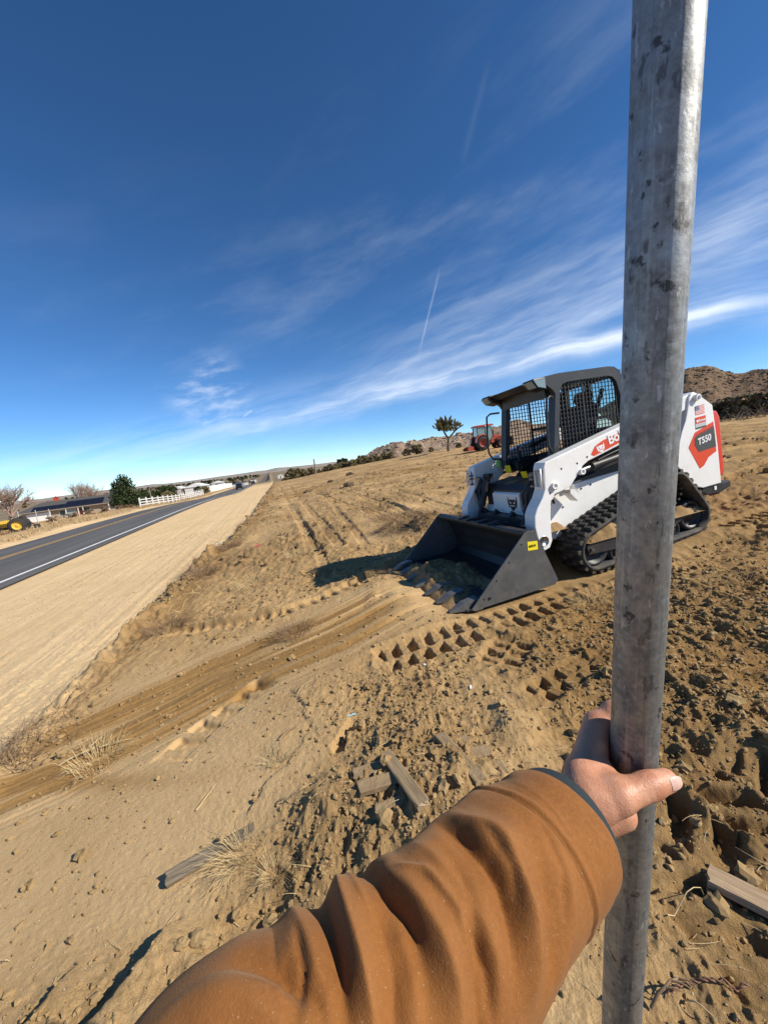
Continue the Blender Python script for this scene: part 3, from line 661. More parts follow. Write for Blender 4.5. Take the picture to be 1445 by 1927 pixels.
# ------------------------------------------------------------------ the galvanised pole
def galvanised():
    M = bpy.data.materials.new('weathered_galvanised_pipe'); M.use_nodes = True; nt = M.node_tree; b = nt.nodes['Principled BSDF']; N = nt.nodes.new; L = nt.links.new
    b.inputs['Metallic'].default_value = 0.72
    tc = N('ShaderNodeTexCoord'); P = tc.outputs['Object']
    mp = N('ShaderNodeMapping'); mp.inputs['Scale'].default_value = (1, 1, .35); L(P, mp.inputs[0])
    def noise(s, d, v=P, r=.6):
        n = N('ShaderNodeTexNoise'); n.inputs['Scale'].default_value = s; n.inputs['Detail'].default_value = d; n.inputs['Roughness'].default_value = r; L(v, n.inputs['Vector']); return n.outputs['Fac']
    def mr(v, a, c, lo=0., hi=1.):
        n = N('ShaderNodeMapRange'); L(v, n.inputs[0]); n.inputs[1].default_value = a; n.inputs[2].default_value = c; n.inputs[3].default_value = lo; n.inputs[4].default_value = hi; return n.outputs[0]
    def mix(f, a, c):
        n = N('ShaderNodeMix'); n.data_type = 'RGBA'; L(f, n.inputs['Factor'])
        for i, v in ((6, a), (7, c)):
            if isinstance(v, tuple): n.inputs[i].default_value = (*v, 1)
            else: L(v, n.inputs[i])
        return n.outputs[2]
    c = mix(mr(noise(30, 8, P, .68), .38, .62), (0.30, 0.305, 0.30), (0.175, 0.18, 0.178))
    c = mix(mr(noise(150, 5), .45, .7, 0, .5), c, (0.43, 0.44, 0.43))
    c = mix(mr(noise(75, 4, mp.outputs[0], .6), .60, .66, 0, .75), c, (0.10, 0.098, 0.095))
    c = mix(mr(noise(48, 4, P, .6), .615, .665, 0, .88), c, (0.055, 0.052, 0.050))
    c = mix(mr(noise(130, 4, mp.outputs[0], .6), .63, .68, 0, .7), c, (0.52, 0.53, 0.52))
    c = mix(mr(noise(16, 8, mp.outputs[0]), .60, .74, 0, .35), c, (0.27, 0.20, 0.14))
    ms = N('ShaderNodeMapping'); ms.inputs['Scale'].default_value = (1, 1, .025); L(P, ms.inputs[0])
    c = mix(mr(noise(260, 4, ms.outputs[0], .6), .56, .70, 0, .38), c, (0.46, 0.465, 0.45)); c = mix(mr(noise(190, 4, ms.outputs[0], .6), .30, .42, .35, 0), c, (0.10, 0.10, 0.098))
    L(c, b.inputs['Base Color']); L(mr(noise(30, 6), .3, .7, .42, .66), b.inputs['Roughness'])
    bp = N('ShaderNodeBump'); bp.inputs['Strength'].default_value = .35; bp.inputs['Distance'].default_value = .0012; L(noise(120, 5), bp.inputs['Height']); L(bp.outputs[0], b.inputs['Normal'])
    return M
POLE_A = CAM + np.array([0.26868, 0.39073, -0.08823]); POLE_V = np.array([0.01430, -0.08362, 0.99640]); POLE_R = 0.025
def build_pole():
    base = POLE_A - POLE_V*((POLE_A[2]+0.10)/POLE_V[2]); g = gz(base[0], base[1])
    base = POLE_A - POLE_V*((POLE_A[2]-g+0.25)/POLE_V[2]); L = 2.9; n = 56; prof = []
    q = Vector(POLE_V.tolist()).to_track_quat('Z', 'Y')
    root = empty('steel_pole', base.tolist()); root.rotation_mode = 'QUATERNION'; root.rotation_quaternion = q
    mb = MB(); rows = 60
    # weld seam and slight dents are part of the section
    inv = q.inverted(); toc = inv @ Vector((CAM-POLE_A).tolist()); seam = math.atan2(toc.y, toc.x)+0.16
    V = []; F = []
    for i in range(rows+1):
        z = L*i/rows
        for k in range(n):
            t = 2*math.pi*k/n; d = (t-seam+math.pi) % (2*math.pi)-math.pi
            r = POLE_R+0.0008*math.exp(-((abs(d)-.14)/.035)**2)-0.0016*math.exp(-(d/.08)**2)+0.0003*float(vnoise(z*9, math.cos(t)*2, 3))
            V.append((r*math.cos(t), r*math.sin(t), z))
    for i in range(rows):
        F += [(i*n+k, i*n+(k+1) % n, (i+1)*n+(k+1) % n, (i+1)*n+k) for k in range(n)]
    mb.add(V, F, True); mb.build('pipe', galvanised(), root)
    cap = MB(); cap.lathe([(0.0, L+.016), (.014, L+.014), (.024, L+.006), (.0275, L-.004), (.0275, L-.03), (.0253, L-.03)], axis='z', n=32); cap.build('cap', M_STEEL, root)
    tag(root, 'weathered galvanised steel pipe standing upright in the foreground, gripped by a hand', 'pole')
build_pole()

# ------------------------------------------------------------------ compact track loader
def text_mesh(name, s, size, m, parent, loc, xdir, ydir, shear=0.0, extrude=0.0015, bold=0.0, align='LEFT'):
    cu = bpy.data.curves.new(name, 'FONT'); cu.body = s; cu.size = size; cu.shear = shear; cu.extrude = extrude; cu.offset = bold; cu.align_x = align
    t = bpy.data.objects.new(name, cu); COL.objects.link(t); dg = bpy.context.evaluated_depsgraph_get(); dg.update()
    me = bpy.data.meshes.new_from_object(t.evaluated_get(dg)); bpy.data.objects.remove(t)
    me.materials.clear(); o = link(name, me, m, parent)
    x = Vector(xdir).normalized(); y = Vector(ydir); y = (y-x*y.dot(x)).normalized(); z = x.cross(y)
    o.matrix_local = Matrix(((x.x, y.x, z.x, loc[0]), (x.y, y.y, z.y, loc[1]), (x.z, y.z, z.z, loc[2]), (0, 0, 0, 1))); return o
def arc(cx, cz, r, a0, a1, n):
    return [(cx+r*math.cos(RAD(a0+(a1-a0)*i/n)), cz+r*math.sin(RAD(a0+(a1-a0)*i/n))) for i in range(n+1)]
def hull(pts):
    pts = sorted(set(pts)); lo = []; up = []
    for src, dst in ((pts, lo), (pts[::-1], up)):
        for p in src:
            while len(dst) >= 2 and (dst[-1][0]-dst[-2][0])*(p[1]-dst[-2][1])-(dst[-1][1]-dst[-2][1])*(p[0]-dst[-2][0]) <= 0: dst.pop()
            dst.append(p)
    return lo[:-1]+up[:-1]
def resample(loop, step):
    P = [Vector(p) for p in loop]; n = len(P); L = [0]
    for i in range(n): L.append(L[-1]+(P[(i+1) % n]-P[i]).length)
    N_ = int(round(L[-1]/step)); out = []
    for k in range(N_):
        d = L[-1]*k/N_; i = max(j for j in range(n) if L[j] <= d); t = (d-L[i])/max(L[i+1]-L[i], 1e-9)
        out.append(P[i].lerp(P[(i+1) % n], t))
    return out
def bobcat_head(parent, name, m, fn, s=1.0, cut=None):
    """emblem: the cat's face with ears, cheeks and chin, laid on a flat panel by fn(u, v)"""
    out = [(-.50, .52), (-.40, .16), (-.22, .30), (0, .26), (.22, .30), (.40, .16), (.50, .52), (.56, .10), (.50, -.10), (.42, -.34), (.26, -.30), (.20, -.46), (.0, -.56), (-.20, -.46), (-.26, -.30), (-.42, -.34), (-.50, -.10), (-.56, .10)]
    mb = MB(); mb.prism([(a*s, b*s) for a, b in out], 0, .0015, 'z'); o = mb.build(name, m, parent)
    o.matrix_local = fn; 
    if cut is not None:
        mb = MB()
        for sx in (-1, 1):
            mb.prism([(sx*.34*s, .04*s), (sx*.14*s, -.04*s), (sx*.12*s, .04*s), (sx*.30*s, .12*s)], .0016, .0026, 'z')
            mb.prism([(sx*.30*s, -.16*s), (sx*.12*s, -.14*s), (sx*.16*s, -.20*s), (sx*.28*s, -.24*s)], .0016, .0026, 'z')
        mb.prism([(-.09*s, -.14*s), (.09*s, -.14*s), (.05*s, -.24*s), (0, -.28*s), (-.05*s, -.24*s)], .0016, .0026, 'z')
        f = mb.build(name+'_face', cut, o); f['kind'] = 'stuff'
    return o
def frame_at(loc, xdir, ydir):
    x = Vector(xdir).normalized(); y = Vector(ydir); y = (y-x*y.dot(x)).normalized(); z = x.cross(y)
    return Matrix(((x.x, y.x, z.x, loc[0]), (x.y, y.y, z.y, loc[1]), (x.z, y.z, z.z, loc[2]), (0, 0, 0, 1)))

def build_loader():
    R = empty('compact_track_loader', (MX, MY, MZ)); R.rotation_euler = (RAD(1.165), RAD(2.608), RAD(195.814))
    tag(R, 'white and orange-red compact track loader with caged cab and black toothed bucket', 'loader')
    # ---- chassis
    mb = MB()
    mb.prism([(0.93, .30), (0.95, .50), (0.90, .62), (0.62, .80), (-.2, .84), (-1.16, .86), (-1.18, .52), (-.95, .46), (-.9, .30)], -.50, .50)
    mb.build('chassis', M_WPAINT, R, bevel=.012)
    mb = MB(); mb.prism([(.60, .80), (.40, .98), (-1.10, 1.20), (-1.17, .90), (-.2, .845)], -.44, .44); mb.build('engine_hood', M_BLACK, R, bevel=.015)
    mb = MB(); mb.prism([(-.93, .455), (-.95, .50), (-1.20, .512), (-1.36, .505), (-1.35, .44), (-1.20, .40), (-1.0, .41)], -.66, .70); mb.build('rear_bumper', M_BLACK, R, bevel=.012)
    mb = MB(); mb.box((-1.12, .703, .465), (.03, .006, .04)); mb.build('reflector', M_DECAL_WHITE, R)
    mb = MB(); mb.prism([(-1.19, .57), (-1.315, .57), (-1.335, .60), (-1.31, 1.20), (-1.27, 1.27), (-1.19, 1.28)], -.62, .66); mb.build('tailgate', M_RED, R, bevel=.02)
    # ---- rear uprights and lift arms on both sides
    tower = [(-.86, 1.49), (-.825, 1.478), (-.80, 1.44), (-.795, 1.40), (-.775, 1.33), (-.735, 1.22), (-.676, 1.12), (-.63, 1.01), (-.586, .891), (-.54, .82), (-.60, .77), (-.70, .62), (-.80, .54), (-.925, .503), (-1.186, .51), (-1.165, .90), (-1.12, 1.336), (-.90, 1.484)]
    armp = [(-.95, 1.46), (-.90, 1.50), (-.80, 1.475), (.118, 1.276), (.967, 1.086), (.985, 1.05), (1.0, .846), (1.04, .77), (1.105, .69), (1.142, .62), (1.152, .52), (1.135, .40), (1.12, .31), (1.08, .284), (1.02, .30), (.985, .36), (.985, .44), (.975, .58), (.955, .70), (.90, .78), (.80, .80), (.72, .82), (.66, .88), (.60, .93), (.56, .985), (.49, 1.02), (.15, 1.10), (-.80, 1.34), (-.93, 1.40)]
    for sd in (1, -1):
        o, i = .72*sd, .55*sd
        t = MB().prism(tower, (.66)*sd, .72*sd).build('rear_upright', M_WPAINT, R, bevel=.008)
        MB().prism(tower, .50*sd, .53*sd).build('rear_upright_inner_plate', M_WPAINT, R)
        a = MB().prism(armp, i, (.71 if sd > 0 else .72)*sd if False else .700*sd).build('lift_arm', M_WPAINT, R, bevel=.010)
        # pivot pin, lower pins, bolts
        mb = MB(); mb.cyl((-.887, .66*sd, 1.435), (-.887, .755*sd, 1.435), .034, n=20); mb.build('pivot_pin', M_WPAINT, R)
        mb = MB(); mb.cyl((-.887, .7555*sd, 1.435), (-.887, .760*sd, 1.435), .018, n=14); mb.build('pin_bolt', M_STEEL, R)
        mb = MB()
        for (x, z, r) in ((.902, .858, .030), (.582, .934, .026)):
            mb.lathe([(r*.55, .69*sd), (r*.55, .722*sd), (r*1.15, .722*sd), (r*1.15, .69*sd)], (x, 0, z), 'y', 18)
        mb.split('boss', M_WPAINT, R)
        mb = MB(); mb.lathe([(.0, .7015*sd), (.042, .7015*sd), (.042, .7045*sd), (.050, .7045*sd), (.050, .69*sd)], (1.075, 0, .375), 'y', 24); mb.build('bucket_pin_recess', M_STEEL, R)
        mb = MB()
        for (x, z) in ((.80, 1.00), (.62, 1.02), (.50, 1.06), (.95, .80), (.80, .66), (.90, .69), (.87, .60), (.55, .75), (.42, .74), (.30, .76), (.66, .60), (.45, .66)):
            mb.cyl((x, (.699 if z > .78 else .5005)*sd, z), (x, (.703 if z > .78 else .5065)*sd, z), .009, n=8)
        mb.split('bolt', M_DECAL_BLACK, R)
        mb = MB(); mb.tube([(.93, .702*sd, .74), (.925, .702*sd, .70)], .012, 8); mb.build('slot', M_DECAL_BLACK, R)
        # lift cylinder between chassis and arm, with its bracket
        mb = MB(); mb.cyl((.58, .64*sd, .934), (.34, .64*sd, .965), .020, n=14); mb.build('cylinder_rod', M_STEEL, R)
        mb = MB(); mb.cyl((.40, .64*sd, .957), (-.52, .64*sd, 1.07), .036, n=16); mb.cyl((.405, .64*sd, .956), (.36, .64*sd, .962), .043, n=16)
        mb.tube([(-.3, .64*sd, 1.10), (-.0, .66*sd, 1.08), (.2, .66*sd, 1.04), (.33, .65*sd, 1.005)], .010, 8); mb.build('lift_cylinder', M_BLACK, R)
        MB().prism([(.80, .80), (.70, .90), (.66, .88), (.70, .75), (.62, .66), (.56, .70), (.64, .79)], .56*sd, .66*sd).build('cylinder_bracket', M_WPAINT, R, bevel=.006)
        MB().prism([(.53, .83), (-.55, .98), (-.55, .86), (.30, .82)], .49*sd, .51*sd).build('side_recess', M_BLACK, R)
        # front face of the arm: head lamp in a bezel, hose couplers
        hl = empty_part('head_lamp', R)
        mb = MB(); mb.tube([(1.012, .60*sd, 1.03), (1.012, .68*sd, 1.03), (1.022, .685*sd, .95), (1.022, .68*sd, .865), (1.018, .61*sd, .865), (1.012, .595*sd, .95)], .010, 8, closed=True); mb.build('bezel', M_WPAINT, hl)
        mb = MB(); mb.bbox((1.0, .64*sd, .948), (.02, .07, .15), .01); mb.build('lens', M_LENS, hl)
        mb = MB()
        for zz in (.985, .945, .88): mb.cyl((.985, .572*sd, zz), (1.035, .572*sd, zz), .012, n=12); mb.cyl((1.035, .572*sd, zz), (1.05, .572*sd, zz), .008, n=10)
        mb.split('hose_coupler', M_STEEL, R)
        mb = MB(); mb.prism([(.575*sd, .72), (.63*sd, .72), (.63*sd, .80), (.575*sd, .80)], 1.078, 1.081, 'x')
    # ---- decals on the left upright and arm
    y0 = .7215
    MB().prism([(-.748, .949), (-.848, 1.089), (-1.116, 1.168), (-1.137, .855), (-1.02, .81), (-.95, .735), (-.887, .71)], y0-.001, y0).build('model_decal', M_DECAL_RED, R)
    MB().prism([(-.80, .99), (-.875, 1.065), (-1.118, 1.128), (-1.1185, 1.115), (-.87, 1.045)], y0, y0+.001).build('decal_shade', mat('dark_red_vinyl', (0.30, 0.03, 0.012), .35), R)
    MB().prism([(-.835, .965), (-.845, 1.03), (-.87, 1.05), (-1.12, 1.112), (-1.134, .905), (-.89, .885)], y0+.0012, y0+.0022).build('model_plate', M_DECAL_GREY, R)
    text_mesh('model_lettering', 'T550', .092, M_DECAL_WHITE, R, (-.875, y0+.004, .955), (-1, 0, .16), (0, 0, 1), shear=.18, bold=.002)
    # flag sticker
    u = Vector((-1, 0, .06)).normalized(); fl = empty_part('flag_sticker', R); fx, fz, fw, fh = -.872, 1.262, .128, .088
    MB().prism([(fx, fz), (fx-fw, fz+.008), (fx-fw, fz+fh+.008), (fx, fz+fh)], y0, y0+.001).build('field', M_DECAL_WHITE, fl)
    mb = MB()
    for k in range(0, 13, 2):
        z0, z1 = fz+fh*k/13, fz+fh*(k+1)/13
        mb.prism([(fx, z0), (fx-fw, z0+.008), (fx-fw, z1+.008), (fx, z1)], y0+.001, y0+.0018)
    mb.build('stripes', M_DECAL_RED, fl)['kind'] = 'stuff'
    MB().prism([(fx, fz+fh*6/13), (fx-fw*.42, fz+fh*6/13+.003), (fx-fw*.42, fz+fh+.003), (fx, fz+fh)], y0+.0019, y0+.0028).build('canton', M_DECAL_BLUE, fl)
    mb = MB()
    for a in range(4):
        for b in range(5): mb.box((fx-fw*.42*(b+.6)/5.4, y0+.0032, fz+fh*(6.9+a*1.65)/13), (.0045, .0006, .0045))
    mb.build('stars', M_DECAL_WHITE, fl)['kind'] = 'stuff'
    dl = empty_part('dealer_sticker', R); dx, dz, dw, dh = -.862, 1.118, .150, .118
    def q(a0, a1, b0, b1): return [(dx-dw*a0, dz+dh*b0+.010*a0), (dx-dw*a1, dz+dh*b0+.010*a1), (dx-dw*a1, dz+dh*b1+.010*a1), (dx-dw*a0, dz+dh*b1+.010*a0)]
    MB().prism(q(0, 1, .45, 1), y0, y0+.001).build('red_field', M_DECAL_RED, dl)
    MB().prism(q(0, 1, .14, .45), y0, y0+.001).build('grey_field', mat('grey_vinyl', (0.5, 0.5, 0.5), .4), dl)
    MB().prism(q(0, 1, 0, .14), y0, y0+.001).build('black_field', M_DECAL_GREY, dl)
    text_mesh('dealer_lettering', 'Bobcat', .034, M_DECAL_WHITE, dl, (dx-.048, y0+.002, dz+dh*.62), (-1, 0, .07), (0, 0, 1), bold=.0008)
    bobcat_head(dl, 'emblem', M_DECAL_WHITE, frame_at((dx-.030, y0+.001, dz+dh*.70), (-1, 0, .07), (0, 0, 1)), .030)
    # brand decal on the arm
    u = Vector((-1, 0, .224)).normalized(); MB().prism([(.455, 1.075), (.40, 1.145), (.30, 1.185), (-.45, 1.35), (-.50, 1.31), (-.47, 1.275), (.42, 1.055)], .7005, .7015).build('brand_decal', M_DECAL_RED, R)
    text_mesh('brand_lettering', 'Bobcat', .125, M_DECAL_WHITE, R, (.235, .7035, 1.135), u, (0, 0, 1), bold=.003)
    bobcat_head(R, 'brand_emblem', M_DECAL_WHITE, frame_at((.335, .7018, 1.120), u, (0, 0, 1)), .085, M_DECAL_RED)
    # ---- tracks
    loop = hull([(round(cx+r*math.cos(2*math.pi*k/64), 5), round(cz+r*math.sin(2*math.pi*k/64), 5)) for cx, cz, r in ((.60, .205, .195), (-.42, .565, .185), (-.645, .275, .180)) for k in range(64)])
    base = resample(loop, .03)
    for sd in (1, -1):
        T = empty_part('track', R); y1, y2 = .53*sd, .838*sd
        pts = base; n = len(pts); V = []; F = []
        for i, p in enumerate(pts):
            d = (pts[(i+1) % n]-pts[i-1]).normalized(); nr = Vector((d.y, -d.x))
            for off, y in ((.0, y1), (.0, y2), (-.028, y2), (-.028, y1)):
                V.append((p.x+nr.x*off, y, p.y+nr.y*off))
        for i in range(n):
            j = (i+1) % n; F += [(i*4+k, i*4+(k+1) % 4, j*4+(k+1) % 4, j*4+k) for k in range(4)]
        mb = MB(); mb.add(V, F, True); mb.build('belt', M_RUBBER, T)
        # tread blocks
        lug = []
        for w in (.098, .098, .098):
            h, l = .034, .046; m_ = MB()
            x, y = l/2, w/2; t = .72
            m_.add([(-x, -y, -.004), (x, -y, -.004), (x, y, -.004), (-x, y, -.004), (-x*t, -y*.9, h), (x*t, -y*.9, h), (x*t, y*.9, h), (-x*t, y*.9, h)], [(0, 3, 2, 1), (4, 5, 6, 7), (0, 1, 5, 4), (1, 2, 6, 5), (2, 3, 7, 6), (3, 0, 4, 7)])
            lug.append(m_.mesh('tread_block')); lug[-1].materials.append(M_RUBBER)
        P = resample(loop, .084); n = len(P)
        fine = resample(loop, .042); 
        for c, (yc, ph) in enumerate(((.785, 0), (.684, 1), (.582, 0))):
            for i in range(n):
                k = (2*i+ph) % len(fine); p = fine[k]; d = (fine[(k+1) % len(fine)]-fine[k-1]).normalized(); nr = Vector((d.y, -d.x))
                o = link('tread_block', lug[c], None, T)
                ax = Vector((d.x, 0, d.y)); az = Vector((nr.x, 0, nr.y)); ay = az.cross(ax)
                o.matrix_local = Matrix(((ax.x, ay.x, az.x, p.x), (ax.y, ay.y, az.y, yc*sd), (ax.z, ay.z, az.z, p.y), (0, 0, 0, 1)))
        # wheels and frame
        def wheel(nm, cx, cz, r, w=.10, y=.68, holes=False):
            mb = MB(); y_ = y*sd
            mb.lathe([(.0, -w), (r*.3, -w), (r*.34, -w*.7), (r*.78, -w*.6), (r*.82, -w), (r, -w), (r, w), (r*.82, w), (r*.78, w*.6), (r*.34, w*.7), (r*.3, w), (0, w)], (cx, y_, cz), 'y', 28)
            return mb.build(nm, M_BLACK, T)
        wheel('front_idler', .60, .205, .165); wheel('rear_idler', -.645, .275, .15)
        wheel('drive_sprocket', -.42, .565, .135, .05)
        mb = MB()
        for k in range(16):
            a = 2*math.pi*k/16; mb.cyl((-.42+.145*math.cos(a), .60*sd, .565+.145*math.sin(a)), (-.42+.145*math.cos(a), .76*sd, .565+.145*math.sin(a)), .013, n=8)
        mb.split('sprocket_teeth', M_STEEL, T)
        for k in range(4): wheel('roller', .33-.24*k, .11+.02*k, .085, .10)
        MB().prism([(.70, .262), (.69, .17), (.30, .15), (-.36, .205), (-.52, .27), (-.68, .285), (-.685, .345), (-.40, .30), (.30, .30)], .775*sd, .80*sd).build('track_frame', M_BLACK, T, bevel=.006)
        MB().prism([(.55, .30), (.30, .36), (-.45, .40), (-.55, .30), (.2, .2)], .50*sd, .77*sd).build('frame_box', M_BLACK, T, bevel=.01)
        mb = MB()
        for (x, z) in ((-.655, .317), (-.355, .232), (.655, .215), (.3, .18)): mb.cyl((x, .80*sd, z), (x, .825*sd, z), .014, n=10)
        mb.split('frame_bolt', M_STEEL, T)
        dm = soil_heap(.62, .13, .085, 34, 12, 5+sd); o = link('packed_soil', dm, M_DIRT, T); o.location = (-.30, .70*sd, .315)
        dm = soil_heap(.26, .11, .11, 24, 12, 9+sd); o = link('packed_soil', dm, M_DIRT, T); o.location = (.42, .71*sd, .29)
        dm = soil_heap(.16, .10, .07, 20, 12, 19+sd); o = link('packed_soil', dm, M_DIRT, T); o.location = (.86, .50*sd, .42)
    # ---- front: mount frame, tilt cylinders, centre panel
    MB().prism([(.90, .58), (.93, .56), (.93, .76), (.90, .78)], -.30, .20).build('front_panel', M_WPAINT, R, bevel=.008)
    bobcat_head(R, 'panel_emblem', M_DECAL_BLACK, frame_at((.932, .075, .665), (0, 1, 0), (0, 0, 1)), .15, M_DECAL_WHITE)
    mb = MB(); mb.box((1.06, 0, .33), (.05, 1.10, .26)); mb.box((1.09, 0, .47), (.06, 1.05, .05)); mb.box((1.0, 0, .52), (.16, .8, .06))
    for y in (-.40, -.15, .15, .40): mb.prism([(1.0, .60), (.90, .50), (.92, .30), (1.12, .22), (1.12, .46)], y-.02, y+.02)
    mb.build('bucket_mount', M_BLACK, R)
    mb = MB()
    for y in (-.42, .42):
        mb.cyl((.90, y, .92), (1.02, y, .62), .042, n=14); mb.cyl((1.02, y, .62), (1.09, y, .46), .024, n=12)
        mb.box((.88, y, .95), (.06, .12, .07))
    mb.split('tilt_cylinder', M_BLACK, R)
    mb = MB()
    rnd = random.Random(3)
    for k in range(9):
        y = -.50+.012*k if k < 5 else .46+.012*(k-5); y2 = y+.05*rnd.uniform(-1, 1)
        mb.tube([(.93, y, .95-.02*(k % 5)), (1.0+.02*(k % 3), y2, .80), (1.02, y2*.9, .62), (.98, y2*.8, .48)], .011, 8)
    mb.split('hydraulic_hose', M_BLACK, R)
    mb = MB(); 
    for y in (-.50, -.45): mb.cyl((.96, y, .95), (1.0, y, .94), .016, n=10)
    mb.split('hose_fitting', M_STEEL, R)
    MB().prism([(.55, .80), (.90, .62), (.90, .80), (.84, .86), (.55, .90)], -.46, .46).build('footwell', M_BLACK, R)
    # ---- cab
    C = empty_part('cab', R)
    side = [(.66, 1.00), (.655, 1.10), (.585, 1.55), (.560, 1.70), (.60, 1.76), (.68, 1.80), (.70, 1.84), (.66, 1.875), (.50, 1.89), (-.10, 1.895), (-.18, 1.885), (-.235, 1.85), (-.275, 1.78), (-.32, 1.55), (-.36, 1.20), (-.38, 1.00)]
    win = [(.595, 1.11), (.525, 1.60), (.50, 1.74), (.465, 1.785), (.40, 1.80), (-.09, 1.805), (-.15, 1.79), (-.195, 1.74), (-.245, 1.55), (-.29, 1.20), (-.30, 1.10)]
    def ring_prism(outer, inner, y0, y1, name, m):
        """side frame = outer outline with the window hole"""
        def dense(poly):
            v = resample([p for p in poly], .02); c = Vector((.14, 1.46)); out = {}
            return v
        # map both outlines to the same angles about the window centre
        c = Vector((.14, 1.46)); N_ = 96
        def at(poly, a):
            d = Vector((math.cos(a), math.sin(a))); best = None
            for i in range(len(poly)):
                p = Vector(poly[i]); q_ = Vector(poly[(i+1) % len(poly)]); e = q_-p; den = d.x*e.y-d.y*e.x
                if abs(den) < 1e-12: continue
                w = p-c; t = (w.x*e.y-w.y*e.x)/den; u_ = (w.x*d.y-w.y*d.x)/den
                if t > 0 and -1e-6 <= u_ <= 1+1e-6 and (best is None or t > best): best = t
            return c+d*best
        A = [2*math.pi*k/N_ for k in range(N_)]
        for p in list(outer)+list(inner):
            v = Vector(p)-c; A.append(math.atan2(v.y, v.x) % (2*math.pi))
        A = sorted(set(round(a, 5) for a in A)); n = len(A); V = []
        for a in A:
            o_, i_ = at(outer, a), at(inner, a)
            for y in (y0, y1): V += [(o_.x, y, o_.y), (i_.x, y, i_.y)]
        F = []
        for k in range(n):
            j = (k+1) % n; b0, b1 = 4*k, 4*j
            F += [(b0, b1, b1+1, b0+1), (b0+2, b0+3, b1+3, b1+2), (b0, b0+2, b1+2, b1), (b0+1, b1+1, b1+3, b0+3)]
        mb = MB(); mb.add(V, F); return mb.build(name, m, C)
    for sd in (1, -1):
        ring_prism(side, win, .405*sd, .455*sd, 'side_frame', M_CAB)
        # wire screen
        zs = np.arange(1.085, 1.82, .0415); xs = np.arange(-.32, .62, .0415); mb = MB()
        def inside(x, z):
            c = False; n = len(win)
            for i in range(n):
                (xa, za), (xb, zb) = win[i], win[(i+1) % n]
                if (za > z) != (zb > z) and x < (xb-xa)*(z-za)/(zb-za)+xa: c = not c
            return c
        def clip_seg(p, q_):
            ts = [k/200 for k in range(201)]; ins = [t for t in ts if inside(p[0]+(q_[0]-p[0])*t, p[1]+(q_[1]-p[1])*t)]
            return (ins[0]-.006, ins[-1]+.006) if ins else None
        for z in zs:
            t = clip_seg((-.4, z), (.7, z))
            if t: mb.box(((-.4+1.1*(t[0]+t[1])/2), .425*sd, z), (1.1*(t[1]-t[0]), .007, .0075))
        for x in xs:
            t = clip_seg((x, 1.0), (x, 1.9))
            if t: mb.box((x, .432*sd, 1.0+.9*(t[0]+t[1])/2), (.0075, .007, .9*(t[1]-t[0])))
        mb.build('side_screen', M_BLACK, C)['kind'] = 'stuff'
        mb = MB(); mb.box((.20, .418*sd, 1.45), (.022, .012, .70)); mb.box((-.05, .418*sd, 1.40), (.48, .012, .028)); mb.split('screen_bar', M_CAB, C)
        # grab bar beside the opening
        yy = .47*sd; out_ = .10*sd if sd < 0 else 0.02
        mb = MB(); mb.tube([(.60, yy-.02*sd, 1.67), (.66, yy+out_*.8, 1.68), (.70, yy+out_, 1.65), (.735, yy+out_, 1.35), (.735, yy+out_, 1.22), (.70, yy+out_*.9, 1.14), (.66, yy-.02*sd, 1.12)], .011, 8); mb.build('grab_bar', M_BLACK, C)
        # roof lamp at the front corner
        lp = empty_part('roof_lamp', C)
        MB().prism([(.66, 1.87), (.80, 1.865), (.815, 1.84), (.76, 1.775), (.66, 1.75)], .30*sd, .462*sd).build('housing', M_BLACK, lp, bevel=.012)
        mb = MB(); mb.add([(.818, .315*sd, 1.845), (.818, .455*sd, 1.845), (.768, .455*sd, 1.778), (.768, .325*sd, 1.785)], [(0, 1, 2, 3)]); 
        mb.prism([(.672, 1.852), (.80, 1.85), (.757, 1.785), (.672, 1.765)], .463*sd, .466*sd); mb.build('lens', M_LENS, lp)
    roof = [(.70, 1.842), (.66, 1.878), (.50, 1.893), (-.10, 1.898), (-.18, 1.888), (-.235, 1.853), (-.20, 1.82), (-.05, 1.86), (.50, 1.86), (.62, 1.83)]
    MB().prism(roof, -.404, .404).build('roof', M_CAB, C, bevel=.006)
    MB().prism([(.72, 1.80), (.80, 1.85), (.66, 1.862), (.60, 1.80)], -.30, .30).build('front_visor', M_BLACK, C)
    mb = MB()
    for sd in (1, -1): mb.prism([(.66, 1.00), (.655, 1.10), (.585, 1.55), (.560, 1.72), (.50, 1.74), (.53, 1.55), (.60, 1.10), (.60, 1.0)], .36*sd, .404*sd)
    mb.prism([(.60, 1.68), (.61, 1.80), (.55, 1.82), (.53, 1.70)], -.36, .36); mb.split('front_frame', M_CAB, C)
    # rear wall with two windows
    mb = MB()
    for (ya, yb, za, zb) in ((-.40, .40, 1.0, 1.30), (-.40, .40, 1.80, 1.86), (-.40, -.34, 1.30, 1.80), (.34, .40, 1.30, 1.80), (-.05, .01, 1.30, 1.80)):
        mb.box((-.30, (ya+yb)/2, (za+zb)/2), (.04, yb-ya, zb-za))
    mb.split('rear_frame', M_BLACK, C)
    mb = MB(); mb.box((-.30, -.195, 1.55), (.006, .30, .52)); mb.box((-.30, .175, 1.55), (.006, .34, .52)); mb.split('rear_window', M_CLEAR, C)
    # seat, head rest, controls
    S = empty_part('seat', C)
    MB().bbox((.12, 0, 1.06), (.46, .46, .14), .05).build('cushion', M_SEAT, S)
    MB().bbox((-.12, 0, 1.34), (.12, .46, .50), .05, Euler((0, RAD(-10), 0)).to_matrix()).build('backrest', M_SEAT, S)
    MB().bbox((-.20, 0, 1.66), (.08, .26, .14), .035, Euler((0, RAD(-10), 0)).to_matrix()).build('head_rest', M_SEAT, S)
    mb = MB()
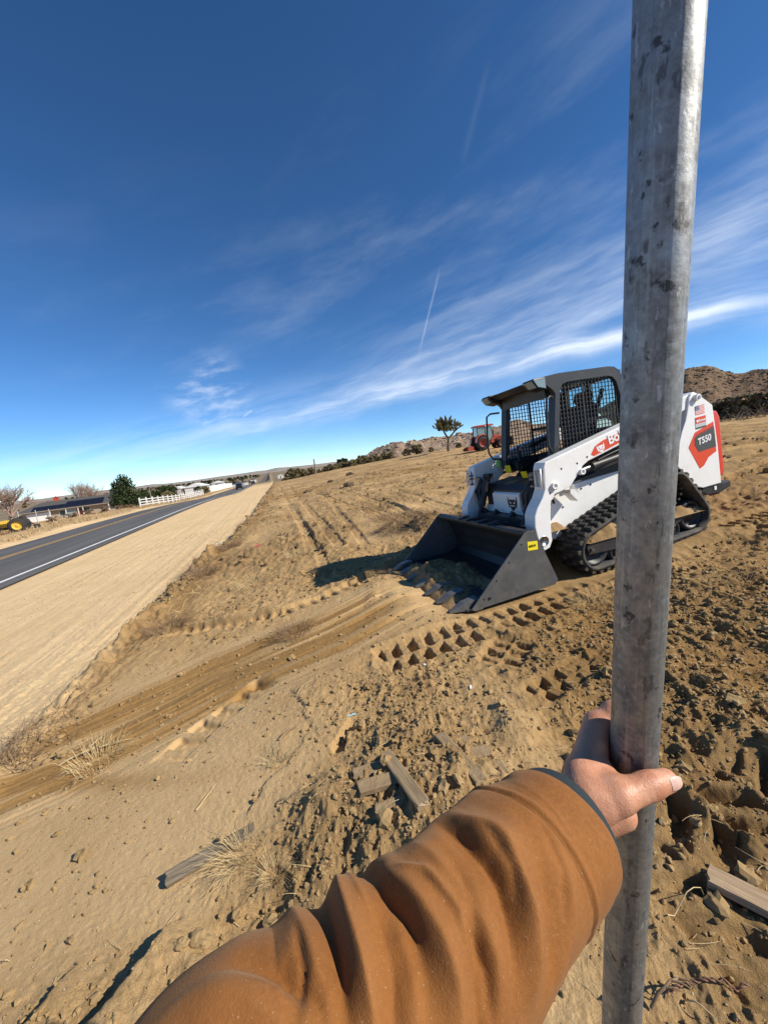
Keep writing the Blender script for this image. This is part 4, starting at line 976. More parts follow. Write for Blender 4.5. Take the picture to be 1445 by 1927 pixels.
    for sd in (1, -1): mb.tube([(-.20, .27*sd, 1.70), (-.10, .28*sd, 1.52), (.10, .29*sd, 1.28), (.36, .27*sd, 1.22)], .022, 8)
    mb.split('lap_bar', M_SEAT, C)
    for sd in (1, -1):
        J = MB(); J.tube([(.52, .27*sd, .95), (.53, .28*sd, 1.08), (.52, .27*sd, 1.16)], [.016, .014, .02], 10); J.bbox((.525, .27*sd, 1.20), (.045, .04, .09), .014); J.build('joystick', M_SEAT, C)
        mb = MB(); mb.bbox((.40, .33*sd, 1.02), (.36, .13, .12), .02); mb.build('side_console', M_SEAT, C)
    def tagbox(nm, c, d, m, ry=0, rz=0): MB().bbox(c, d, .004, Euler((0, RAD(ry), RAD(rz))).to_matrix()).build(nm, m, C)
    tagbox('warning_tag', (.66, -.33, 1.00), (.008, .11, .09), M_YELLOW, 6); tagbox('warning_tag', (.70, .02, .935), (.008, .085, .08), M_YELLOW, 20, 10)
    tagbox('warning_tag', (.69, -.47, 1.075), (.008, .05, .085), M_GREEN)
    # ---- bucket
    B = empty_part('bucket', R); Wd = .85
    out_ = [(1.40, .545), (1.30, .545), (1.22, .42), (1.17, .25), (1.16, .10), (1.20, .04), (1.32, .02), (1.93, .012)]
    inn = [(1.93, .030), (1.34, .045), (1.24, .07), (1.20, .14), (1.21, .25), (1.26, .40), (1.33, .505), (1.40, .515)]
    MB().prism(out_+inn, -Wd, Wd).build('shell', M_BLACK, B)
    for sd in (1, -1):
        MB().prism([(1.285, .545), (1.37, .545), (1.955, .022), (1.945, .004), (1.84, .004), (1.14, .02), (1.105, .055), (1.12, .10)], (Wd+.001)*sd, (Wd+.016)*sd).build('side_plate', M_WORN, B, bevel=.003)
        MB().prism([(1.36, .56), (1.40, .545), (1.985, .022), (1.95, .000), (1.88, .000), (1.845, .065), (1.31, .545)], (Wd+.017)*sd, (Wd+.029)*sd).build('wear_strip', M_WORN, B, bevel=.003)
        mb = MB()
        for k in range(4): mb.cyl((1.44+.14*k, (Wd+.02)*sd, .455-.125*k), (1.44+.14*k, (Wd+.0305)*sd, .455-.125*k), .008, n=8)
        mb.cyl((1.80, (Wd+.01)*sd, .07), (1.80, (Wd+.022)*sd, .07), .012, n=10); mb.split('bolt', M_DECAL_BLACK, B)
    mb = MB(); mb.box((1.93, 0, .012), (.16, 2*Wd, .020)); mb.build('cutting_edge', M_WORN, B)
    mb = MB(); mb.cyl((1.385, -Wd, .535), (1.385, Wd, .535), .022, n=12); mb.build('top_lip', M_BLACK, B)
    mb = MB()
    for y in (-.30, -.12, .12, .30): mb.prism([(1.28, .545), (1.42, .552), (1.42, .566), (1.28, .575)], y-.03, y+.03)
    mb.split('lip_hook', M_BLACK, B)
    for k in range(7):
        y = -.79+1.58*k/6; tm = MB()
        tm.add([(1.88, y-.052, -.004), (1.88, y+.052, -.004), (1.88, y+.052, .085), (1.88, y-.052, .085), (2.02, y-.046, .004), (2.02, y+.046, .004), (2.02, y+.040, .070), (2.02, y-.040, .070), (2.15, y-.016, .012), (2.15, y+.016, .012), (2.15, y+.014, .024), (2.15, y-.014, .024)],
               [(0, 3, 2, 1), (0, 1, 5, 4), (1, 2, 6, 5), (2, 3, 7, 6), (3, 0, 4, 7), (4, 5, 9, 8), (5, 6, 10, 9), (6, 7, 11, 10), (7, 4, 8, 11), (8, 9, 10, 11)])
        tm.build('tooth', M_WORN, B, bevel=.004)
    st = MB(); st.prism([(1.375, .385), (1.275, .375), (1.272, .45), (1.37, .462)], (Wd+.0165)*1, (Wd+.0175)); so_ = st.build('bucket_sticker', M_YELLOW, B)
    text_mesh('sticker_lettering', '68241', .030, M_DECAL_BLACK, B, (1.365, Wd+.019, .410), (-1, 0, -.05), (0, 0, 1))
    return R
def empty_part(name, parent):
    o = bpy.data.objects.new(name, None); COL.objects.link(o); o.parent = parent; o.empty_display_size = .05; return o
def soil_heap(lx, ly, h, nx, ny, seed):
    X, Y = np.meshgrid(np.linspace(-1, 1, nx), np.linspace(-1, 1, ny), indexing='ij')
    e = np.clip(1-(np.abs(X)**2.2+np.abs(Y)**2.2), 0, 1)**.6
    z = h*e*(1+.9*vnoise(X*lx*9+seed, Y*ly*9, seed)+.5*vnoise(X*lx*24, Y*ly*24, seed+1)) - .012
    V = np.stack([X*lx, Y*ly, z], -1).reshape(-1, 3); return quads_mesh('soil_heap', V, grid_faces(nx, ny))
LOADER = build_loader()

# ------------------------------------------------------------------ hills
def hill_material(name, a, b, c, sc):
    M = mat(name, a, .95, noise=(sc, .9, 12), col2=b, bump=(sc*4, 1.0, 5.0), spec=.1, dust=(c, .95, sc*11)); return M
def skyline_elev(px, py):
    d = ray(px, py); return math.atan2(d[0], d[1]), d[2]/math.hypot(d[0], d[1])
def build_hill(name, pts, dist, depth, m, rock, seed, ncol=360, nrow=44, nrock=0, rsize=1.0, rmat=None, rlabel=''):
    A = [skyline_elev(px, py) for px, py in pts]; az = np.array([a for a, _ in A]); el = np.array([e for _, e in A]); D = np.interp(az, az, dist)
    a = np.linspace(az[0], az[-1], ncol); e = np.interp(a, az, el); D = np.interp(a, az, dist)
    t = np.linspace(-1, 1, nrow)
    AA, TT = np.meshgrid(a, t); E_, DD = np.meshgrid(e, t)[0], np.meshgrid(D, t)[0]
    rad = DD*(1+depth*TT); x = rad*np.sin(AA); y = rad*np.cos(AA); g = base_z(x.ravel(), y.ravel()).reshape(x.shape)
    top = CAM_H+E_*DD; prof = np.clip(1-np.abs(TT)**1.5, 0, 1)
    k = DD/300.0
    nz = sum(vnoise(x/(s*k), y/(s*k), seed+i)*w for i, (s, w) in enumerate(((60, .30), (24, .22), (9, .13), (4, .07))))
    rk = np.clip(vnoise(x/(14*k), y/(14*k), seed+9)-.12, 0, 1)*rock+np.clip(vnoise(x/(5*k), y/(5*k), seed+8)-.15, 0, 1)*rock*.6
    h = np.maximum(top-g, 0)
    z = g-2+(h+2)*prof+h*(nz+rk)*np.where(np.abs(TT) < .95, 1, 0)*(1-.72*np.exp(-(TT/.12)**2))*prof
    me = quads_mesh(name, np.stack([x, y, z], -1).reshape(-1, 3), grid_faces(nrow, ncol)[:, ::-1]); me.materials.append(m); o = link(name, me); o['kind'] = 'structure'
    if nrock:
        r = np.random.default_rng(seed); P = np.stack([x, y, z], -1).reshape(-1, 3); ok = np.where((TT.ravel() < .05) & (TT.ravel() > -.8))[0]; w_ = np.clip(vnoise(P[ok, 0]/(30*dist[0]/300), P[ok, 1]/(30*dist[0]/300), seed+3)+.32, .03, 1)**2; pick = r.choice(ok, nrock, p=w_/w_.sum()); V0, F0 = ico_points()
        sz = rsize*(.35+1.3*r.uniform(0, 1, nrock)**3); d = 1+.35*r.uniform(-1, 1, (nrock, len(V0))); Q = V0[None]*d[..., None]*sz[:, None, None]*np.array([1.2, 1.2, .8])+P[pick][:, None, :]
        me = quads_mesh('hillside_boulders', Q.reshape(-1, 3), (F0[None]+(np.arange(nrock)*len(V0))[:, None, None]).reshape(-1, 3), smooth=False); me.materials.append(rmat); o = link('hillside_boulders', me); tag(o, rlabel, 'boulders', kind='stuff')
def ico_points():
    bm = bmesh.new(); bmesh.ops.create_icosphere(bm, subdivisions=1, radius=1.0); V = np.array([v.co[:] for v in bm.verts]); F = np.array([[v.index for v in f.verts] for f in bm.faces]); bm.free(); return V, F
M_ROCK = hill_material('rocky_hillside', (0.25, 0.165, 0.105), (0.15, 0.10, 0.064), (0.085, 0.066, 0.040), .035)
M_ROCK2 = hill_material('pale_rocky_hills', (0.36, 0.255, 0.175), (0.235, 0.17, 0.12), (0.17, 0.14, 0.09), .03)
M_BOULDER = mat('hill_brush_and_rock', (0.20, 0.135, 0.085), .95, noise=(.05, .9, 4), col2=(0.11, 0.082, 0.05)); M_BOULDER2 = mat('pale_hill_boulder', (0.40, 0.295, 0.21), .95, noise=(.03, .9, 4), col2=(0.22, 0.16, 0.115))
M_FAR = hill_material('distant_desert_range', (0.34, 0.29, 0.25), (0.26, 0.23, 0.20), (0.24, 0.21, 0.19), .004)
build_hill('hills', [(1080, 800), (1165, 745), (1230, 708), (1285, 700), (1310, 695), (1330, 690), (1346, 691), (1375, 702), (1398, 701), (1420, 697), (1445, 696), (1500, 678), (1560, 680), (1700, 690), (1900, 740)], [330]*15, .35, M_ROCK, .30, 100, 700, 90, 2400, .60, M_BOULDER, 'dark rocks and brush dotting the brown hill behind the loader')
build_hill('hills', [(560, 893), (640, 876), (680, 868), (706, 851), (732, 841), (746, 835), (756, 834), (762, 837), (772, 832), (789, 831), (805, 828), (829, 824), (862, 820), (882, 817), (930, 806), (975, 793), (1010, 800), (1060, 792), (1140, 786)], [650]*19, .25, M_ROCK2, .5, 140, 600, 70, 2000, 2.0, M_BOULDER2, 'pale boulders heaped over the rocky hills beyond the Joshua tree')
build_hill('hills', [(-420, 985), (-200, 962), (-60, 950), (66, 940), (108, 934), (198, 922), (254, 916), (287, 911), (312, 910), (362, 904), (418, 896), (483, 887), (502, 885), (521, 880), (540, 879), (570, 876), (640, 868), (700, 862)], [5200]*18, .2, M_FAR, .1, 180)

# ------------------------------------------------------------------ foliage
def leaf_cloud(blobs, n, size, seed, flat=1.0):
    """small leaf quads scattered through the shells of several blobs (centre, radii)"""
    r = np.random.default_rng(seed); vol = np.array([b[1][0]*b[1][1]*b[1][2] for b in blobs])**.67; cnt = np.maximum((n*vol/vol.sum()).astype(int), 3); C = []
    for (c, rd), k in zip(blobs, cnt):
        d = r.normal(size=(k, 3)); d /= np.linalg.norm(d, axis=1)[:, None]; C.append(np.array(c)+d*np.array(rd)*(r.uniform(.45, 1.08, (k, 1))))
    C = np.vstack(C); k = len(C); a = r.normal(size=(k, 3)); a /= np.linalg.norm(a, axis=1)[:, None]; b = np.cross(a, r.normal(size=(k, 3))); b /= np.linalg.norm(b, axis=1)[:, None]
    s = size*r.uniform(.55, 1.35, (k, 1)); a *= s; b *= s*.55*flat
    V = np.stack([C-a-b*.3, C+b, C+a-b*.2, C-b], 1).reshape(-1, 3); return V, np.arange(4*k).reshape(-1, 4)
def leaf_mat(name, a, b):
    return mat(name, a, .7, noise=(1.6, .95, 4), col2=b, spec=.2)
def twig_mesh(mb, base, h, spread, n, r0, seed, levels=3, gnarl=.25):
    rnd = random.Random(seed)
    def grow(p, d, ln, r, lv):
        pts = [p]; q = Vector(p); dd = Vector(d)
        for i in range(3):
            dd = (dd+Vector((rnd.uniform(-1, 1), rnd.uniform(-1, 1), rnd.uniform(-.5, .9)))*gnarl).normalized(); q = q+dd*ln/3; pts.append(tuple(q))
        mb.tube(pts, [r, r*.85, r*.7, r*.5], 5 if lv == 0 else 3, caps=False)
        if lv < levels:
            for k in range(n[min(lv, len(n)-1)]):
                t = rnd.uniform(.35, 1.0); i = min(int(t*3), 2); s = Vector(pts[i]).lerp(Vector(pts[i+1]), t*3-i)
                nd = (dd+Vector((rnd.uniform(-1, 1), rnd.uniform(-1, 1), rnd.uniform(-.2, .8)))*spread).normalized()
                grow(tuple(s), nd, ln*rnd.uniform(.5, .8), r*.5, lv+1)
    grow(base, (0, 0, 1), h, r0, 0)
M_BARK = mat('brown_bark', (0.13, 0.095, 0.065), .9, noise=(9, .7, 6), col2=(0.07, 0.05, 0.035), bump=(30, .7, .02))
M_TWIG = mat('grey_bare_twigs', (0.36, 0.25, 0.20), .9, noise=(2, .6, 4), col2=(0.25, 0.17, 0.13))
M_LEAF_D = leaf_mat('dark_green_leaves', (0.055, 0.075, 0.028), (0.030, 0.042, 0.016))
M_LEAF_O = leaf_mat('olive_scrub_leaves', (0.20, 0.165, 0.080), (0.12, 0.095, 0.045))
M_LEAF_B = leaf_mat('dark_brown_brush', (0.19, 0.145, 0.080), (0.10, 0.076, 0.042))
M_STRAW = mat('dry_straw', (0.62, 0.48, 0.26), .8, noise=(20, .7, 4), col2=(0.42, 0.30, 0.15), spec=.2)
M_TUMBLE = mat('dead_weed_stalks', (0.30, 0.205, 0.12), .9, noise=(15, .7, 4), col2=(0.16, 0.10, 0.06), spec=.1)
def plant(name, parts, loc, rz=0.0, scale=(1, 1, 1)):
    o = empty(name, loc, rz); o.scale = scale
    for nm, me in parts: link(nm, me, None, o)
    return o
def crown_mesh(nm, blobs, n, size, m, seed):
    V, F = leaf_cloud(blobs, n, size, seed); me = quads_mesh(nm, V, F, smooth=False); me.materials.append(m); return me
def blob_set(n, w, h, z0, seed, big=.5):
    r = random.Random(seed); out = []
    for _ in range(n):
        a = r.uniform(0, 6.28); q = r.uniform(.1, 1)**.6; z = r.uniform(0, 1); f = math.sqrt(max(.05, 1-(2*z-1)**2*.75))
        s = r.uniform(.6, 1.1)*big; out.append(((w*.62*q*f*math.cos(a), w*.62*q*f*math.sin(a), z0+h*(.12+.80*z)), (w*s*.55, w*s*.55, h*s*.42)))
    return out
def trunk_mesh(nm, h, r0, seed, n=(4, 3), levels=1, m=None, spread=.8):
    mb = MB(); twig_mesh(mb, (0, 0, -.15), h, spread, n, r0, seed, levels); me = mb.mesh(nm); me.materials.append(m or M_BARK); return me
# three kinds used again and again at a distance
TREE_KIND = [[('crown', crown_mesh('crown', blob_set(15, 2.0, 3.2, .5, 11), 1500, .24, M_LEAF_D, 11)), ('trunk', trunk_mesh('trunk', 2.0, .16, 11))],
             [('crown', crown_mesh('crown', blob_set(14, 2.3, 2.6, .3, 12), 1400, .25, M_LEAF_O, 12)), ('trunk', trunk_mesh('trunk', 1.7, .14, 12))],
             [('crown', trunk_mesh('crown', 1.7, .05, 13, (6, 5, 4), 3, M_TWIG)), ('trunk', trunk_mesh('trunk', 1.6, .12, 14, (3,), 1, M_TWIG))]]
SCRUB_KIND = [[('foliage', crown_mesh('foliage', blob_set(16, 1.15, 1.2, .05, 20+k, .50), 1500, .11, (M_LEAF_O, M_LEAF_O, M_LEAF_B)[k], 20+k)), ('stems', trunk_mesh('stems', .9, .035, 30+k, (7, 4), 2, M_TWIG, 1.2))] for k in range(3)]
BROWN_SCRUB = [('foliage', crown_mesh('foliage', blob_set(9, 1.2, 1.1, .05, 25, .45), 600, .10, leaf_mat('brown_scrub_leaves', (0.24, 0.155, 0.09), (0.15, 0.095, 0.055)), 25)), ('stems', trunk_mesh('stems', .8, .03, 35, (7, 4), 2, M_TWIG, 1.2))]
def on_ground(x, y, dz=0.0): return (x, y, gz(x, y)+dz)
def put(kind, name, x, y, s, label, cat, group=None, sz=None, dz=0.0):
    rnd = random.Random(int(x*91+y*37)); o = plant(name, kind, on_ground(x, y, dz), rnd.uniform(0, 6.28), (s, s, sz or s)); tag(o, label, cat, group); return o

# ------------------------------------------------------------------ Joshua tree
def build_joshua():
    x, y, _ = at_depth(843, 846, 45/ray(843, 846)[1]); z = gz(x, y); root = empty('joshua_tree', (x, y, z)); root.scale = (1.02,)*3
    tag(root, 'lone Joshua tree with forked trunk and spiky green crown beside the red tractor', 'tree')
    rnd = random.Random(5); tr = MB(); tips = []
    def limb(p, d, ln, r, lv):
        q = Vector(p); pts = [p]; dd = Vector(d)
        for i in range(3):
            dd = (dd+Vector((rnd.uniform(-.2, .2), rnd.uniform(-.2, .2), .10))).normalized(); q = q+dd*ln/3; pts.append(tuple(q))
        tr.tube(pts, [r, r*.95, r*.88, r*.8], 7, caps=False)
        if lv >= 3: tips.append((Vector(pts[1]), q, dd)); return
        n = 2 if lv == 0 else rnd.choice((2, 3, 3))
        a0 = rnd.uniform(0, 6.28) if lv else 0.15
        for k in range(n):
            a = a0+2*math.pi*k/n+rnd.uniform(-.4, .4); out = (.55, .75, .60)[min(lv, 2)]
            nd = (dd*.75+Vector((math.cos(a), math.sin(a)*.8, .10))*out).normalized(); limb(tuple(q), nd, ln*(.62, .62, .60)[min(lv, 2)]*rnd.uniform(.85, 1.2), r*.72, lv+1)
    limb((0, 0, -.1), (.03, 0, 1), 1.62, .155, 0)
    for k in range(88):
        a = rnd.uniform(0, 6.28); q = rnd.uniform(.15, 1)**.6; zz = rnd.uniform(0, 1); rad = 1.55*math.sqrt(max(.08, 1-(zz*1.15-.35)**2*1.1))*q
        b_ = Vector((math.cos(a)*rad+.05, math.sin(a)*rad*.8, 2.55+1.30*zz)); d_ = Vector((math.cos(a)*.55*q, math.sin(a)*.5*q, .85)).normalized(); tips.append((b_-d_*.45, b_, d_))
        near = min(tips[:12], key=lambda t: (t[0]-(b_-d_*.5)).length); tr.tube([tuple(near[0]), tuple(near[0].lerp(b_-d_*.45, .6)-Vector((0, 0, .08))), tuple(b_-d_*.4), tuple(b_)], [.06, .055, .05, .045], 6, caps=False)
    tr.build('trunk', mat('joshua_bark', (0.115, 0.085, 0.06), .95, bump=(25, .9, .03), noise=(12, .7, 6), col2=(0.06, 0.045, 0.03)), root)
    M1 = leaf_mat('joshua_leaves', (0.34, 0.32, 0.13), (0.20, 0.195, 0.075)); M2 = mat('dead_joshua_leaves', (0.22, 0.16, 0.09), .9)
    for k, (a, b, d) in enumerate(tips):
        V = []; F = []
        for q in range(110):
            t = rnd.uniform(0.15, 1); p = a.lerp(b, t); u = Vector((rnd.gauss(0, 1), rnd.gauss(0, 1), rnd.gauss(0, 1))); u = (u-d*u.dot(d)).normalized(); o = (u*(1.05-.55*t)+d*(.35+.9*t)).normalized()
            w = o.cross(d).normalized()*.042; e = p+o*rnd.uniform(.14, .22); i = len(V); V += [tuple(p-w), tuple(p+w), tuple(e)]; F.append((i, i+1, i+2))
        me = bpy.data.meshes.new('leaf_cluster'); me.from_pydata(V, [], F); me.materials.append(M1); link('leaf_cluster', me, None, root)
build_joshua()

# ------------------------------------------------------------------ red tractor on the rise
M_TRED = mat('tractor_red_paint', (0.43, 0.065, 0.028), .4, coat=.2, dust=((0.45, 0.32, 0.2), .25, 3))
M_RIM = mat('dusty_red_rim', (0.30, 0.035, 0.020), .6, dust=((0.3, 0.2, 0.13), .5, 4))
M_TYRE = mat('tyre_rubber', (0.022, 0.022, 0.023), .8, noise=(5, .5, 5), col2=(0.06, 0.05, 0.038))
M_GLASS = mat('greenish_cab_glass', (0.16, 0.24, 0.23), .06, coat=.5, spec=.8)
def wheel_parts(parent, c, r, w, rimm, lugs=18, name='wheel'):
    W_ = empty_part(name, parent); mb = MB()
    mb.lathe([(r*.58, -w), (r*.90, -w), (r, -w*.7), (r, w*.7), (r*.90, w), (r*.58, w)], c, 'y', 28)
    for k in range(lugs):
        for sd in (-1, 1):
            a = 2*math.pi*(k+.25*sd)/lugs; R_ = Euler((RAD(28*sd), -a+math.pi/2, 0)).to_matrix()
            mb.box((c[0]+r*1.005*math.cos(a), c[1]+sd*w*.45, c[2]+r*1.005*math.sin(a)), (r*.10, w*1.0, r*.07), Euler((0, -a+math.pi/2, 0)).to_matrix())
    mb.build('tyre', M_TYRE, W_)
    mb = MB(); mb.lathe([(0, -w*.35), (r*.2, -w*.4), (r*.25, -w*.2), (r*.5, -w*.45), (r*.59, -w*.8), (r*.60, w*.8), (r*.5, w*.45), (r*.25, w*.2), (r*.2, w*.4), (0, w*.35)], c, 'y', 24); mb.build('rim', rimm, W_)
def build_tractor():
    x, y, _ = at_depth(905, 848, 36/ray(905, 848)[1]); z = gz(x, y)
    x += .75; z = gz(x, y); R = empty('farm_tractor', (x, y, z), RAD(6)); R.scale = (.95,)*3; tag(R, 'red farm tractor with glazed cab, front loader and box blade on the rise', 'tractor')
    for sd in (1, -1):
        wheel_parts(R, (-.85, .72*sd, .66), .66, .21, M_RIM, name='rear_wheel'); wheel_parts(R, (1.05, .66*sd, .44), .44, .15, M_RIM, 14, name='front_wheel')
        MB().prism([(-1.55, .75), (-1.50, 1.15), (-1.25, 1.42), (-.85, 1.50), (-.45, 1.40), (-.30, 1.20), (-.38, 1.16), (-.55, 1.33), (-.85, 1.40), (-1.2, 1.33), (-1.42, 1.1), (-1.47, .75)], .52*sd, .94*sd).build('fender', M_TRED, R)
        MB().prism([(.15, 1.30), (.30, 1.36), (1.1, 1.22), (1.75, .85), (2.15, .42), (2.05, .36), (1.65, .75), (1.05, 1.08), (.3, 1.22)], .50*sd, .60*sd).build('loader_arm', M_TRED, R)
        mb = MB(); mb.cyl((.35, .55*sd, .85), (1.25, .55*sd, 1.12), .05); mb.build('loader_cylinder', M_BLACK, R)
        MB().prism([(.05, .6), (.35, .6), (.38, 1.34), (.12, 1.34)], .44*sd, .56*sd).build('loader_post', M_TRED, R)
        mb = MB()
        for xa, xb in ((-1.22, -1.28), (-.45, -.48), (.30, .12)): mb.tube([(xa, .58*sd, 1.25), (xb, .56*sd, 2.20)], .035, 6)
        mb.tube([(.30, .58*sd, 1.25), (-.1, .58*sd, .75)], .035, 6); mb.build('cab_post', M_TYRE, R)
        MB().prism([(-1.20, 1.42), (-.50, 1.48), (-.52, 2.16), (-1.25, 2.16)], .565*sd, .575*sd).build('side_window', M_GLASS, R)
        MB().prism([(-.42, 1.05), (.0, .8), (.24, 1.28), (.10, 2.16), (-.45, 2.16)], .565*sd, .575*sd).build('door_glass', M_GLASS, R)
    mb = MB(); mb.prism([(-.62, 1.32), (-.62, 1.36), (.10, 2.2), (.14, 2.18)], .1, .1); 
    MB().prism([(-1.42, 2.20), (-1.46, 2.27), (-1.30, 2.36), (.15, 2.40), (.38, 2.34), (.36, 2.25), (.1, 2.20)], -.68, .68).build('cab_roof', M_TRED, R, bevel=.03)
    mb = MB(); mb.box((.19, 0, 1.72), (.012, 1.06, .95), Euler((0, RAD(-10), 0)).to_matrix()); mb.build('windscreen', M_GLASS, R)
    mb = MB(); mb.box((-1.24, 0, 1.78), (.012, 1.06, .8)); mb.build('rear_glass', M_GLASS, R)
    for yy in (-.45, .45): MB().bbox((.36, yy, 2.22), (.06, .16, .09), .015).build('work_lamp', M_DECAL_WHITE, R); 
    MB().bbox((-.42, -.69, 2.22), (.14, .05, .09), .015).build('work_lamp', M_DECAL_WHITE, R)
    MB().prism([(.25, .72), (.22, 1.28), (.5, 1.36), (1.25, 1.26), (1.50, 1.12), (1.52, .72)], -.34, .34).build('hood', M_TRED, R, bevel=.05)
    mb = MB(); mb.box((.3, 0, .62), (2.6, .42, .34)); mb.box((-.85, 0, .66), (.3, 1.2, .25)); mb.box((1.05, 0, .44), (.2, 1.15, .16)); mb.box((-.6, 0, 1.0), (1.2, .9, .5)); mb.build('frame', M_TYRE, R)
    MB().bbox((-.75, 0, 1.45), (.12, .5, .6), .05).build('seat', M_SEAT, R)
    MB().prism([(2.10, .95), (2.02, .55), (2.06, .25), (2.20, .15), (2.75, .22), (2.74, .25), (2.22, .22), (2.12, .32), (2.10, .56), (2.16, .95)], -.85, .85).build('front_bucket', M_TYRE, R)
    mb = MB(); mb.box((-2.0, 0, .28), (.05, 1.5, .40)); mb.build('box_blade', M_TRED, R)
    for sd in (1, -1): MB().prism([(-2.35, .06), (-1.75, .06), (-1.75, .40), (-1.95, .50), (-2.35, .30)], .74*sd, .77*sd).build('blade_side', M_TRED, R); mb = MB(); mb.tube([(-1.2, .35*sd, .55), (-1.95, .45*sd, .35)], .035, 6); mb.build('link_arm', M_TYRE, R)
    mb = MB(); mb.tube([(-1.1, 0, .95), (-1.95, 0, .55)], .03, 6); mb.build('top_link', M_TYRE, R)
    mb = MB(); mb.cyl((.7, .3, 1.3), (.7, .3, 1.85), .035); mb.build('exhaust', M_TYRE, R)
build_tractor()

# ------------------------------------------------------------------ scrub, trees on and beyond the lot
def px_place(px, py, dep):
    p = at_depth(px, py, dep/ray(px, py)[1]); return float(p[0]), float(p[1])
rnd = random.Random(21)
for k in range(30):
    px = 538+k*6.6+rnd.uniform(-3, 3); x, y = px_place(px, 890, rnd.uniform(70, 82)); put(SCRUB_KIND[rnd.choice((0, 1))], 'creosote_bush', x, y, rnd.uniform(.9, 1.6), 'olive creosote bush in the row along the far edge of the lot', 'bush', 'creosote bushes along the far edge of the lot', dz=-.2)
for (px, dep, s, lab) in ((644, 84, 1.25, 'round dark evergreen tree standing above the creosote row'), (592, 95, .8, 'small dark evergreen among the creosote bushes near the road'), (690, 92, .95, 'low dark tree at the foot of the rocky hills')):
    x, y = px_place(px, 880, dep); put(TREE_KIND[0], 'evergreen_tree', x, y, s*.75, lab, 'tree', sz=s*.62)
for (px, dep, s, k, lab) in ((766, 66, 1.0, 1, 'grey-green bush left of the dark bush on the skyline'), (786, 62, 1.25, 2, 'dark rounded bush on the skyline left of the Joshua tree'), (735, 72, 1.1, 0, 'olive bush on the skyline before the rocky hills'), (812, 58, .6, 1, 'low sparse bush nearest the Joshua tree'), (865, 52, .55, 1, 'low pale bush between Joshua tree and tractor')):
    x, y = px_place(px, 855, dep); put(SCRUB_KIND[k], 'desert_bush', x, y, s*1.05, lab, 'bush', dz=-.1)
# brush thicket behind the loader on the right
for i, (px, dep, s) in enumerate(((1292, 38, 1.5), (1322, 36, 1.7), (1352, 33, 1.6), (1378, 36, 1.9), (1404, 31, 1.75), (1430, 34, 1.9), (1458, 30, 1.7), (1490, 33, 1.9), (1530, 30, 1.8))):
    x, y = px_place(px, 770, dep); put(SCRUB_KIND[2], 'brush_thicket', x, y, s*1.1, '%s thicket in the dark brush line behind the loader, counted from the pole' % ('first second third fourth fifth sixth seventh eighth ninth'.split()[i]), 'bush', 'brush line behind the loader', sz=s*.78, dz=-.15)
for i, (px, dep, lab) in enumerate(((1362, 27, 'bare grey dead branches piled at the foot of the brush, left'), (1405, 26, 'bare grey dead branches piled at the foot of the brush, middle'), (1440, 26, 'bare grey dead branches piled at the foot of the brush, right'))):
    x, y = px_place(px, 785, dep); mb = MB(); r_ = random.Random(70+i)
    for k in range(26):
        a = r_.uniform(0, 6.28); p = Vector((r_.uniform(-1.2, 1.2), r_.uniform(-.4, .4), .05)); d = Vector((math.cos(a), math.sin(a)*.4, r_.uniform(.05, .8))).normalized(); q = p+d*r_.uniform(.5, 1.3)
        mb.tube([tuple(p), tuple(p.lerp(q, .5)+Vector((0, 0, r_.uniform(-.08, .12)))), tuple(q)], [.022, .016, .007], 4, caps=False)
    o = mb.build('dead_branches', M_BARK, recalc=False); o['kind'] = 'stuff'; o.location = on_ground(x, y); tag(o, lab, 'branches')
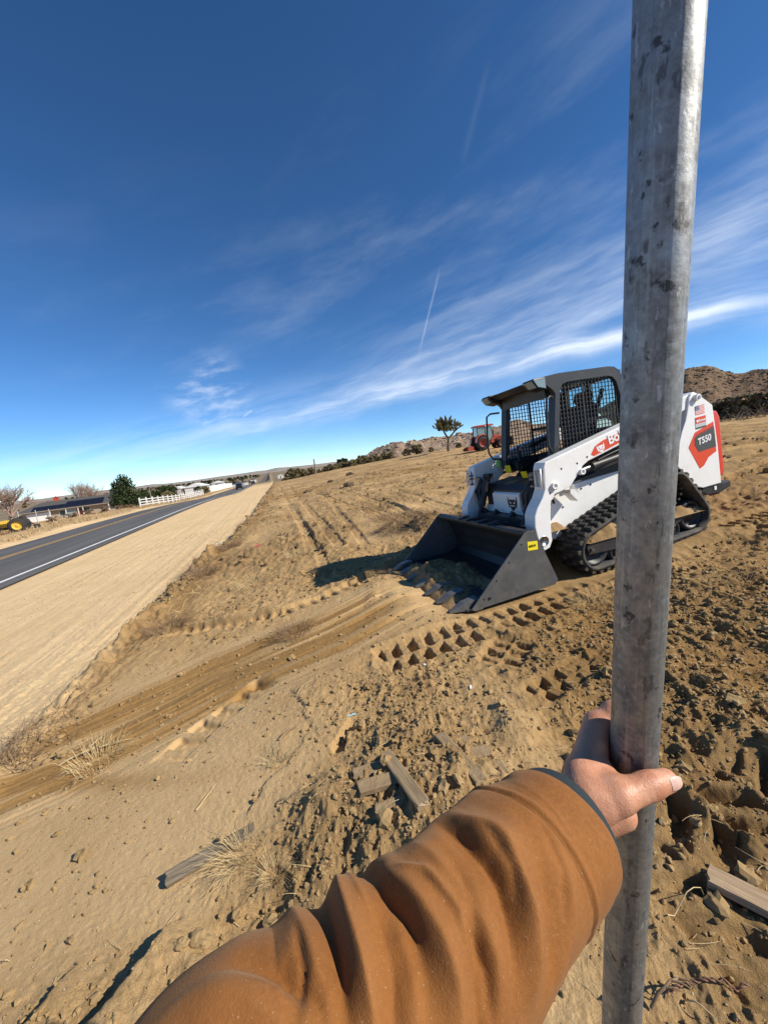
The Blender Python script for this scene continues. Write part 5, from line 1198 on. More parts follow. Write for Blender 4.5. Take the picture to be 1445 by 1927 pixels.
# low pale tufts scattered on the far lot
# ------------------------------------------------------------------ beyond the road: house, trees, fence, machine, cars
M_ROOF = mat('dark_grey_shingles', (0.085, 0.082, 0.080), .85, noise=(6, .5, 6), col2=(0.055, 0.052, 0.05))
M_SOLAR = mat('solar_panel_glass', (0.012, 0.014, 0.026), .45, spec=.25)
M_STUCCO = mat('tan_stucco', (0.36, 0.29, 0.22), .9, noise=(2, .4, 5), col2=(0.28, 0.22, 0.16))
M_TRIM = mat('white_trim', (0.70, 0.70, 0.68), .6)
M_WIN = mat('house_window_glass', (0.03, 0.04, 0.045), .08, coat=.5)
M_BRICK = mat('red_chimney_brick', (0.42, 0.075, 0.04), .8, noise=(8, .5, 4), col2=(0.28, 0.05, 0.03))
def build_house():
    a = at_depth(36, 968, 96/ray(36, 968)[1]); b = at_depth(222, 942, 104/ray(222, 942)[1]); L = math.hypot(b[0]-a[0], b[1]-a[1]); ez = CAM_H-3.0
    R = empty('ranch_house', (a[0], a[1], ez-2.5), math.atan2(b[1]-a[1], b[0]-a[0])); tag(R, 'long low ranch house with dark roof, solar panels and a red chimney across the road', 'house')
    # local: x along the front, -y towards the road, z up; eave at 2.5
    D = 8.5
    mb = MB(); mb.box((L/2, D/2, 1.0), (L-.8, D, 3.0)); mb.build('wall', M_STUCCO, R)
    ov = .9; rz = 2.3
    mb = MB(); V = [(-.6, -ov, 2.45), (L+.6, -ov, 2.45), (L+.6, D+ov, 2.45), (-.6, D+ov, 2.45), (3.6, D/2, 2.45+rz), (L-1.5, D/2, 2.45+rz), (-.6, -ov, 2.62), (L+.6, -ov, 2.62), (L+.6, D+ov, 2.62), (-.6, D+ov, 2.62)]
    mb.add(V, [(6, 7, 5, 4), (8, 9, 4, 5), (7, 8, 5), (9, 6, 4), (0, 1, 7, 6), (1, 2, 8, 7), (2, 3, 9, 8), (3, 0, 6, 9), (3, 2, 1, 0)]); roof = mb.build('roof', M_ROOF, R)
    mb = MB(); mb.box((L/2, -ov-.02, 2.52), (L+1.2, .05, .14)); mb.build('fascia', M_STUCCO, roof)
    # chimney with cap
    mb = MB(); mb.box((6.6, D/2+.2, 5.1), (.95, .8, 1.0)); mb.box((6.6, D/2+.2, 5.65), (1.15, 1.0, .14)); mb.cyl((6.6, D/2+.2, 5.7), (6.6, D/2+.2, 6.0), .2, .12, 10); mb.build('chimney', M_BRICK, roof)
    mb = MB(); mb.box((L-1.2, D/2+.5, 5.2), (2.2, 1.4, 1.1)); mb.build('roof_cooler', M_ROOF, roof)
    sl = math.atan2(rz-.17, D/2+ov)
    def panel(x, t0):
        y = -ov+(D/2+ov)*t0; z = 2.62+(rz-.17)*t0+.10; MB().box((x, y, z), (1.62, 1.02, .05), Euler((sl, 0, 0)).to_matrix()).build('solar_panel', M_SOLAR, R)
    for i in range(int((L-5)/1.68)):
        x = 3.4+1.68*i
        for t0 in ((.14, .36) if i < 4 else (.14, .36, .58)): panel(x, t0)
    def win(x, w, z0, z1, m=M_WIN):
        f = MB().box((x, -.02, (z0+z1)/2), (w+.24, .10, z1-z0+.2)).build('window', M_TRIM, R)
        MB().box((x, -.06, (z0+z1)/2), (w, .08, z1-z0)).build('pane', m, f)
    win(8.6, 1.1, .9, 2.15); win(L*.62, 1.2, .3, 2.2); win(L*.67, .9, .9, 2.1); win(L*.93, 1.2, .8, 2.1); win(10.2, 2.2, .5, 2.1, M_LENS)
    MB().box((12.2, -.03, 1.2), (1.0, .1, 2.1)).build('door', M_BRICK, R)
    MB().box((3.6, -.06, 1.15), (4.6, .1, 2.1)).build('garage_door', M_TRIM, R)
    for x in (6.3, 9.6, 13.2, L*.58, L*.9): MB().box((x, -ov+.15, 1.2), (.14, .14, 2.5)).build('porch_post', M_TRIM, R)
build_house()
def bare_tree(px, py, dep, h, seed, label, r0=.16, n=(6, 6, 5)):
    x, y = px_place(px, py, dep); o = empty('bare_tree', on_ground(x, y)); tag(o, label, 'tree')
    mb = MB(); twig_mesh(mb, (0, 0, -.2), h*.34, .55, (3,), r0, seed, 0); link('trunk', mb.mesh('trunk'), M_TWIG, o)
    mb = MB(); rr = random.Random(seed)
    for k in range(7):
        a = 2*math.pi*k/7; sub = MB(); twig_mesh(sub, (0, 0, 0), h*.44, .85, n, r0*.60, seed+k+1, 3, .25)
        R_ = Euler((rr.uniform(.15, .75), 0, a)).to_matrix(); mb.add([(R_ @ Vector(v))+Vector((0, 0, h*.30)) for v in sub.v], sub.f, True)
    me = mb.mesh('crown'); link('crown', me, M_TWIG, o); return o
bare_tree(22, 972, 66, 6.6, 3, 'big bare reddish-grey tree at the left edge before the house', .24)
bare_tree(-22, 980, 62, 6.4, 8, 'bare grey tree cut by the left edge of the picture', .24)
bare_tree(150, 945, 118, 8.2, 13, 'bare pale tree behind the middle of the house roof')
bare_tree(172, 940, 124, 8.0, 19, 'bare pale tree behind the right part of the house roof')
bare_tree(196, 938, 130, 4.6, 23, 'small bare tree behind the roof next to the green tree')
def green_tree():
    x, y = px_place(238, 945, 88); o = empty('evergreen_tree', on_ground(x, y)); tag(o, 'tall dark green tree at the right end of the ranch house', 'tree')
    bl = [((0, 0, 1.6), (2.6, 2.2, 1.5)), ((-1.4, .2, 1.8), (1.8, 1.6, 1.5)), ((1.7, 0, 1.6), (1.9, 1.6, 1.3)), ((-.5, 0, 3.2), (1.9, 1.7, 1.5)), ((.8, .2, 3.4), (1.5, 1.4, 1.3)), ((-.2, 0, 4.7), (1.3, 1.2, 1.1)), ((-1.3, 0, 4.2), (1.1, 1, .9)), ((1.0, 0, 4.8), (1.0, .9, .8)), ((.2, 0, 5.6), (.9, .8, .7)), ((2.6, 0, .9), (1.2, 1, .9))]
    link('crown', crown_mesh('crown', bl, 5200, .19, M_LEAF_D, 51), None, o); link('trunk', trunk_mesh('trunk', 2.6, .26, 52), None, o); o.scale = (1.15, 1.15, 1.25)
green_tree()
# white rail fence along the far side of the road
def fence_run(pa, pb, npost, h, label, solid=False, rails=(.35, .75, 1.15)):
    a, b = np.array(from_ns(*pa)), np.array(from_ns(*pb)); o = empty('white_fence', on_ground(a[0], a[1])); tag(o, label, 'fence'); z0 = o.location.z
    P = [(a+(b-a)*t) for t in np.linspace(0, 1, npost)]; Z = [gz(*p)-z0 for p in P]; dv = unit(np.append(b-a, 0)); ang = math.atan2(b[1]-a[1], b[0]-a[0]); R_ = Euler((0, 0, ang)).to_matrix()
    for p, z in zip(P, Z): MB().box((p[0]-a[0], p[1]-a[1], z+h/2), (.16, .16, h+.2), R_).build('post', M_TRIM, o)
    for i in range(npost-1):
        p, q = P[i]-a, P[i+1]-a
        if solid:
            mb = MB(); mb.prism([(0, Z[i]-.05), (np.linalg.norm(q-p), Z[i+1]-.05), (np.linalg.norm(q-p), Z[i+1]+h*.92), (0, Z[i]+h*.92)], -.02, .02); pn = mb.build('panel', M_TRIM, o); pn.location = (p[0], p[1], 0); pn.rotation_euler = (0, 0, ang)
        else:
            for r_ in rails: mb = MB(); mb.prism([(0, Z[i]+r_-.07), (np.linalg.norm(q-p), Z[i+1]+r_-.07), (np.linalg.norm(q-p), Z[i+1]+r_+.07), (0, Z[i]+r_+.07)], -.02, .02); pn = mb.build('rail', M_TRIM, o); pn.location = (p[0], p[1], 0); pn.rotation_euler = (0, 0, ang)
fence_run((-19, 65), (-19, 91), 9, 1.35, 'white rail fence nearest the green tree across the road')
fence_run((-19, 93), (-19, 121), 13, 1.5, 'white slatted fence farther along the road, left of the reddish tree')
fence_run((-20.5, 146), (-20.5, 226), 9, 2.4, 'long solid white wall by the road beyond the reddish tree', solid=True)

# chain-link posts before the house
for i, px in enumerate((68, 100, 133)):
    x, y = from_ns(-24-2*i, 46+7*i); mb = MB(); mb.cyl((0, 0, -.2), (0, 0, 1.6), .04, n=6); mb.cyl((0, 0, 1.6), (0, 0, 1.66), .05, .02, 6); o = mb.build('fence_post', mat('grey_fence_post', (0.42, 0.41, 0.40), .6)); o.location = on_ground(x, y); tag(o, ('thin grey fence post in the weeds nearest the yellow machine', 'thin grey fence post in the weeds, middle of three before the house', 'thin grey fence post in the weeds, farthest right before the house')[i], 'post')
M_YEL = mat('faded_yellow_paint', (0.66, 0.42, 0.045), .55, dust=((0.4, 0.3, 0.2), .4, 3))
def build_backhoe():
    x, y = from_ns(-22.0, 40.0); R = empty('loader_tractor', on_ground(x, y), RAD(212)); tag(R, 'old yellow loader tractor parked in the weeds at the left edge across the road', 'tractor')
    for sd in (1, -1):
        wheel_parts(R, (-.95, .7*sd, .62), .62, .2, M_YEL, 14, 'rear_wheel'); wheel_parts(R, (.85, .62*sd, .38), .38, .13, M_YEL, 12, 'front_wheel')
        MB().prism([(-.45, .9), (-.35, 1.15), (.9, 1.05), (1.9, .45), (1.85, .33), (.85, .88)], .52*sd, .62*sd).build('loader_arm', M_YEL, R)
        MB().prism([(-.5, .55), (-.2, .55), (-.3, 1.15), (-.5, 1.1)], .42*sd, .54*sd).build('loader_post', M_YEL, R)
        mb = MB(); mb.cyl((.1, .56*sd, .6), (1.1, .56*sd, .86), .05); mb.build('loader_cylinder', M_TYRE, R)
    MB().prism([(-.3, .55), (-.3, 1.05), (1.1, 1.0), (1.2, .9), (1.2, .55)], -.3, .3).build('hood', M_YEL, R, bevel=.04)
    mb = MB(); mb.box((0, 0, .5), (2.4, .4, .3)); mb.box((.85, 0, .38), (.15, 1.1, .14)); mb.build('frame', M_TYRE, R)
    MB().prism([(-.55, .85), (-.5, .95), (-1.0, .98), (-1.1, 1.35), (-1.2, 1.35), (-1.12, .88)], -.25, .25).build('seat', M_SEAT, R)
    MB().prism([(1.80, .75), (1.78, .35), (1.9, .12), (2.5, .15), (2.5, .18), (1.95, .2), (1.86, .4), (1.86, .75)], -.85, .85).build('front_bucket', M_YEL, R)
    mb = MB(); mb.tube([(-1.3, 0, .5), (-1.7, .0, .7), (-2.0, 0, .35)], .06, 6); mb.box((-2.05, 0, .32), (.3, .9, .3)); mb.build('rear_blade', M_TYRE, R)
    mb = MB(); mb.tube([(-.15, 0, 1.0), (-.42, 0, 1.25)], .025, 6); mb.lathe([(.17, 0), (.19, .02), (.19, -.02), (.17, 0)], (-.45, 0, 1.27), 'x', 16); mb.build('steering_wheel', M_TYRE, R)
build_backhoe()
def build_car(n, s, label, col, sc=1.0, rev=True):
    x, y = from_ns(n, s); R = empty('car', (x, y, float(road_z(s))+.10*(1-((n+11.25)/3.5)**2)+.01), math.atan2(DY, DX)+(math.pi if rev else 0)); R.scale = (sc,)*3; tag(R, label, 'car')
    P = mat('car_paint_'+label.split()[0], col, .3, coat=.6)
    MB().prism([(-2.3, .45), (-2.32, .85), (-2.2, 1.02), (1.0, 1.08), (2.1, .96), (2.3, .75), (2.32, .42), (1.9, .34), (-1.9, .34)], -.92, .92).build('body', P, R, bevel=.06)
    MB().prism([(-2.15, 1.02), (-1.95, 1.62), (-1.6, 1.74), (.2, 1.74), (.45, 1.68), (1.05, 1.07)], -.80, .80).build('cabin', P, R, bevel=.05)
    mb = MB(); mb.add([(1.06, -.72, 1.10), (1.06, .72, 1.10), (.50, .66, 1.66), (.50, -.66, 1.66)], [(0, 1, 2, 3)]); mb.build('windscreen', M_WIN, R)
    for sd in (1, -1):
        MB().prism([(.85, 1.12), (.40, 1.62), (-1.5, 1.66), (-1.85, 1.12)], .805*sd, .812*sd).build('side_window', M_WIN, R)
        for xx in (1.45, -1.45): wheel_parts(R, (xx, .80*sd, .36), .36, .12, M_STEEL, 0, 'wheel')
        mb = MB(); mb.bbox((2.29, .66*sd, .80), (.06, .34, .14), .02); mb.build('head_lamp', M_DECAL_WHITE, R)
        mb = MB(); mb.bbox((1.0, 1.0*sd, 1.15), (.1, .2, .14), .02); mb.build('mirror', P, R)
    MB().bbox((2.32, 0, .66), (.04, .95, .22), .015).build('grille', M_TYRE, R)
    MB().bbox((2.33, 0, .46), (.06, 1.7, .14), .02).build('bumper', M_TYRE, R)
    return R
build_car(-10.0, 134, 'dark sport utility vehicle on the road, nearer of the two cars', (0.012, 0.013, 0.018), 1.12, False)
build_car(-10.0, 238, 'small dark car farther down the road, farther of the two cars', (0.015, 0.015, 0.018), 1.05, False)
# utility poles
M_WOOD = mat('weathered_pole_wood', (0.20, 0.16, 0.12), .9)
def utility_pole(px, py, dep, h, label, arm=True):
    x, y = px_place(px, py, dep); o = empty('utility_pole', on_ground(x, y)); tag(o, label, 'pole'); mb = MB(); mb.cyl((0, 0, -.5), (0, 0, h), .14, .10, 8); mb.build('post', M_WOOD, o)
    if arm: MB().box((0, 0, h-.4), (1.6, .1, .12)).build('cross_arm', M_WOOD, o)
utility_pole(285, 940, 76, 3.4, 'short white-topped pole beside the white fence', False)
utility_pole(595, 895, 62, 2.4, 'thin wooden stake standing before the creosote row', False)
x_, y_ = px_place(335, 925, 150)
def pumpjack_tree(): pass
put(TREE_KIND[1], 'reddish_tree', *from_ns(-20.5, 133), 1.15, 'reddish-brown bushy tree between the two white fences', 'tree', sz=.9)
put(TREE_KIND[0], 'evergreen_tree', *from_ns(-27, 122), 1.2, 'dark green tree behind the slatted white fence', 'tree', sz=.95)
put(SCRUB_KIND[1], 'desert_bush', *from_ns(-15.5, 215), 1.2, 'olive bush beside the road between the two dark cars', 'bush')
for k in range(440):
    n = -rnd.uniform(22, 150); s = rnd.uniform(115, 620)
    if k > 90: n = -rnd.uniform(30, 420); s = rnd.uniform(200, 1500)
    if k > 290: n = -rnd.uniform(60, 1000); s = rnd.uniform(900, 2600)
    if k < 30: n = -rnd.uniform(24, 60); s = rnd.uniform(110, 200)
    x, y = from_ns(n, s)
    if x/y < (-.62 if s < 400 else -.95): continue
    ki = rnd.choice((0, 0, 1, 1, 2)); sc = rnd.uniform(.8, 1.5)*(2.3 if s > 900 else 1.5 if s > 300 else 1.05)
    put(TREE_KIND[ki], ('evergreen_tree', 'desert_tree', 'bare_tree')[ki], x, y, sc, ('dark green tree in the far valley beyond the white fences', 'olive tree in the far valley beyond the white fences', 'bare grey tree in the far valley beyond the white fences')[ki], 'tree', ('dark green valley trees', 'olive valley trees', 'bare valley trees')[ki], sz=sc*.8)
for k in range(26):
    n = rnd.uniform(6, 60); s = rnd.uniform(180, 620); x, y = from_ns(n, s); ki = rnd.choice((0, 1)); sc = rnd.uniform(.8, 1.4)
    put(TREE_KIND[ki], ('evergreen_tree', 'desert_tree')[ki], x, y, sc, ('dark green tree on the right of the far road', 'olive tree on the right of the far road')[ki], 'tree', ('dark trees right of the far road', 'olive trees right of the far road')[ki], sz=sc*.8)
M_BLD = mat('pale_building_wall', (0.62, 0.60, 0.56), .8)
def building(n, s, w, d, h, label, group=None, roofc=None):
    x, y = from_ns(n, s); R = empty('building', on_ground(x, y), math.atan2(DY, DX)); tag(R, label, 'building', group)
    MB().box((0, 0, h/2-.3), (w, d, h+.6)).build('wall', M_BLD, R)
    MB().prism([(-d/2-.4, h), (0, h+d*.18), (d/2+.4, h), (d/2+.4, h-.12), (-d/2-.4, h-.12)], -w/2-.3, w/2+.3, 'x').build('roof', roofc or M_TRIM, R)
    for k in range(3):
        f = MB().box((w*(-.3+.3*k), -d/2, h*.55), (w*.14, .08, h*.4)).build('window', M_WIN, R)
    MB().box((-w/2-.02, 0, h*.45), (.1, 1.1, h*.8)).build('door', M_WIN, R)
building(-31, 185, 12, 8, 2.9, 'white building behind the solid white wall')
building(-25, 205, 6, 5, 3.2, 'tall white shed next to the dark sport utility vehicle')
for k, (n, s) in enumerate(((-48, 230), (-32, 260), (-60, 330), (-26, 340), (-44, 420), (16, 300), (22, 380), (-30, 480), (30, 470), (-70, 500), (14, 560), (-24, 600))):
    building(n, s, 12+k % 5*2, 8, 3.2+k % 3*.5, 'small pale building in the far town along the road', 'far town buildings', M_ROOF if k % 2 else None)

# ------------------------------------------------------------------ loose things on the ground near the camera
def scatter(n, seed, xr, yr, weight, rmin=0.5):
    r = np.random.default_rng(seed); out = []
    while len(out) < n:
        m = 20000; x = r.uniform(*xr, m); y = r.uniform(*yr, m); w = weight(x, y); k = (r.uniform(0, 1, m) < w) & (np.hypot(x, y) > rmin); out += list(zip(x[k], y[k]))
        if len(out) > n: break
    return np.array(out[:n])
def ico(sub):
    bm = bmesh.new(); bmesh.ops.create_icosphere(bm, subdivisions=sub, radius=1.0); bm.verts.ensure_lookup_table()
    V = np.array([v.co[:] for v in bm.verts]); F = np.array([[v.index for v in f.verts] for f in bm.faces]); bm.free(); return V, F
def clods(name, pts, sizes, sub, seed, m, label, cat, lift=.25):
    r = np.random.default_rng(seed); V0, F0 = ico(sub); n = len(pts); z = ground_z(pts[:, 0], pts[:, 1])
    Q = r.normal(size=(n, 3, 3)); Q, _ = np.linalg.qr(Q)
    sc = sizes[:, None]*r.uniform(.6, 1.25, (n, 3)); d = 1+.42*r.uniform(-1, 1, (n, len(V0)))
    P = V0[None]*d[..., None]*sc[:, None, :]; P = np.einsum('nij,nvj->nvi', Q, P); P[..., 2] *= .8
    P += np.stack([pts[:, 0], pts[:, 1], z+sizes*lift], 1)[:, None, :]
    F = (F0[None]+(np.arange(n)*len(V0))[:, None, None]).reshape(-1, 3)
    me = quads_mesh(name, P.reshape(-1, 3), F, smooth=False); me.materials.append(m); o = link(name, me); tag(o, label, cat, kind='stuff'); return o
def off_prints(x, y):
    k = np.ones(len(x))
    for pts, w, *_ in PRINTS[:10]: k *= sstep(w*.45, w*.62, seg_frame(x, y, pts)[2])
    return np.maximum(k, np.where((x > .55) & (y < 1.6), .45, .06))
def w_rough(x, y):
    ro, _, sa, _, _ = lot_masks(x, y); return (np.clip(ro-.15, 0, 1)**1.5+.05)*(1-sa)*off_prints(x, y)*np.clip(1.7-np.hypot(x, y)/5.0, 0.03, 1)*(loader_pad(x, y)[0] < .3)
M_CLOD = mat('dry_soil_clods', (0.37, 0.255, 0.125), .97, noise=(3, .9, 6), col2=(0.24, 0.160, 0.074), bump=(90, .6, .006), spec=.08)
M_MIDCLOD = mat('brown_lot_clods', (0.27, 0.18, 0.09), .97, noise=(1.2, .9, 4), col2=(0.15, 0.098, 0.052), spec=.08)
p_ = scatter(19000, 1, (-2.6, 3.4), (0.35, 5.5), lambda x, y: w_rough(x, y)*np.clip(1.9-np.hypot(x, y)/2.4, .12, 1)); r_ = np.random.default_rng(2)
clods('soil_crumbs', p_, (.0032+.0085*r_.uniform(0, 1, len(p_))**2.5)*(.6+.25*np.hypot(p_[:, 0], p_[:, 1])), 1, 3, M_CLOD, 'small crumbs of loose dry soil over the churned lot', 'soil')
p_ = scatter(1000, 4, (-2.4, 3.4), (0.35, 5.5), w_rough)
clods('soil_clods', p_, .009+.024*r_.uniform(0, 1, len(p_))**3, 2, 5, M_CLOD, 'larger clods of dry soil lying on the churned lot', 'soil')
p_ = scatter(2600, 6, (-12, 14), (4, 32), lambda x, y: np.clip(lot_masks(x, y)[0]-.3, 0, 1)*(loader_pad(x, y)[0] < .1))
clods('lot_clods', p_, .016+.07*r_.uniform(0, 1, len(p_))**4, 1, 7, M_MIDCLOD, 'scattered clods over the middle of the lot', 'soil')
p_ = scatter(2600, 8, (-4.5, 3), (0.4, 5), lambda x, y: np.clip(1.4-np.hypot(x, y)/4, .1, 1))
clods('grit', p_, .0016+.0028*r_.uniform(0, 1, len(p_))**3, 1, 9, mat('pale_grit', (0.52, 0.44, 0.33), .8, noise=(6, .8, 3), col2=(0.34, 0.25, 0.15)), 'pale grit and pebbles on the sandy ground', 'gravel')
p_ = scatter(2600, 15, (-9, -0.5), (1.8, 16), lambda x, y: lot_masks(x, y)[2]*(to_ns(x, y)[0] > -7.5))
clods('shoulder_pebbles', p_, (.003+.008*r_.uniform(0, 1, len(p_))**3)*(.5+.12*np.hypot(p_[:, 0], p_[:, 1])), 1, 16, mat('shoulder_pebble', (0.50, 0.38, 0.24), .85, noise=(6, .8, 3), col2=(0.36, 0.25, 0.14)), 'pebbles and crumbs scattered on the sandy shoulder', 'gravel')
def w_bank(x, y):
    n_, s_ = to_ns(x, y); return np.exp(-((n_-berm_n(s_)-.12)/.20)**2)*np.clip(.35+1.6*vnoise(s_*1.1, 2.0, 97), 0, 1)
p_ = scatter(1300, 17, (-5.5, -1.0), (2.2, 14), w_bank)
clods('bank_clods', p_, .010+.030*r_.uniform(0, 1, len(p_))**3, 1, 18, M_CLOD, 'broken clods along the bank between lot and shoulder', 'soil')
# soil pushed together in front of the bucket and between its teeth
def bucket_soil():
    nx, ny = 60, 90; X, Y = np.meshgrid(np.linspace(-1, 1, nx), np.linspace(-1, 1, ny), indexing='ij'); lx = 1.76+.36*X; ly = -.02+.80*Y
    e = np.clip(1-np.abs(X)**2.4, 0, 1)*np.clip(1-np.abs(Y)**6, 0, 1)
    h = e*(.115+.12*vnoise(lx*4, ly*4, 3)+.09*np.abs(vnoise(lx*9, ly*9, 4))+.04*vnoise(lx*24, ly*24, 5)+.02*vnoise(lx*50, ly*50, 6))-.02
    h = h*np.clip(.55+.6*np.exp(-((ly+.15)/.45)**2), 0, 1.2)
    gx, gy = mloc(lx, ly); z = mplane(gx, gy)+np.maximum(h, -.03)
    me = quads_mesh('loose_soil', np.stack([gx, gy, z], -1).reshape(-1, 3), grid_faces(nx, ny)); me.materials.append(M_DIRT); o = link('loose_soil', me); tag(o, 'brown soil scooped up against the bucket teeth', 'soil', kind='stuff')
bucket_soil()
# straw: thin bent strips
def straw(name, pts, lens, seed, m, label, cat, w=.0011, lift=.004, up=.25):
    r = np.random.default_rng(seed); n = len(pts); z = ground_z(pts[:, 0], pts[:, 1]); a = r.uniform(0, 6.28, n); d = np.stack([np.cos(a), np.sin(a), r.uniform(-.05, up, n)], 1); s = np.stack([-np.sin(a), np.cos(a), np.zeros(n)], 1)
    p0 = np.stack([pts[:, 0], pts[:, 1], z+lift], 1); k = 4; V = []; bend = r.normal(0, .22, n)
    for i in range(k+1):
        t = i/k; c = p0+d*(lens*t)[:, None]+s*(bend*lens*(t*t))[:, None]; c[:, 2] += .18*lens*t*(1-t)
        ww = w*(1-.6*t); up_ = np.zeros_like(c); up_[:, 2] = ww*1.2
        V += [c-s*ww, c+up_, c+s*ww]
    V = np.stack(V, 1); m_ = V.shape[1]; F = []
    for i in range(k):
        for b in range(2): F.append([3*i+b, 3*i+b+1, 3*i+3+b+1, 3*i+3+b])
    F = (np.array(F)[None]+(np.arange(n)*m_)[:, None, None]).reshape(-1, 4)
    me = quads_mesh(name, V.reshape(-1, 3), F); me.materials.append(m); o = link(name, me); tag(o, label, cat, kind='stuff'); return o
p_ = scatter(1500, 11, (-2.2, 3.2), (0.5, 6), lambda x, y: np.clip(lot_masks(x, y)[0], 0, 1)*np.clip(1.5-np.hypot(x, y)/6, .05, 1)*(loader_pad(x, y)[0] < .2))
straw('straw_litter', p_, r_.uniform(.015, .09, len(p_)), 12, M_STRAW, 'bits of pale straw and stalks littering the lot', 'straw')
p_ = scatter(2600, 13, (-8, 12), (4, 28), lambda x, y: np.clip(lot_masks(x, y)[0], 0, 1)*(vnoise(x*.6, y*.6, 77) > .02)*(loader_pad(x, y)[0] < .2))
straw('stubble', p_, r_.uniform(.06, .24, len(p_)), 14, M_STRAW, 'pale dry stubble across the middle of the lot', 'straw', w=.004, up=.9)
p_ = scatter(1500, 19, (-5.5, -1.0), (2.2, 14), lambda x, y: w_bank(x, y)*(vnoise(x*1.1, y*1.1, 98) > .05))
straw('bank_weeds', p_, r_.uniform(.05, .22, len(p_)), 20, M_TUMBLE, 'dead weeds along the bank between lot and shoulder', 'weeds', w=.002, up=1.0)
p_ = scatter(2200, 21, (-0.6, 3.0), (5.6, 8.2), lambda x, y: np.exp(-(seg_frame(x, y, [(0.1, 7.2), (1.0, 6.6), (2.4, 6.2)])[2]/.25)**2))
straw('windrow_stalks', p_, r_.uniform(.08, .30, len(p_)), 22, M_TUMBLE, 'dead stalks heaped in the windrow beyond the bucket', 'weeds', w=.003, up=.8)
def tuft(px, py, name, label, n, h, spread, m, cat='grass', seed=0, w=.0016, lean=(0, 0), flat=.5):
    x, y = ghit(px, py); rr = random.Random(seed*7+int(px)); mb = MB(); o0 = Vector(on_ground(x, y))
    n = int(n*1.7); w = w*.62
    for k in range(n):
        a = rr.uniform(0, 6.28); q = rr.uniform(0, 1)**.5*spread*.5; b = Vector((math.cos(a)*q, math.sin(a)*q, -.01)); t = rr.uniform(.15, 1.25)
        d = Vector((math.cos(a)*t*flat*2+lean[0], math.sin(a)*t*flat*2+lean[1], rr.uniform(.35, 1.0)))*h*rr.uniform(.4, 1.0); mid = b+d*.55+Vector((0, 0, .12*h)); e = b+d; e.z = max(e.z*.75, .004)
        mb.tube([tuple(b), tuple(mid), tuple(e)], [w, w*.8, w*.3], 3, caps=False)
    o = mb.build(name, m, recalc=False); o.location = o0; tag(o, label, cat); return o
tuft(452, 1612, 'dry_grass_tuft', 'clump of dry straw grass lying over the half-buried plank', 120, .13, .14, M_STRAW, seed=1, w=.0012, lean=(-.2, -.3))
tuft(515, 1650, 'dry_grass_tuft', 'pale spiky straw tuft just right of the half-buried plank', 90, .10, .07, M_STRAW, seed=2, w=.0012)
tuft(318, 1190, 'dead_weed', 'flattened dead weed on the bank where lot meets sandy shoulder', 130, .28, .35, M_TUMBLE, 'weed', 3, .002)
tuft(555, 1198, 'dead_weed', 'dark dead weed tangle left of the bucket shadow track print', 120, .20, .30, M_TUMBLE, 'weed', 4, .002)
tuft(185, 1428, 'dead_weed', 'tangle of dry roots and sticks on the brown bladed strip', 90, .16, .30, M_STRAW, 'weed', 5, .0022)
tuft(480, 1105, 'dry_grass_tuft', 'sparse pale grass standing between wheel tracks before the bucket shadow', 110, .30, .50, M_STRAW, seed=6, w=.0025)
tuft(560, 1050, 'dry_grass_tuft', 'pale grass clump above the tip of the loader shadow', 90, .28, .40, M_STRAW, seed=7, w=.003)
tuft(605, 1087, 'dry_grass_tuft', 'small reddish grass clump at the tip of the loader shadow', 60, .16, .2, M_TUMBLE, seed=8, w=.002)
tuft(1110, 1135, 'dry_grass_tuft', 'pale tangle of roots beside the near track print under the loader', 80, .16, .25, M_STRAW, seed=9, w=.002)
tuft(520, 1440, 'dry_grass_tuft', 'thin straw clump between boot print and brown strip', 50, .12, .08, M_STRAW, seed=10, w=.0012, lean=(.3, .4))
tuft(790, 1290, 'dead_weed', 'little dead weed in the middle of the churned soil', 50, .09, .12, M_TUMBLE, 'weed', 11, .0012)
tuft(385, 1085, 'dead_weed', 'dark dead weed on the edge bank farther along the shoulder', 110, .28, .4, M_TUMBLE, 'weed', 12, .003)
tuft(430, 1035, 'dead_weed', 'scrubby dead weed with litter on the bank beside the shoulder', 110, .32, .5, M_TUMBLE, 'weed', 13, .004)
tuft(640, 1000, 'dead_weed', 'low dead stalks on the lot left of the bucket', 110, .22, .7, M_TUMBLE, 'weed', 14, .004)
tuft(745, 975, 'dead_weed', 'windrow of dead stalks behind the bucket corner', 200, .28, 1.0, M_TUMBLE, 'weed', 15, .004)
tuft(700, 962, 'dead_weed', 'dark heap of dead stalks farther left behind the bucket', 160, .25, .9, M_TUMBLE, 'weed', 16, .004)
tuft(1400, 1100, 'dead_weed', 'upright dead stalk on the churned soil right of the pole', 30, .20, .12, M_TUMBLE, 'weed', 17, .002)
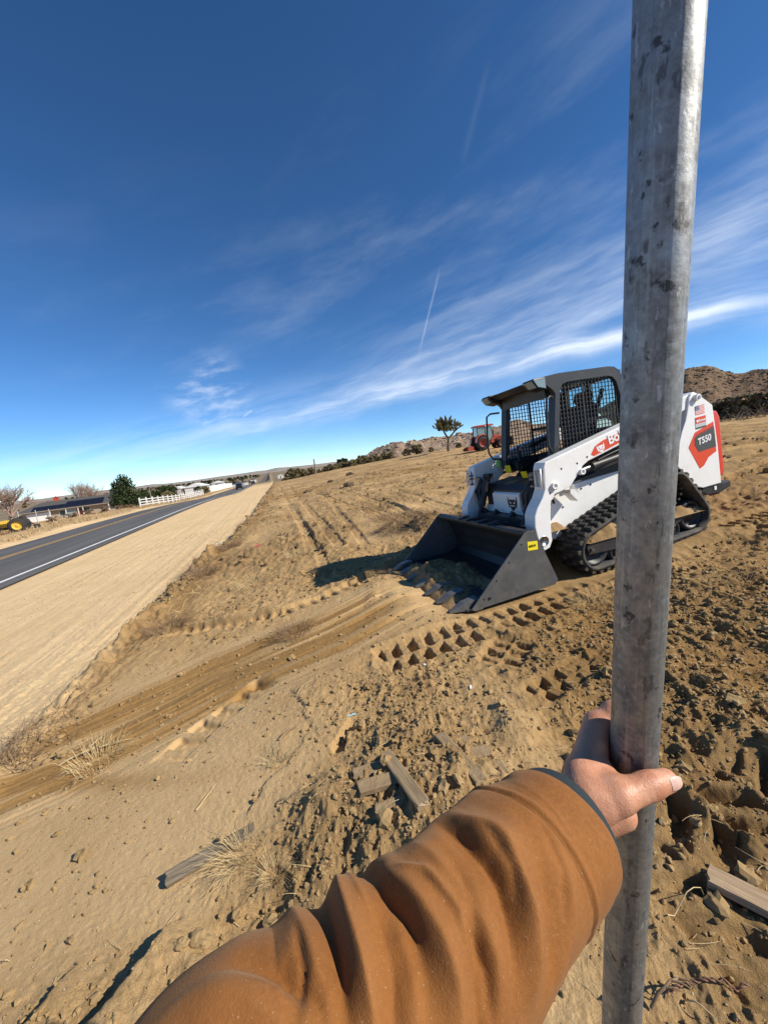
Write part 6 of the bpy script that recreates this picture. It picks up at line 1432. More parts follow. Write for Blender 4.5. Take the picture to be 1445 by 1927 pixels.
def stick(px0, py0, px1, py1, name, label, r=.003, m=M_STRAW, sag=.0, fork=0, cat='stick'):
    a, b = ghit(px0, py0), ghit(px1, py1); A = Vector(on_ground(*a, .006)); B = Vector(on_ground(*b, .010)); mb = MB(); rr = random.Random(int(px0)); pts = []
    for i in range(7):
        t = i/6; p = A.lerp(B, t); p.z = gz(p.x, p.y)+.006+sag*4*t*(1-t); p += Vector((rr.uniform(-1, 1), rr.uniform(-1, 1), 0))*.02*(B-A).length; pts.append(p)
    mb.tube([tuple(p-A) for p in pts], [r, r, r*.9, r*.85, r*.7, r*.55, r*.3], 5)
    for k in range(fork):
        i = rr.choice((2, 3, 4)); s = pts[i]-A; d = (B-A).normalized(); q = d.cross(Vector((0, 0, 1)))*rr.choice((-1, 1)); e = s+(d*.6+q*rr.uniform(.3, .7)+Vector((0, 0, .15)))*(B-A).length*.35; mb.tube([tuple(s), tuple(s.lerp(e, .5)+Vector((0, 0, .006))), tuple(e)], [r*.6, r*.5, r*.25], 4)
    o = mb.build(name, m, recalc=False); o.location = A; tag(o, label, cat)
stick(112, 1440, 250, 1388, 'dry_branch', 'forked pale dry branch lying on the brown bladed strip', .006, M_STRAW, .03, 4)
stick(40, 1448, 80, 1418, 'dry_branch', 'small curved twig left of the forked branch', .003, M_TUMBLE, .02, 1)
stick(370, 1530, 408, 1480, 'dry_branch', 'straight pale stick above the half-buried plank', .003)
stick(520, 1522, 590, 1535, 'dry_branch', 'thin white forked twig left of the buried lattice', .0025, M_STRAW, .02, 2)
stick(1300, 1480, 1400, 1496, 'dry_branch', 'thin pale curved stem on the soil right of the thumb', .0018, M_STRAW, .01)
stick(1255, 1735, 1330, 1680, 'dry_branch', 'bent pale stem beside the pole near the weathered board', .0018, M_STRAW, .05)
stick(1290, 1885, 1350, 1927, 'dry_branch', 'straight straw across the shadowed soil at the lower right', .002, M_STRAW, .02)
stick(560, 1320, 590, 1290, 'dry_branch', 'small pale twig above the boot print', .0025, M_STRAW, .02, 1)
stick(525, 1400, 560, 1375, 'dry_branch', 'dark rotten stick left of the boot print', .008, M_TUMBLE, .01)
stick(0, 1817, 20, 1815, 'dry_branch', 'small white twig at the lower left edge', .002, M_STRAW, .01, 1)
# boards
def wood_material(name, a, b):
    M = bpy.data.materials.new(name); M.use_nodes = True; nt = M.node_tree; bs = nt.nodes['Principled BSDF']; N = nt.nodes.new; L = nt.links.new; bs.inputs['Roughness'].default_value = .88; bs.inputs['Specular IOR Level'].default_value = .15
    tc = N('ShaderNodeTexCoord'); mp = N('ShaderNodeMapping'); mp.inputs['Scale'].default_value = (3, 60, 60); L(tc.outputs['Object'], mp.inputs[0]); n = N('ShaderNodeTexNoise'); n.inputs['Scale'].default_value = 1.6; n.inputs['Detail'].default_value = 8; n.inputs['Roughness'].default_value = .7; n.inputs['Distortion'].default_value = .6; L(mp.outputs[0], n.inputs['Vector'])
    r = N('ShaderNodeValToRGB'); r.color_ramp.elements[0].position = .33; r.color_ramp.elements[0].color = (*b, 1); r.color_ramp.elements[1].position = .66; r.color_ramp.elements[1].color = (*a, 1); L(n.outputs['Fac'], r.inputs['Fac']); L(r.outputs[0], bs.inputs['Base Color'])
    bp = N('ShaderNodeBump'); bp.inputs['Strength'].default_value = .7; bp.inputs['Distance'].default_value = .003; L(n.outputs['Fac'], bp.inputs['Height']); L(bp.outputs[0], bs.inputs['Normal']); return M
M_OLDWOOD = wood_material('grey_weathered_wood', (0.26, 0.215, 0.155), (0.10, 0.078, 0.052)); M_BROWNWOOD = wood_material('brown_weathered_wood', (0.42, 0.31, 0.20), (0.20, 0.135, 0.08))
def plank(a, b, w, th, lift, m, name, parent=None, seed=0, tilt=0.0, org=None):
    """weathered board from a to b (ground points): split ends, cupped and worn edges"""
    A = Vector((a[0], a[1], gz(*a)+lift[0])); B = Vector((b[0], b[1], gz(*b)+lift[1])); Lh = (B-A).length; n = 24; V = []; F = []
    for i in range(n+1):
        x = Lh*i/n
        for k, (y, z) in enumerate(((-w/2, -th/2), (-w/2, th*.42), (-w*.42, th/2), (-.08*w, th*.46), (.08*w, th*.47), (w*.42, th/2), (w/2, th*.42), (w/2, -th/2))):
            q = .05*w*float(vnoise(x*14, k*1.7, seed+3)); V.append((x+.012*float(vnoise(k*2.3, i > n/2, seed+8))*(i in (0, n)), y+q*(.6 if abs(y) > .4*w else .2), z+.08*th*float(vnoise(x*22, k*.9, seed+5))))
    for i in range(n): F += [(i*8+k, i*8+(k+1) % 8, (i+1)*8+(k+1) % 8, (i+1)*8+k) for k in range(8)]
    mb = MB(); mb.add(V, F+[tuple(range(8))[::-1], tuple(n*8+k for k in range(8))]); o = mb.build(name, m, parent)
    d = (B-A).normalized(); y = Vector((0, 0, 1)).cross(d).normalized(); z = d.cross(y); R_ = Matrix((d, y, z)).transposed().to_4x4() @ Matrix.Rotation(tilt, 4, 'X'); R_.translation = A-(Vector(org) if org else Vector((0, 0, 0))); o.matrix_local = R_; return o
tag(plank((-0.985, 1.262), (-0.70, 1.43), .050, .028, (.018, -.010), M_OLDWOOD, 'plank', seed=1, tilt=.25), 'grey weathered plank half buried in loose soil left of the arm', 'plank')
tag(plank((0.86, 1.005), (1.20, 0.70), .075, .022, (.022, .02), M_BROWNWOOD, 'plank', seed=2, tilt=-.2), 'pale weathered board at the lower right beyond the pole', 'plank')
M_DIRTWOOD = mat('soil_covered_wood', (0.33, 0.24, 0.14), .95, noise=(25, .8, 6), col2=(0.22, 0.15, 0.085), bump=(60, .8, .006), spec=.1)
M_OLDTAN = wood_material('tan_weathered_wood', (0.40, 0.295, 0.175), (0.24, 0.165, 0.09))
def lattice():
    org = on_ground(-.05, 1.42); R = empty('wooden_lattice', org); tag(R, 'broken wooden lattice half buried in the mound behind the sleeve', 'lattice')
    for k, (a, b, l) in enumerate((((-.27, 1.505), (.26, 1.60), (.006, .002)), ((-.24, 1.405), (.33, 1.52), (.008, .004)), ((-.17, 1.30), (.36, 1.415), (.005, .004)))): plank(a, b, .058, .022, l, M_DIRTWOOD, 'rail', R, 10+k, .1, org)
    plank((-.125, 1.575), (.015, 1.245), .052, .024, (.027, .022), M_OLDTAN, 'slat', R, 20, .12, org); plank((.13, 1.62), (.25, 1.33), .052, .024, (.016, .016), M_DIRTWOOD, 'slat', R, 21, .05, org)
lattice()
# rusty twisted wire at the lower right
def wire():
    a = np.array(ghit(1262, 1882)); b = np.array(ghit(1400, 1838)); org = on_ground(*a, .02); R = empty('rusty_wire', org); tag(R, 'rusty twisted fence wire on the shadowed soil at the lower right', 'wire'); M = mat('rusty_wire_metal', (0.20, 0.095, 0.055), .8, metal=.3, noise=(40, .7, 5), col2=(0.30, 0.19, 0.13))
    d = Vector((b[0]-a[0], b[1]-a[1], 0)); Lh = d.length; d.normalize(); s = Vector((-d.y, d.x, 0))
    for ph in (0, math.pi):
        pts = []
        for i in range(70):
            t = i/69; c = Vector(org)+d*Lh*t+s*.012*math.sin(t*5); c.z = gz(c.x, c.y)+.014+.006*math.sin(t*9); q = ph+t*38; pts.append(tuple(c+s*.0028*math.cos(q)+Vector((0, 0, .0028*math.sin(q)))-Vector(org)))
        mb = MB(); mb.tube(pts, .0019, 6); mb.build('strand', M, R)
    mb = MB(); mb.tube([(-.012, -.006, .002), (.004, .008, .016), (.012, -.004, .02), (-.008, -.002, .012), (.0, .012, .004)], .0016, 5); mb.build('barb', M, R)
wire()
# dark stray root beside the pole
stick(1225, 1905, 1300, 1855, 'dead_root', 'dark dead root on the soil beside the pole, lower right', .004, M_TUMBLE, .05, 3, 'root')
# litter
def scrap(px, py, w, h, m, name, label, seed):
    x, y = ghit(px, py); rr = random.Random(seed); V = []; F = []
    for i in range(5):
        for j in range(4): V.append(((i/4-.5)*w, (j/3-.5)*h, .004+abs(rr.gauss(0, .10))*min(w, h)))
    for i in range(4):
        for j in range(3): F.append((i*4+j, (i+1)*4+j, (i+1)*4+j+1, i*4+j+1))
    mb = MB(); mb.add(V, F); o = mb.build(name, m); md = o.modifiers.new('t', 'SOLIDIFY'); md.thickness = .0012; o.location = on_ground(x, y, .002); o.rotation_euler = (0, 0, rr.uniform(0, 6)); tag(o, label, 'litter')
scrap(489, 1031, .22, .13, mat('red_plastic', (0.55, 0.05, 0.06), .4), 'plastic_scrap', 'red plastic scrap on the lot left of the bucket', 1)
scrap(418, 1023, .20, .10, M_DECAL_WHITE, 'paper_scrap', 'white litter in the weeds beside the shoulder, nearer piece', 2)
scrap(407, 1024, .13, .08, M_DECAL_WHITE, 'paper_scrap', 'white litter in the weeds beside the shoulder, smaller piece', 3)
scrap(663, 1352, .012, .05, mat('pale_blue_plastic', (0.35, 0.55, 0.62), .4), 'plastic_scrap', 'pale blue plastic sliver at the heel of the boot print', 4)
scrap(886, 1297, .035, .012, M_DECAL_WHITE, 'paper_scrap', 'tiny white scrap in the middle of the churned soil', 5)
scrap(800, 1257, .02, .015, M_DECAL_WHITE, 'paper_scrap', 'tiny white scrap below the near track print', 6)
M_DARKCLOD = mat('dark_sod', (0.115, 0.080, 0.048), .97, noise=(6, .7, 6), col2=(0.06, 0.042, 0.025), bump=(30, .8, .02))
def rock(px, py, s, label, seed, m=None):
    x, y = ghit(px, py); V, F = ico(3); r = np.random.default_rng(seed); d = 1+.5*vnoise(V[:, 0]*1.7+seed, V[:, 1]*1.7+V[:, 2], seed)+.3*vnoise(V[:, 0]*4, V[:, 2]*4+V[:, 1]*3, seed+1); V = V*d[:, None]*np.array([s*1.3, s, s*.7]); me = quads_mesh('dirt_clump', V, F, smooth=False); me.materials.append(m or M_DARKCLOD); o = link('dirt_clump', me); o.location = on_ground(x, y, s*.2); tag(o, label, 'clump')
rock(657, 917, .26, 'dark sod clump in the middle of the lot, nearer one', 1); rock(659, 894, .30, 'dark sod clump in the middle of the lot, farther one', 2); rock(622, 907, .20, 'small dark sod clump left of the two larger ones', 3); rock(578, 925, .22, 'low dark sod clump on the left of the lot', 4)
rock(380, 1795, .030, 'largest pale clod below the half-buried plank', 5, M_CLOD); rock(350, 1812, .020, 'pale clod beside the largest one near the sleeve', 6, M_CLOD); rock(425, 1800, .024, 'pale clod touching the sleeve edge', 7, M_CLOD)
# weeds beyond the road
def weeds():
    r = np.random.default_rng(33); n = 5200; nn = -16.4-r.uniform(0, 1, n)**1.4*34; ss = r.uniform(22, 125, n); x, y = from_ns(nn, ss); z = ground_z(x, y); h = r.uniform(.12, .42, n)*np.clip(.6+1.4*vnoise(x*.25, y*.25, 5), .25, 1.6); V = []; F = []; q = 0
    P = np.stack([x, y, z], 1); out = []
    for b in range(7):
        a = r.uniform(0, 6.28, n); w = h*.09; d = np.stack([np.cos(a)*h*.45, np.sin(a)*h*.45, h*r.uniform(.7, 1.1, n)], 1); s = np.stack([-np.sin(a)*w, np.cos(a)*w, 0*w], 1); o = P+np.stack([r.normal(0, .18, n), r.normal(0, .18, n), 0*w-.03], 1); out.append(np.stack([o-s, o+s, o+d], 1))
    V = np.concatenate(out, 0).reshape(-1, 3); me = quads_mesh('dry_weeds', V, np.arange(len(V)).reshape(-1, 3), smooth=False); me.materials.append(mat('dry_weeds_mix', (0.50, 0.36, 0.19), .9, noise=(.5, .9, 4), col2=(0.27, 0.17, 0.095))); o = link('dry_weeds', me); tag(o, 'dry tan weeds covering the verge across the road', 'weeds', kind='stuff')
weeds()
for i, (px, py, s) in enumerate(((-26, 66, 1.1), (-25, 69, 1.2), (-24, 72, 1.1), (-27, 63, 1.0), (-23.5, 75, 1.0), (-28, 60, .9))):
    x, y = from_ns(px, py); rr = random.Random(i+90); o = plant('dry_bush', BROWN_SCRUB, on_ground(x, y, -.1), rr.uniform(0, 6), (s, s, s*.75)); tag(o, 'brown dry bush in the hedge line before the house', 'bush', 'brown bushes before the house')

# ------------------------------------------------------------------ the person: a left arm in a brown canvas jacket, hand round the pole
def surface_nets(sdf, lo, hi, step):
    ax = [np.arange(lo[i], hi[i]+step, step) for i in range(3)]
    X, Y, Z = np.meshgrid(*ax, indexing='ij'); P = np.stack([X, Y, Z], -1); D = sdf(P.reshape(-1, 3)).reshape(X.shape)
    S = D < 0; nx, ny, nz = D.shape
    corners = [(i, j, k) for i in (0, 1) for j in (0, 1) for k in (0, 1)]
    cnt = sum(S[i:nx-1+i, j:ny-1+j, k:nz-1+k].astype(int) for i, j, k in corners)
    act = (cnt > 0) & (cnt < 8); idx = -np.ones(act.shape, int); cells = np.argwhere(act); idx[act] = np.arange(len(cells))
    acc = np.zeros((len(cells), 3)); num = np.zeros(len(cells)); c = cells
    for a in corners:
        for b in corners:
            if sum(abs(a[q]-b[q]) for q in range(3)) == 1 and a < b:
                da = D[c[:, 0]+a[0], c[:, 1]+a[1], c[:, 2]+a[2]]; db = D[c[:, 0]+b[0], c[:, 1]+b[1], c[:, 2]+b[2]]
                k = (da < 0) != (db < 0); t = np.where(k, da/np.where(k, da-db, 1), 0)
                p = np.array(a)+t[:, None]*(np.array(b)-np.array(a)); acc[k] += p[k]; num[k] += 1
    V = (cells+acc/num[:, None])*step+np.array(lo); F = []
    for axis in range(3):
        o = [q for q in range(3) if q != axis]
        sl0 = [slice(None)]*3; sl1 = [slice(None)]*3; sl0[axis] = slice(0, -1); sl1[axis] = slice(1, None)
        A, B = S[tuple(sl0)], S[tuple(sl1)]; e = np.argwhere(A != B)
        e = e[(e[:, o[0]] > 0) & (e[:, o[1]] > 0) & (e[:, o[0]] < D.shape[o[0]]-1) & (e[:, o[1]] < D.shape[o[1]]-1)]
        q = []
        for d0, d1 in ((0, 0), (-1, 0), (-1, -1), (0, -1)):
            w = e.copy(); w[:, o[0]] += d0; w[:, o[1]] += d1; q.append(idx[w[:, 0], w[:, 1], w[:, 2]])
        q = np.stack(q, 1); fl = A[e[:, 0], e[:, 1], e[:, 2]] ^ (axis == 1); q[~fl] = q[~fl][:, ::-1]; F.append(q)
    F = np.vstack(F); return V, F[(F >= 0).all(1)]
def cones(P, segs, k):
    """smooth union of tapered capsules (a, b, ra, rb)"""
    out = None
    for a, b, ra, rb in segs:
        a, b = np.asarray(a, float), np.asarray(b, float); ab = b-a; t = np.clip(((P-a)@ab)/(ab@ab), 0, 1)
        d = np.linalg.norm(P-a-t[:, None]*ab, axis=1)-(ra+(rb-ra)*t)
        if out is None: out = d
        else:
            h = np.clip(0.5+0.5*(out-d)/k, 0, 1); out = out*(1-h)+d*h-k*h*(1-h)
    return out
def c2w(px, py, dep): return CAM+ray(px, py)*dep
def skin_material():
    M = bpy.data.materials.new('skin'); M.use_nodes = True; nt = M.node_tree; b = nt.nodes['Principled BSDF']; N = nt.nodes.new; L = nt.links.new
    b.inputs['Roughness'].default_value = .48; b.inputs['Subsurface Weight'].default_value = .10; b.inputs['Subsurface Radius'].default_value = (1.0, .35, .2); b.inputs['Subsurface Scale'].default_value = .004
    b.inputs['Specular IOR Level'].default_value = .4
    tc = N('ShaderNodeTexCoord')
    n = N('ShaderNodeTexNoise'); n.inputs['Scale'].default_value = 55; n.inputs['Detail'].default_value = 6; L(tc.outputs['Object'], n.inputs['Vector'])
    r = N('ShaderNodeValToRGB'); r.color_ramp.elements[0].position = .32; r.color_ramp.elements[0].color = (0.47, 0.210, 0.120, 1); r.color_ramp.elements[1].position = .7; r.color_ramp.elements[1].color = (0.61, 0.315, 0.195, 1); L(n.outputs['Fac'], r.inputs['Fac'])
    at = N('ShaderNodeAttribute'); at.attribute_name = 'crease'
    m = N('ShaderNodeMix'); m.data_type = 'RGBA'; L(at.outputs['Fac'], m.inputs['Factor']); L(r.outputs[0], m.inputs[6]); m.inputs[7].default_value = (0.36, 0.13, 0.07, 1); L(m.outputs[2], b.inputs['Base Color'])
    v = N('ShaderNodeTexVoronoi'); v.inputs['Scale'].default_value = 520; L(tc.outputs['Object'], v.inputs['Vector'])
    w = N('ShaderNodeTexNoise'); w.inputs['Scale'].default_value = 160; w.inputs['Detail'].default_value = 5; L(tc.outputs['Object'], w.inputs['Vector'])
    ad = N('ShaderNodeMath'); ad.operation = 'MULTIPLY_ADD'; L(v.outputs['Distance'], ad.inputs[0]); ad.inputs[1].default_value = .5; L(w.outputs['Fac'], ad.inputs[2])
    bp = N('ShaderNodeBump'); bp.inputs['Strength'].default_value = .5; bp.inputs['Distance'].default_value = .0010; L(ad.outputs[0], bp.inputs['Height']); L(bp.outputs[0], b.inputs['Normal'])
    return M
def canvas_material():
    M = bpy.data.materials.new('brown_duck_canvas'); M.use_nodes = True; nt = M.node_tree; b = nt.nodes['Principled BSDF']; N = nt.nodes.new; L = nt.links.new
    b.inputs['Roughness'].default_value = .82; b.inputs['Specular IOR Level'].default_value = .25; b.inputs['Sheen Weight'].default_value = .12; b.inputs['Sheen Roughness'].default_value = .5; b.inputs['Sheen Tint'].default_value = (1, .8, .6, 1)
    tc = N('ShaderNodeTexCoord'); uv = N('ShaderNodeUVMap')
    def noise(s, d, v, r=.6):
        n = N('ShaderNodeTexNoise'); n.inputs['Scale'].default_value = s; n.inputs['Detail'].default_value = d; n.inputs['Roughness'].default_value = r; L(v, n.inputs['Vector']); return n.outputs['Fac']
    def mr(v, a, c, lo=0., hi=1.):
        n = N('ShaderNodeMapRange'); L(v, n.inputs[0]); n.inputs[1].default_value = a; n.inputs[2].default_value = c; n.inputs[3].default_value = lo; n.inputs[4].default_value = hi; return n.outputs[0]
    def mix(f, a, c):
        n = N('ShaderNodeMix'); n.data_type = 'RGBA'; L(f, n.inputs['Factor'])
        for i, v in ((6, a), (7, c)):
            if isinstance(v, tuple): n.inputs[i].default_value = (*v, 1)
            else: L(v, n.inputs[i])
        return n.outputs[2]
    O = tc.outputs['Object']
    c = mix(mr(noise(14, 7, O), .32, .68), (0.245, 0.093, 0.019), (0.192, 0.070, 0.0135))
    c = mix(mr(noise(260, 4, O), .42, .66, 0, .45), c, (0.280, 0.118, 0.030))
    at = N('ShaderNodeAttribute'); at.attribute_name = 'wear'
    c = mix(mr(at.outputs['Fac'], 0, 1, 0, .55), c, (0.31, 0.145, 0.056))
    c = mix(mr(noise(38, 7, O, .7), .66, .74, 0, .35), c, (0.42, 0.33, 0.24))
    c = mix(mr(noise(620, 2, O, .5), .70, .76, 0, .55), c, (0.50, 0.42, 0.32))
    c = mix(mr(noise(5, 5, O, .6), .45, .70, 0, .5), c, (0.20, 0.068, 0.016))
    L(c, b.inputs['Base Color'])
    # twill weave from the cloth's own coordinates
    sep = N('ShaderNodeSeparateXYZ'); L(uv.outputs[0], sep.inputs[0])
    h = N('ShaderNodeMath'); h.operation = 'ADD'; L(noise(900, 3, O), h.inputs[0]); L(noise(420, 4, O), h.inputs[1])
    h2 = N('ShaderNodeMath'); h2.operation = 'MULTIPLY_ADD'; L(noise(60, 6, O), h2.inputs[0]); h2.inputs[1].default_value = .6; L(h.outputs[0], h2.inputs[2])
    bp = N('ShaderNodeBump'); bp.inputs['Strength'].default_value = .45; bp.inputs['Distance'].default_value = .0010; L(h2.outputs[0], bp.inputs['Height']); L(bp.outputs[0], b.inputs['Normal'])
    return M
def build_person():
    root = empty('person', (-.15, -.05, 0)); tag(root, 'person in a brown canvas work jacket, left arm reaching out to grip the steel pole', 'person')
    inv = Matrix.Translation((-.15, -.05, 0)).inverted()
    # frame of the pole at the grip
    v = POLE_V; A0 = POLE_A + v*((c2w(1190, 1470, .475)-POLE_A)@v)
    ec = unit((CAM-A0)-v*((CAM-A0)@v)); el = np.cross(ec, v); el = el if el@CM[0] < 0 else -el
    def pl(h, ang, R): return A0+v*h+R*(math.cos(RAD(ang))*ec+math.sin(RAD(ang))*el)
    wr = c2w(1080, 1540, .432); segs = []
    K = [pl(.050, 112, .044), pl(.030, 116, .043), pl(.008, 116, .042), pl(-.014, 114, .041)]
    Fr = [(.064, .0112), (.041, .0114), (.018, .0108), (-.004, .0096)]
    meta = [.0165, .0165, .0155, .0145]
    for k, r in zip(K, meta): segs.append((wr+(k-wr)*.12, k, .023, r))
    segs.append((c2w(1060, 1575, .422), wr, .027, .026))
    for (h, r), k in zip(Fr, K):
        R = .0255+r; ch = [k, pl(h, 146, R+.006), pl(h-.002, 178, R), pl(h-.004, 196, R), pl(h-.006, 208, R)]
        rr = [r*1.32, r*1.12, r*1.04, r*.96, r*.86]
        for i in range(4): segs.append((ch[i], ch[i+1], rr[i], rr[i+1]))
    cmc = c2w(1098, 1528, .424); mcp = c2w(1164, 1500, .422); ip = c2w(1221, 1479, .427); tip = c2w(1254, 1469, .431)
    thumb = [(cmc, mcp, .0205, .0170), (mcp, ip, .0162, .0140), (ip, tip, .0142, .0120)]
    th2 = [(c2w(1120, 1545, .445), c2w(1168, 1533, .440), .020, .0165)]
    web = [(c2w(1132, 1458, .455), c2w(1150, 1484, .438), .0165, .0150), (c2w(1096, 1462, .455), c2w(1106, 1500, .434), .021, .0225)]
    tdir = unit(tip-ip); up_t = unit(v-tdir*(v@tdir)); nrm = unit(np.cross(tdir, up_t)); nrm = nrm if nrm@(CAM-tip) > 0 else -nrm
    crease = [(ip+tdir*.000+nrm*.0, .0020, .0007), (ip+tdir*.004, .0016, .0005), (ip-tdir*.004, .0014, .0004)]
    def sdf(P):
        a = cones(P, segs, .007); b = cones(P, thumb, .006); c = cones(P, th2, .01); w = cones(P, web, .01)
        def sm(x, y, k): h = np.clip(.5+.5*(x-y)/k, 0, 1); return x*(1-h)+y*h-k*h*(1-h)
        d = sm(sm(sm(b, c, .010), w, .014), a, .009)
        for p, wd, dp in crease:
            q = (P-p)@tdir; d = d+dp*np.exp(-(q/wd)**2)*(np.linalg.norm(P-p, axis=1) < .022)
        # crease where the thumb's base folds over the heel of the hand
        pc = c2w(1200, 1518, .425); d = d+.0016*np.exp(-(((P-pc)@unit(tdir*.55+up_t*.83))/.0022)**2)*(np.linalg.norm(P-pc, axis=1) < .018)
        # press against the pipe
        q = P-A0; rad = np.linalg.norm(q-np.outer(q@v, v), axis=1); return np.maximum(d, POLE_R+.0004-rad)
    ends = np.array([s[0] for s in segs+thumb+th2+web]+[s[1] for s in segs+thumb+th2+web])
    V, F = surface_nets(sdf, ends.min(0)-.035, ends.max(0)+.035, .0017)
    # relax the stair-steps of the grid
    nb = np.zeros((len(V), 3)); E = np.vstack([F[:, [0, 1]], F[:, [1, 2]], F[:, [2, 3]], F[:, [3, 0]]]); E = np.vstack([E, E[:, ::-1]])
    cntv = np.bincount(E[:, 0], minlength=len(V))[:, None]
    for _ in range(4):
        nb[:] = 0; np.add.at(nb, E[:, 0], V[E[:, 1]]); V = V*.45+.55*nb/np.maximum(cntv, 1)
    cr = np.zeros(len(V))
    for p, wd, dp in crease: cr += .5*np.exp(-(((V-p)@tdir)/wd)**2)*(np.linalg.norm(V-p, axis=1) < .02)
    V = V-np.array([-.15, -.05, 0])
    me = quads_mesh('hand', V, F, {'crease': np.clip(cr, 0, 1)}); me.materials.append(skin_material()); hand = link('hand', me, None, root)
    bm = bmesh.new(); bm.from_mesh(me); bmesh.ops.recalc_face_normals(bm, faces=bm.faces); bm.to_mesh(me); bm.free()
    # thumb nail: a curved plate on the pad's outer side
    nup = unit(up_t*.50+nrm*.86); nsd = unit(np.cross(nup, tdir)); c0 = tip+tdir*.0015; NV = []; nu, nw = 12, 10
    for i in range(nu):
        s_ = -.0065+.0155*i/(nu-1); hw = .0062*math.sqrt(max(0.02, 1-max(0, (s_-.002)/.0078)**2.4))*(1 if s_ > -.004 else .93)
        for j in range(nw):
            t_ = -1+2*j/(nw-1); a_ = t_*hw
            rr_ = (.0120+.0008) - .30*max(0, s_-.001)
            NV.append(c0+tdir*s_+nsd*a_+nup*(math.sqrt(max(1e-9, rr_**2-a_**2))))
    nme = quads_mesh('thumb_nail', np.array(NV)-np.array([-.15, -.05, 0]), grid_faces(nu, nw)); nme.materials.append(mat('nail', (0.66, 0.42, 0.34), .30, coat=.3)); link('thumb_nail', nme, None, hand)

    # ---- sleeve: rings along the forearm, creased where the canvas bunches
    axp = [(1044, 1574, .420, .0650), (1030, 1588, .411, .0662), (1000, 1616, .396, .0680), (948, 1666, .368, .0700), (876, 1748, .336, .0715), (782, 1844, .308, .0735), (682, 1940, .285, .0745), (556, 2042, .262, .077), (400, 2158, .240, .079)]
    C_ = [c2w(a, b, d) for a, b, d, r in axp]; Rr = [r for *_, r in axp]
    C_ += [np.array([-.165, .095, .985]), np.array([-.235, -.02, 1.06]), np.array([-.28, -.15, 1.19])]; Rr += [.083, .088, .093]
    C_ = np.array(C_); Rr = np.array(Rr); L_ = np.concatenate([[0], np.cumsum(np.linalg.norm(np.diff(C_, axis=0), axis=1))])
    NU, NV_ = 420, 220; uu = np.linspace(0, L_[-1], NU)
    def catmull(t, Y):
        i = np.clip(np.searchsorted(L_, t, side='right')-1, 0, len(L_)-2); h = L_[i+1]-L_[i]; q = ((t-L_[i])/h)
        m = np.gradient(Y, L_, axis=0); sh = (slice(None),)+(None,)*(Y.ndim-1); q = q[sh]; hh = h[sh]
        return (2*q**3-3*q**2+1)*Y[i]+(q**3-2*q**2+q)*hh*m[i]+(-2*q**3+3*q**2)*Y[i+1]+(q**3-q**2)*hh*m[i+1]
    Cn = catmull(uu, C_); Rn = catmull(uu, Rr); T = np.gradient(Cn, axis=0); T /= np.linalg.norm(T, axis=1)[:, None]
    n0 = CAM-Cn; n0[uu > .34] = n0[np.searchsorted(uu, .34)-1]; n0 -= T*(n0*T).sum(1)[:, None]; n0 /= np.linalg.norm(n0, axis=1)[:, None]; bn = np.cross(T, n0)
    if (bn[60]@(CM[1]*.8-CM[0]*.6)) < 0: bn = -bn                                 # phi = +90 deg: the upper-left edge of the sleeve
    ph = np.linspace(-math.pi, math.pi, NV_, endpoint=False)
    PH, UU = np.meshgrid(ph, uu)
    # the cuff's rim is cut aslant: the ring nearest the hand follows the wrist
    def surf(disp):
        R_ = Rn[:, None]*(1+.04*np.cos(PH-.8))+disp
        return Cn[:, None, :]+R_[..., None]*(np.cos(PH)[..., None]*n0[:, None, :]+np.sin(PH)[..., None]*bn[:, None, :])
    base = surf(np.zeros_like(PH))
    def proj(P):
        q = (P-CAM)@CM.T; return CXP+FPX*q[..., 0]/q[..., 2], CYP-FPX*q[..., 1]/q[..., 2]
    bx, by = proj(base); vis = (np.abs(PH) < 1.75) & (((base-CAM)@CM[2]) > .05)
    def locate(px, py):
        d = np.where(vis, (bx-px)**2+(by-py)**2, 1e9); i = np.unravel_index(np.argmin(d), d.shape); return UU[i], PH[i]
    def fold(pts, amp, wid, ext=.03):
        """ridge (or valley) along a line traced over the cloth; its ends run out softly past the traced length"""
        q = [locate(*t) for t in pts]; rm = .075; q = [(u_, p_*rm) for u_, p_ in q]
        def push(a, b):
            d = math.hypot(a[0]-b[0], a[1]-b[1]) or 1; return (a[0]+(a[0]-b[0])/d*ext, a[1]+(a[1]-b[1])/d*ext)
        q = [push(q[0], q[1])]+q+[push(q[-1], q[-2])]
        a, b, dd, L2 = seg_frame(UU, PH*rm, q); t = np.clip(a/max(L2, 1e-6), 0, 1); taper = np.clip(np.minimum(t, 1-t)/.38, 0, 1); taper = taper*taper*(3-2*taper)
        return amp*(.55*np.exp(-(dd/wid)**2)+.55*np.exp(-(dd/(wid*.62))**1.25))*taper
    D = np.zeros_like(PH)
    ridges = [([(880, 1545), (950, 1590), (985, 1665), (1003, 1745), (1003, 1830)], .0135, .0150), ([(790, 1600), (850, 1650), (900, 1730), (925, 1800), (935, 1880)], .0085, .0150),
              ([(735, 1650), (790, 1700), (835, 1775), (855, 1850), (860, 1927)], .0110, .0160), ([(635, 1668), (658, 1730), (680, 1810), (695, 1900), (700, 1960)], .0130, .0170), ([(635, 1668), (690, 1648), (735, 1650)], .0060, .0140),
              ([(540, 1745), (590, 1810), (615, 1880), (625, 1950)], .0070, .0160), ([(1040, 1600), (1068, 1680), (1070, 1760), (1050, 1830)], .0045, .0130), ([(430, 1850), (500, 1855), (570, 1890), (620, 1950)], .0080, .0130), ([(390, 1885), (460, 1900), (520, 1935)], .0050, .0110), ([(760, 1770), (780, 1840), (785, 1920)], .0050, .0110)]
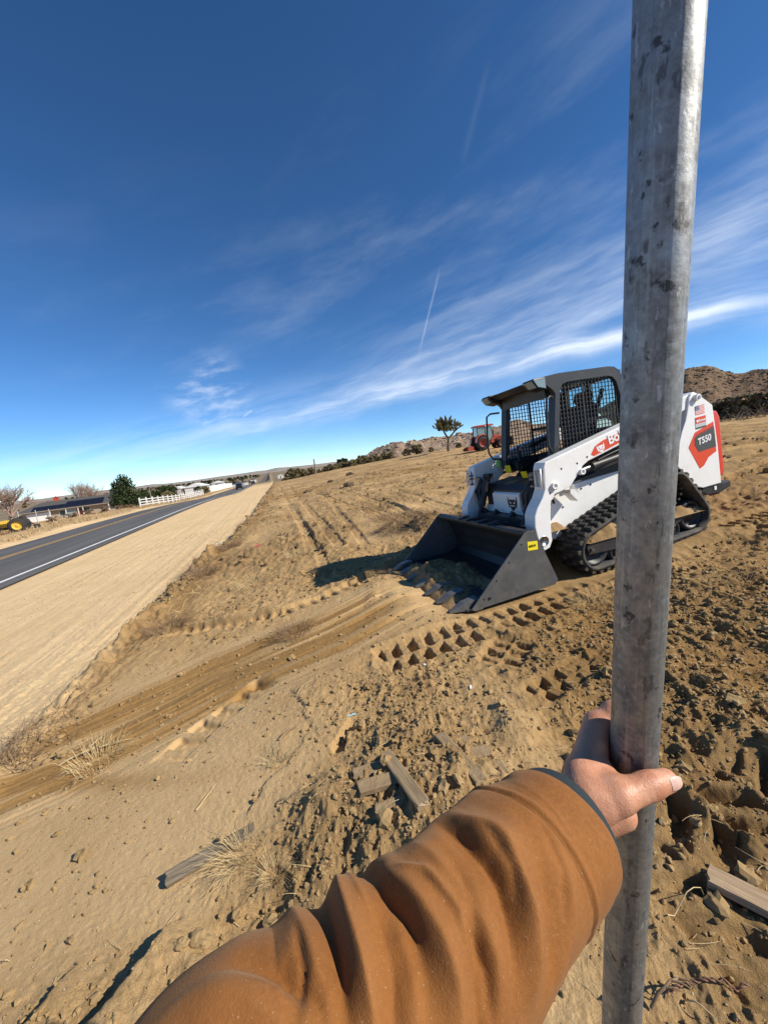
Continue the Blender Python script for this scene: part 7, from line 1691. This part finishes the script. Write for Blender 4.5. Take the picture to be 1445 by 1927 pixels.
    valleys = [([(838, 1556), (890, 1600), (935, 1660), (958, 1730), (965, 1800)], -.0125, .0100), ([(680, 1655), (735, 1695), (775, 1750), (800, 1830), (805, 1910)], -.0095, .0120), ([(600, 1700), (620, 1770), (640, 1850), (650, 1930)], -.0080, .0120),
               ([(850, 1620), (880, 1690), (895, 1770), (895, 1850)], -.0050, .0085), ([(715, 1740), (735, 1820), (740, 1910)], -.0060, .0115), ([(455, 1830), (530, 1840), (590, 1880), (610, 1940)], -.0085, .0100), ([(1010, 1640), (1032, 1720), (1030, 1810)], -.0045, .0110), ([(880, 1830), (900, 1900), (900, 1950)], -.0045, .0100)]
    creases = [[(850, 1565), (905, 1625), (930, 1690)], [(905, 1560), (960, 1640), (975, 1720)], [(700, 1665), (760, 1720), (790, 1790)], [(660, 1672), (700, 1720), (720, 1790)], [(610, 1700), (635, 1790), (650, 1880)], [(955, 1600), (1000, 1690), (1012, 1780)], [(800, 1640), (860, 1720), (880, 1800)], [(470, 1845), (540, 1862), (585, 1905)], [(1020, 1560), (1055, 1640), (1060, 1720)], [(760, 1640), (800, 1650), (840, 1690)], [(880, 1750), (915, 1830), (920, 1910)], [(560, 1760), (570, 1830), (560, 1900)]]
    for q_, a_, w_ in ridges+valleys: D += fold(q_, a_, w_)
    for k_, q_ in enumerate(creases): D += fold(q_, -.0042 if k_ % 3 else .0034, .0040, .012)
    (u0_, p0_), (u1_, p1_) = locate(905, 1580), locate(995, 1790); th_ = math.atan2((p1_-p0_)*.075, u1_-u0_); al_ = UU*math.cos(th_)+PH*.075*math.sin(th_); ac_ = -UU*math.sin(th_)+PH*.075*math.cos(th_)
    D += .0030*vnoise(al_*9, ac_*42, 84)+.0016*vnoise(al_*22, ac_*95, 85)
    # hidden side gets ordinary rumples; cloth is never perfectly smooth
    D += .0030*vnoise(UU*14+PH*1.0, PH*1.8+UU*7, 81)+.0008*vnoise(UU*60, PH*6, 83)
    # cuff: stitched band, rolled rim
    useam = .062; sl = useam+.006*np.sin(PH+.6)
    D -= .0022*np.exp(-((UU-sl)/.0016)**2); D += .0020*np.exp(-((UU-sl+.006)/.004)**2)
    D = np.where(UU < .03, D*.55+D*.45*UU/.03, D); D += .0012*np.exp(-(UU/.004)**2)-.004*np.exp(-(UU/.002)**2)
    cutslant = np.clip(1-UU/.10, 0, 1)
    P3 = surf(D)+T[:, None, :]*(cutslant*(.012*np.cos(PH-1.9)))[..., None]
    wear = np.clip(D*55, 0, 1)*.7+np.exp(-(UU/.005)**2)*.6+.8*np.exp(-((UU-sl)/.002)**2)*0
    V = P3.reshape(-1, 3)-np.array([-.15, -.05, 0]); F = grid_faces(NU, NV_, wrap=True)
    # inner face of the cuff, turned back into the sleeve
    inn = (Cn[:28, None, :]+((Rn[:28, None]*(1+.04*np.cos(PH[:28]-.8))-.0035)[..., None])*(np.cos(PH[:28])[..., None]*n0[:28, None, :]+np.sin(PH[:28])[..., None]*bn[:28, None, :])+T[:28, None, :]*((cutslant*(.012*np.cos(PH-1.9)))[:28])[..., None]).reshape(-1, 3)-np.array([-.15, -.05, 0])
    V2 = np.vstack([V, inn]); o_ = len(V); j = np.arange(NV_); rim = np.stack([j, o_+j, o_+(j+1) % NV_, (j+1) % NV_], 1)
    F2 = np.vstack([F, grid_faces(28, NV_, wrap=True)[:, ::-1]+o_, rim])
    me = quads_mesh('jacket_sleeve', V2, F2, {'wear': np.append(wear.ravel(), np.zeros(len(inn)))})
    uvl = me.uv_layers.new(name='uv'); li = np.empty(len(me.loops), np.int32); me.loops.foreach_get('vertex_index', li)
    UVv = np.vstack([np.stack([UU.ravel(), PH.ravel()*.075], 1), np.stack([UU[:28].ravel(), PH[:28].ravel()*.075], 1)]); uvl.data.foreach_set('uv', UVv[li].astype(np.float32).ravel())
    me.materials.append(canvas_material()); sl_o = link('jacket_sleeve', me, None, root)
    # seam stitches
    k = int(np.searchsorted(uu, useam)); mb = MB()
    line = []
    for q in range(0, NV_):
        i = int(np.searchsorted(uu, useam+.006*math.sin(ph[q]+.6))); p = P3[i, q]; line.append((p-np.array([-.15, -.05, 0])).tolist())
    mb.tube(line, .0006, 5, closed=True)
    st = mb.build('stitching', mat('brown_thread', (0.16, 0.065, 0.02), .8), sl_o, recalc=False); 
    # dark lining that shows past the rim on the upper side
    rows = []
    for dr, dt in ((-.0045, .010), (-.0042, -.002), (-.0050, -.0075), (-.0075, -.0085), (-.0090, -.004), (-.0095, .010)):
        k_ = .35+.65*np.clip(np.cos(ph-.85), 0, 1)**2; dtt = np.where(dt < 0, dt*k_*2.5, dt)
        rr_ = Rn[0]*(1+.04*np.cos(ph-.8))+dr
        rows.append(Cn[0]+rr_[:, None]*(np.cos(ph)[:, None]*n0[0]+np.sin(ph)[:, None]*bn[0])+T[0]*(dtt+.012*np.cos(ph-1.9))[:, None])
    me = quads_mesh('cuff_lining', np.vstack(rows)-np.array([-.15, -.05, 0]), grid_faces(6, NV_, wrap=True)); me.materials.append(mat('dark_slate_knit', (0.018, 0.028, 0.034), .85, bump=(900, .5, .001))); link('cuff_lining', me, None, sl_o)
    return root, sl_o
PERSON, SLEEVE = build_person()
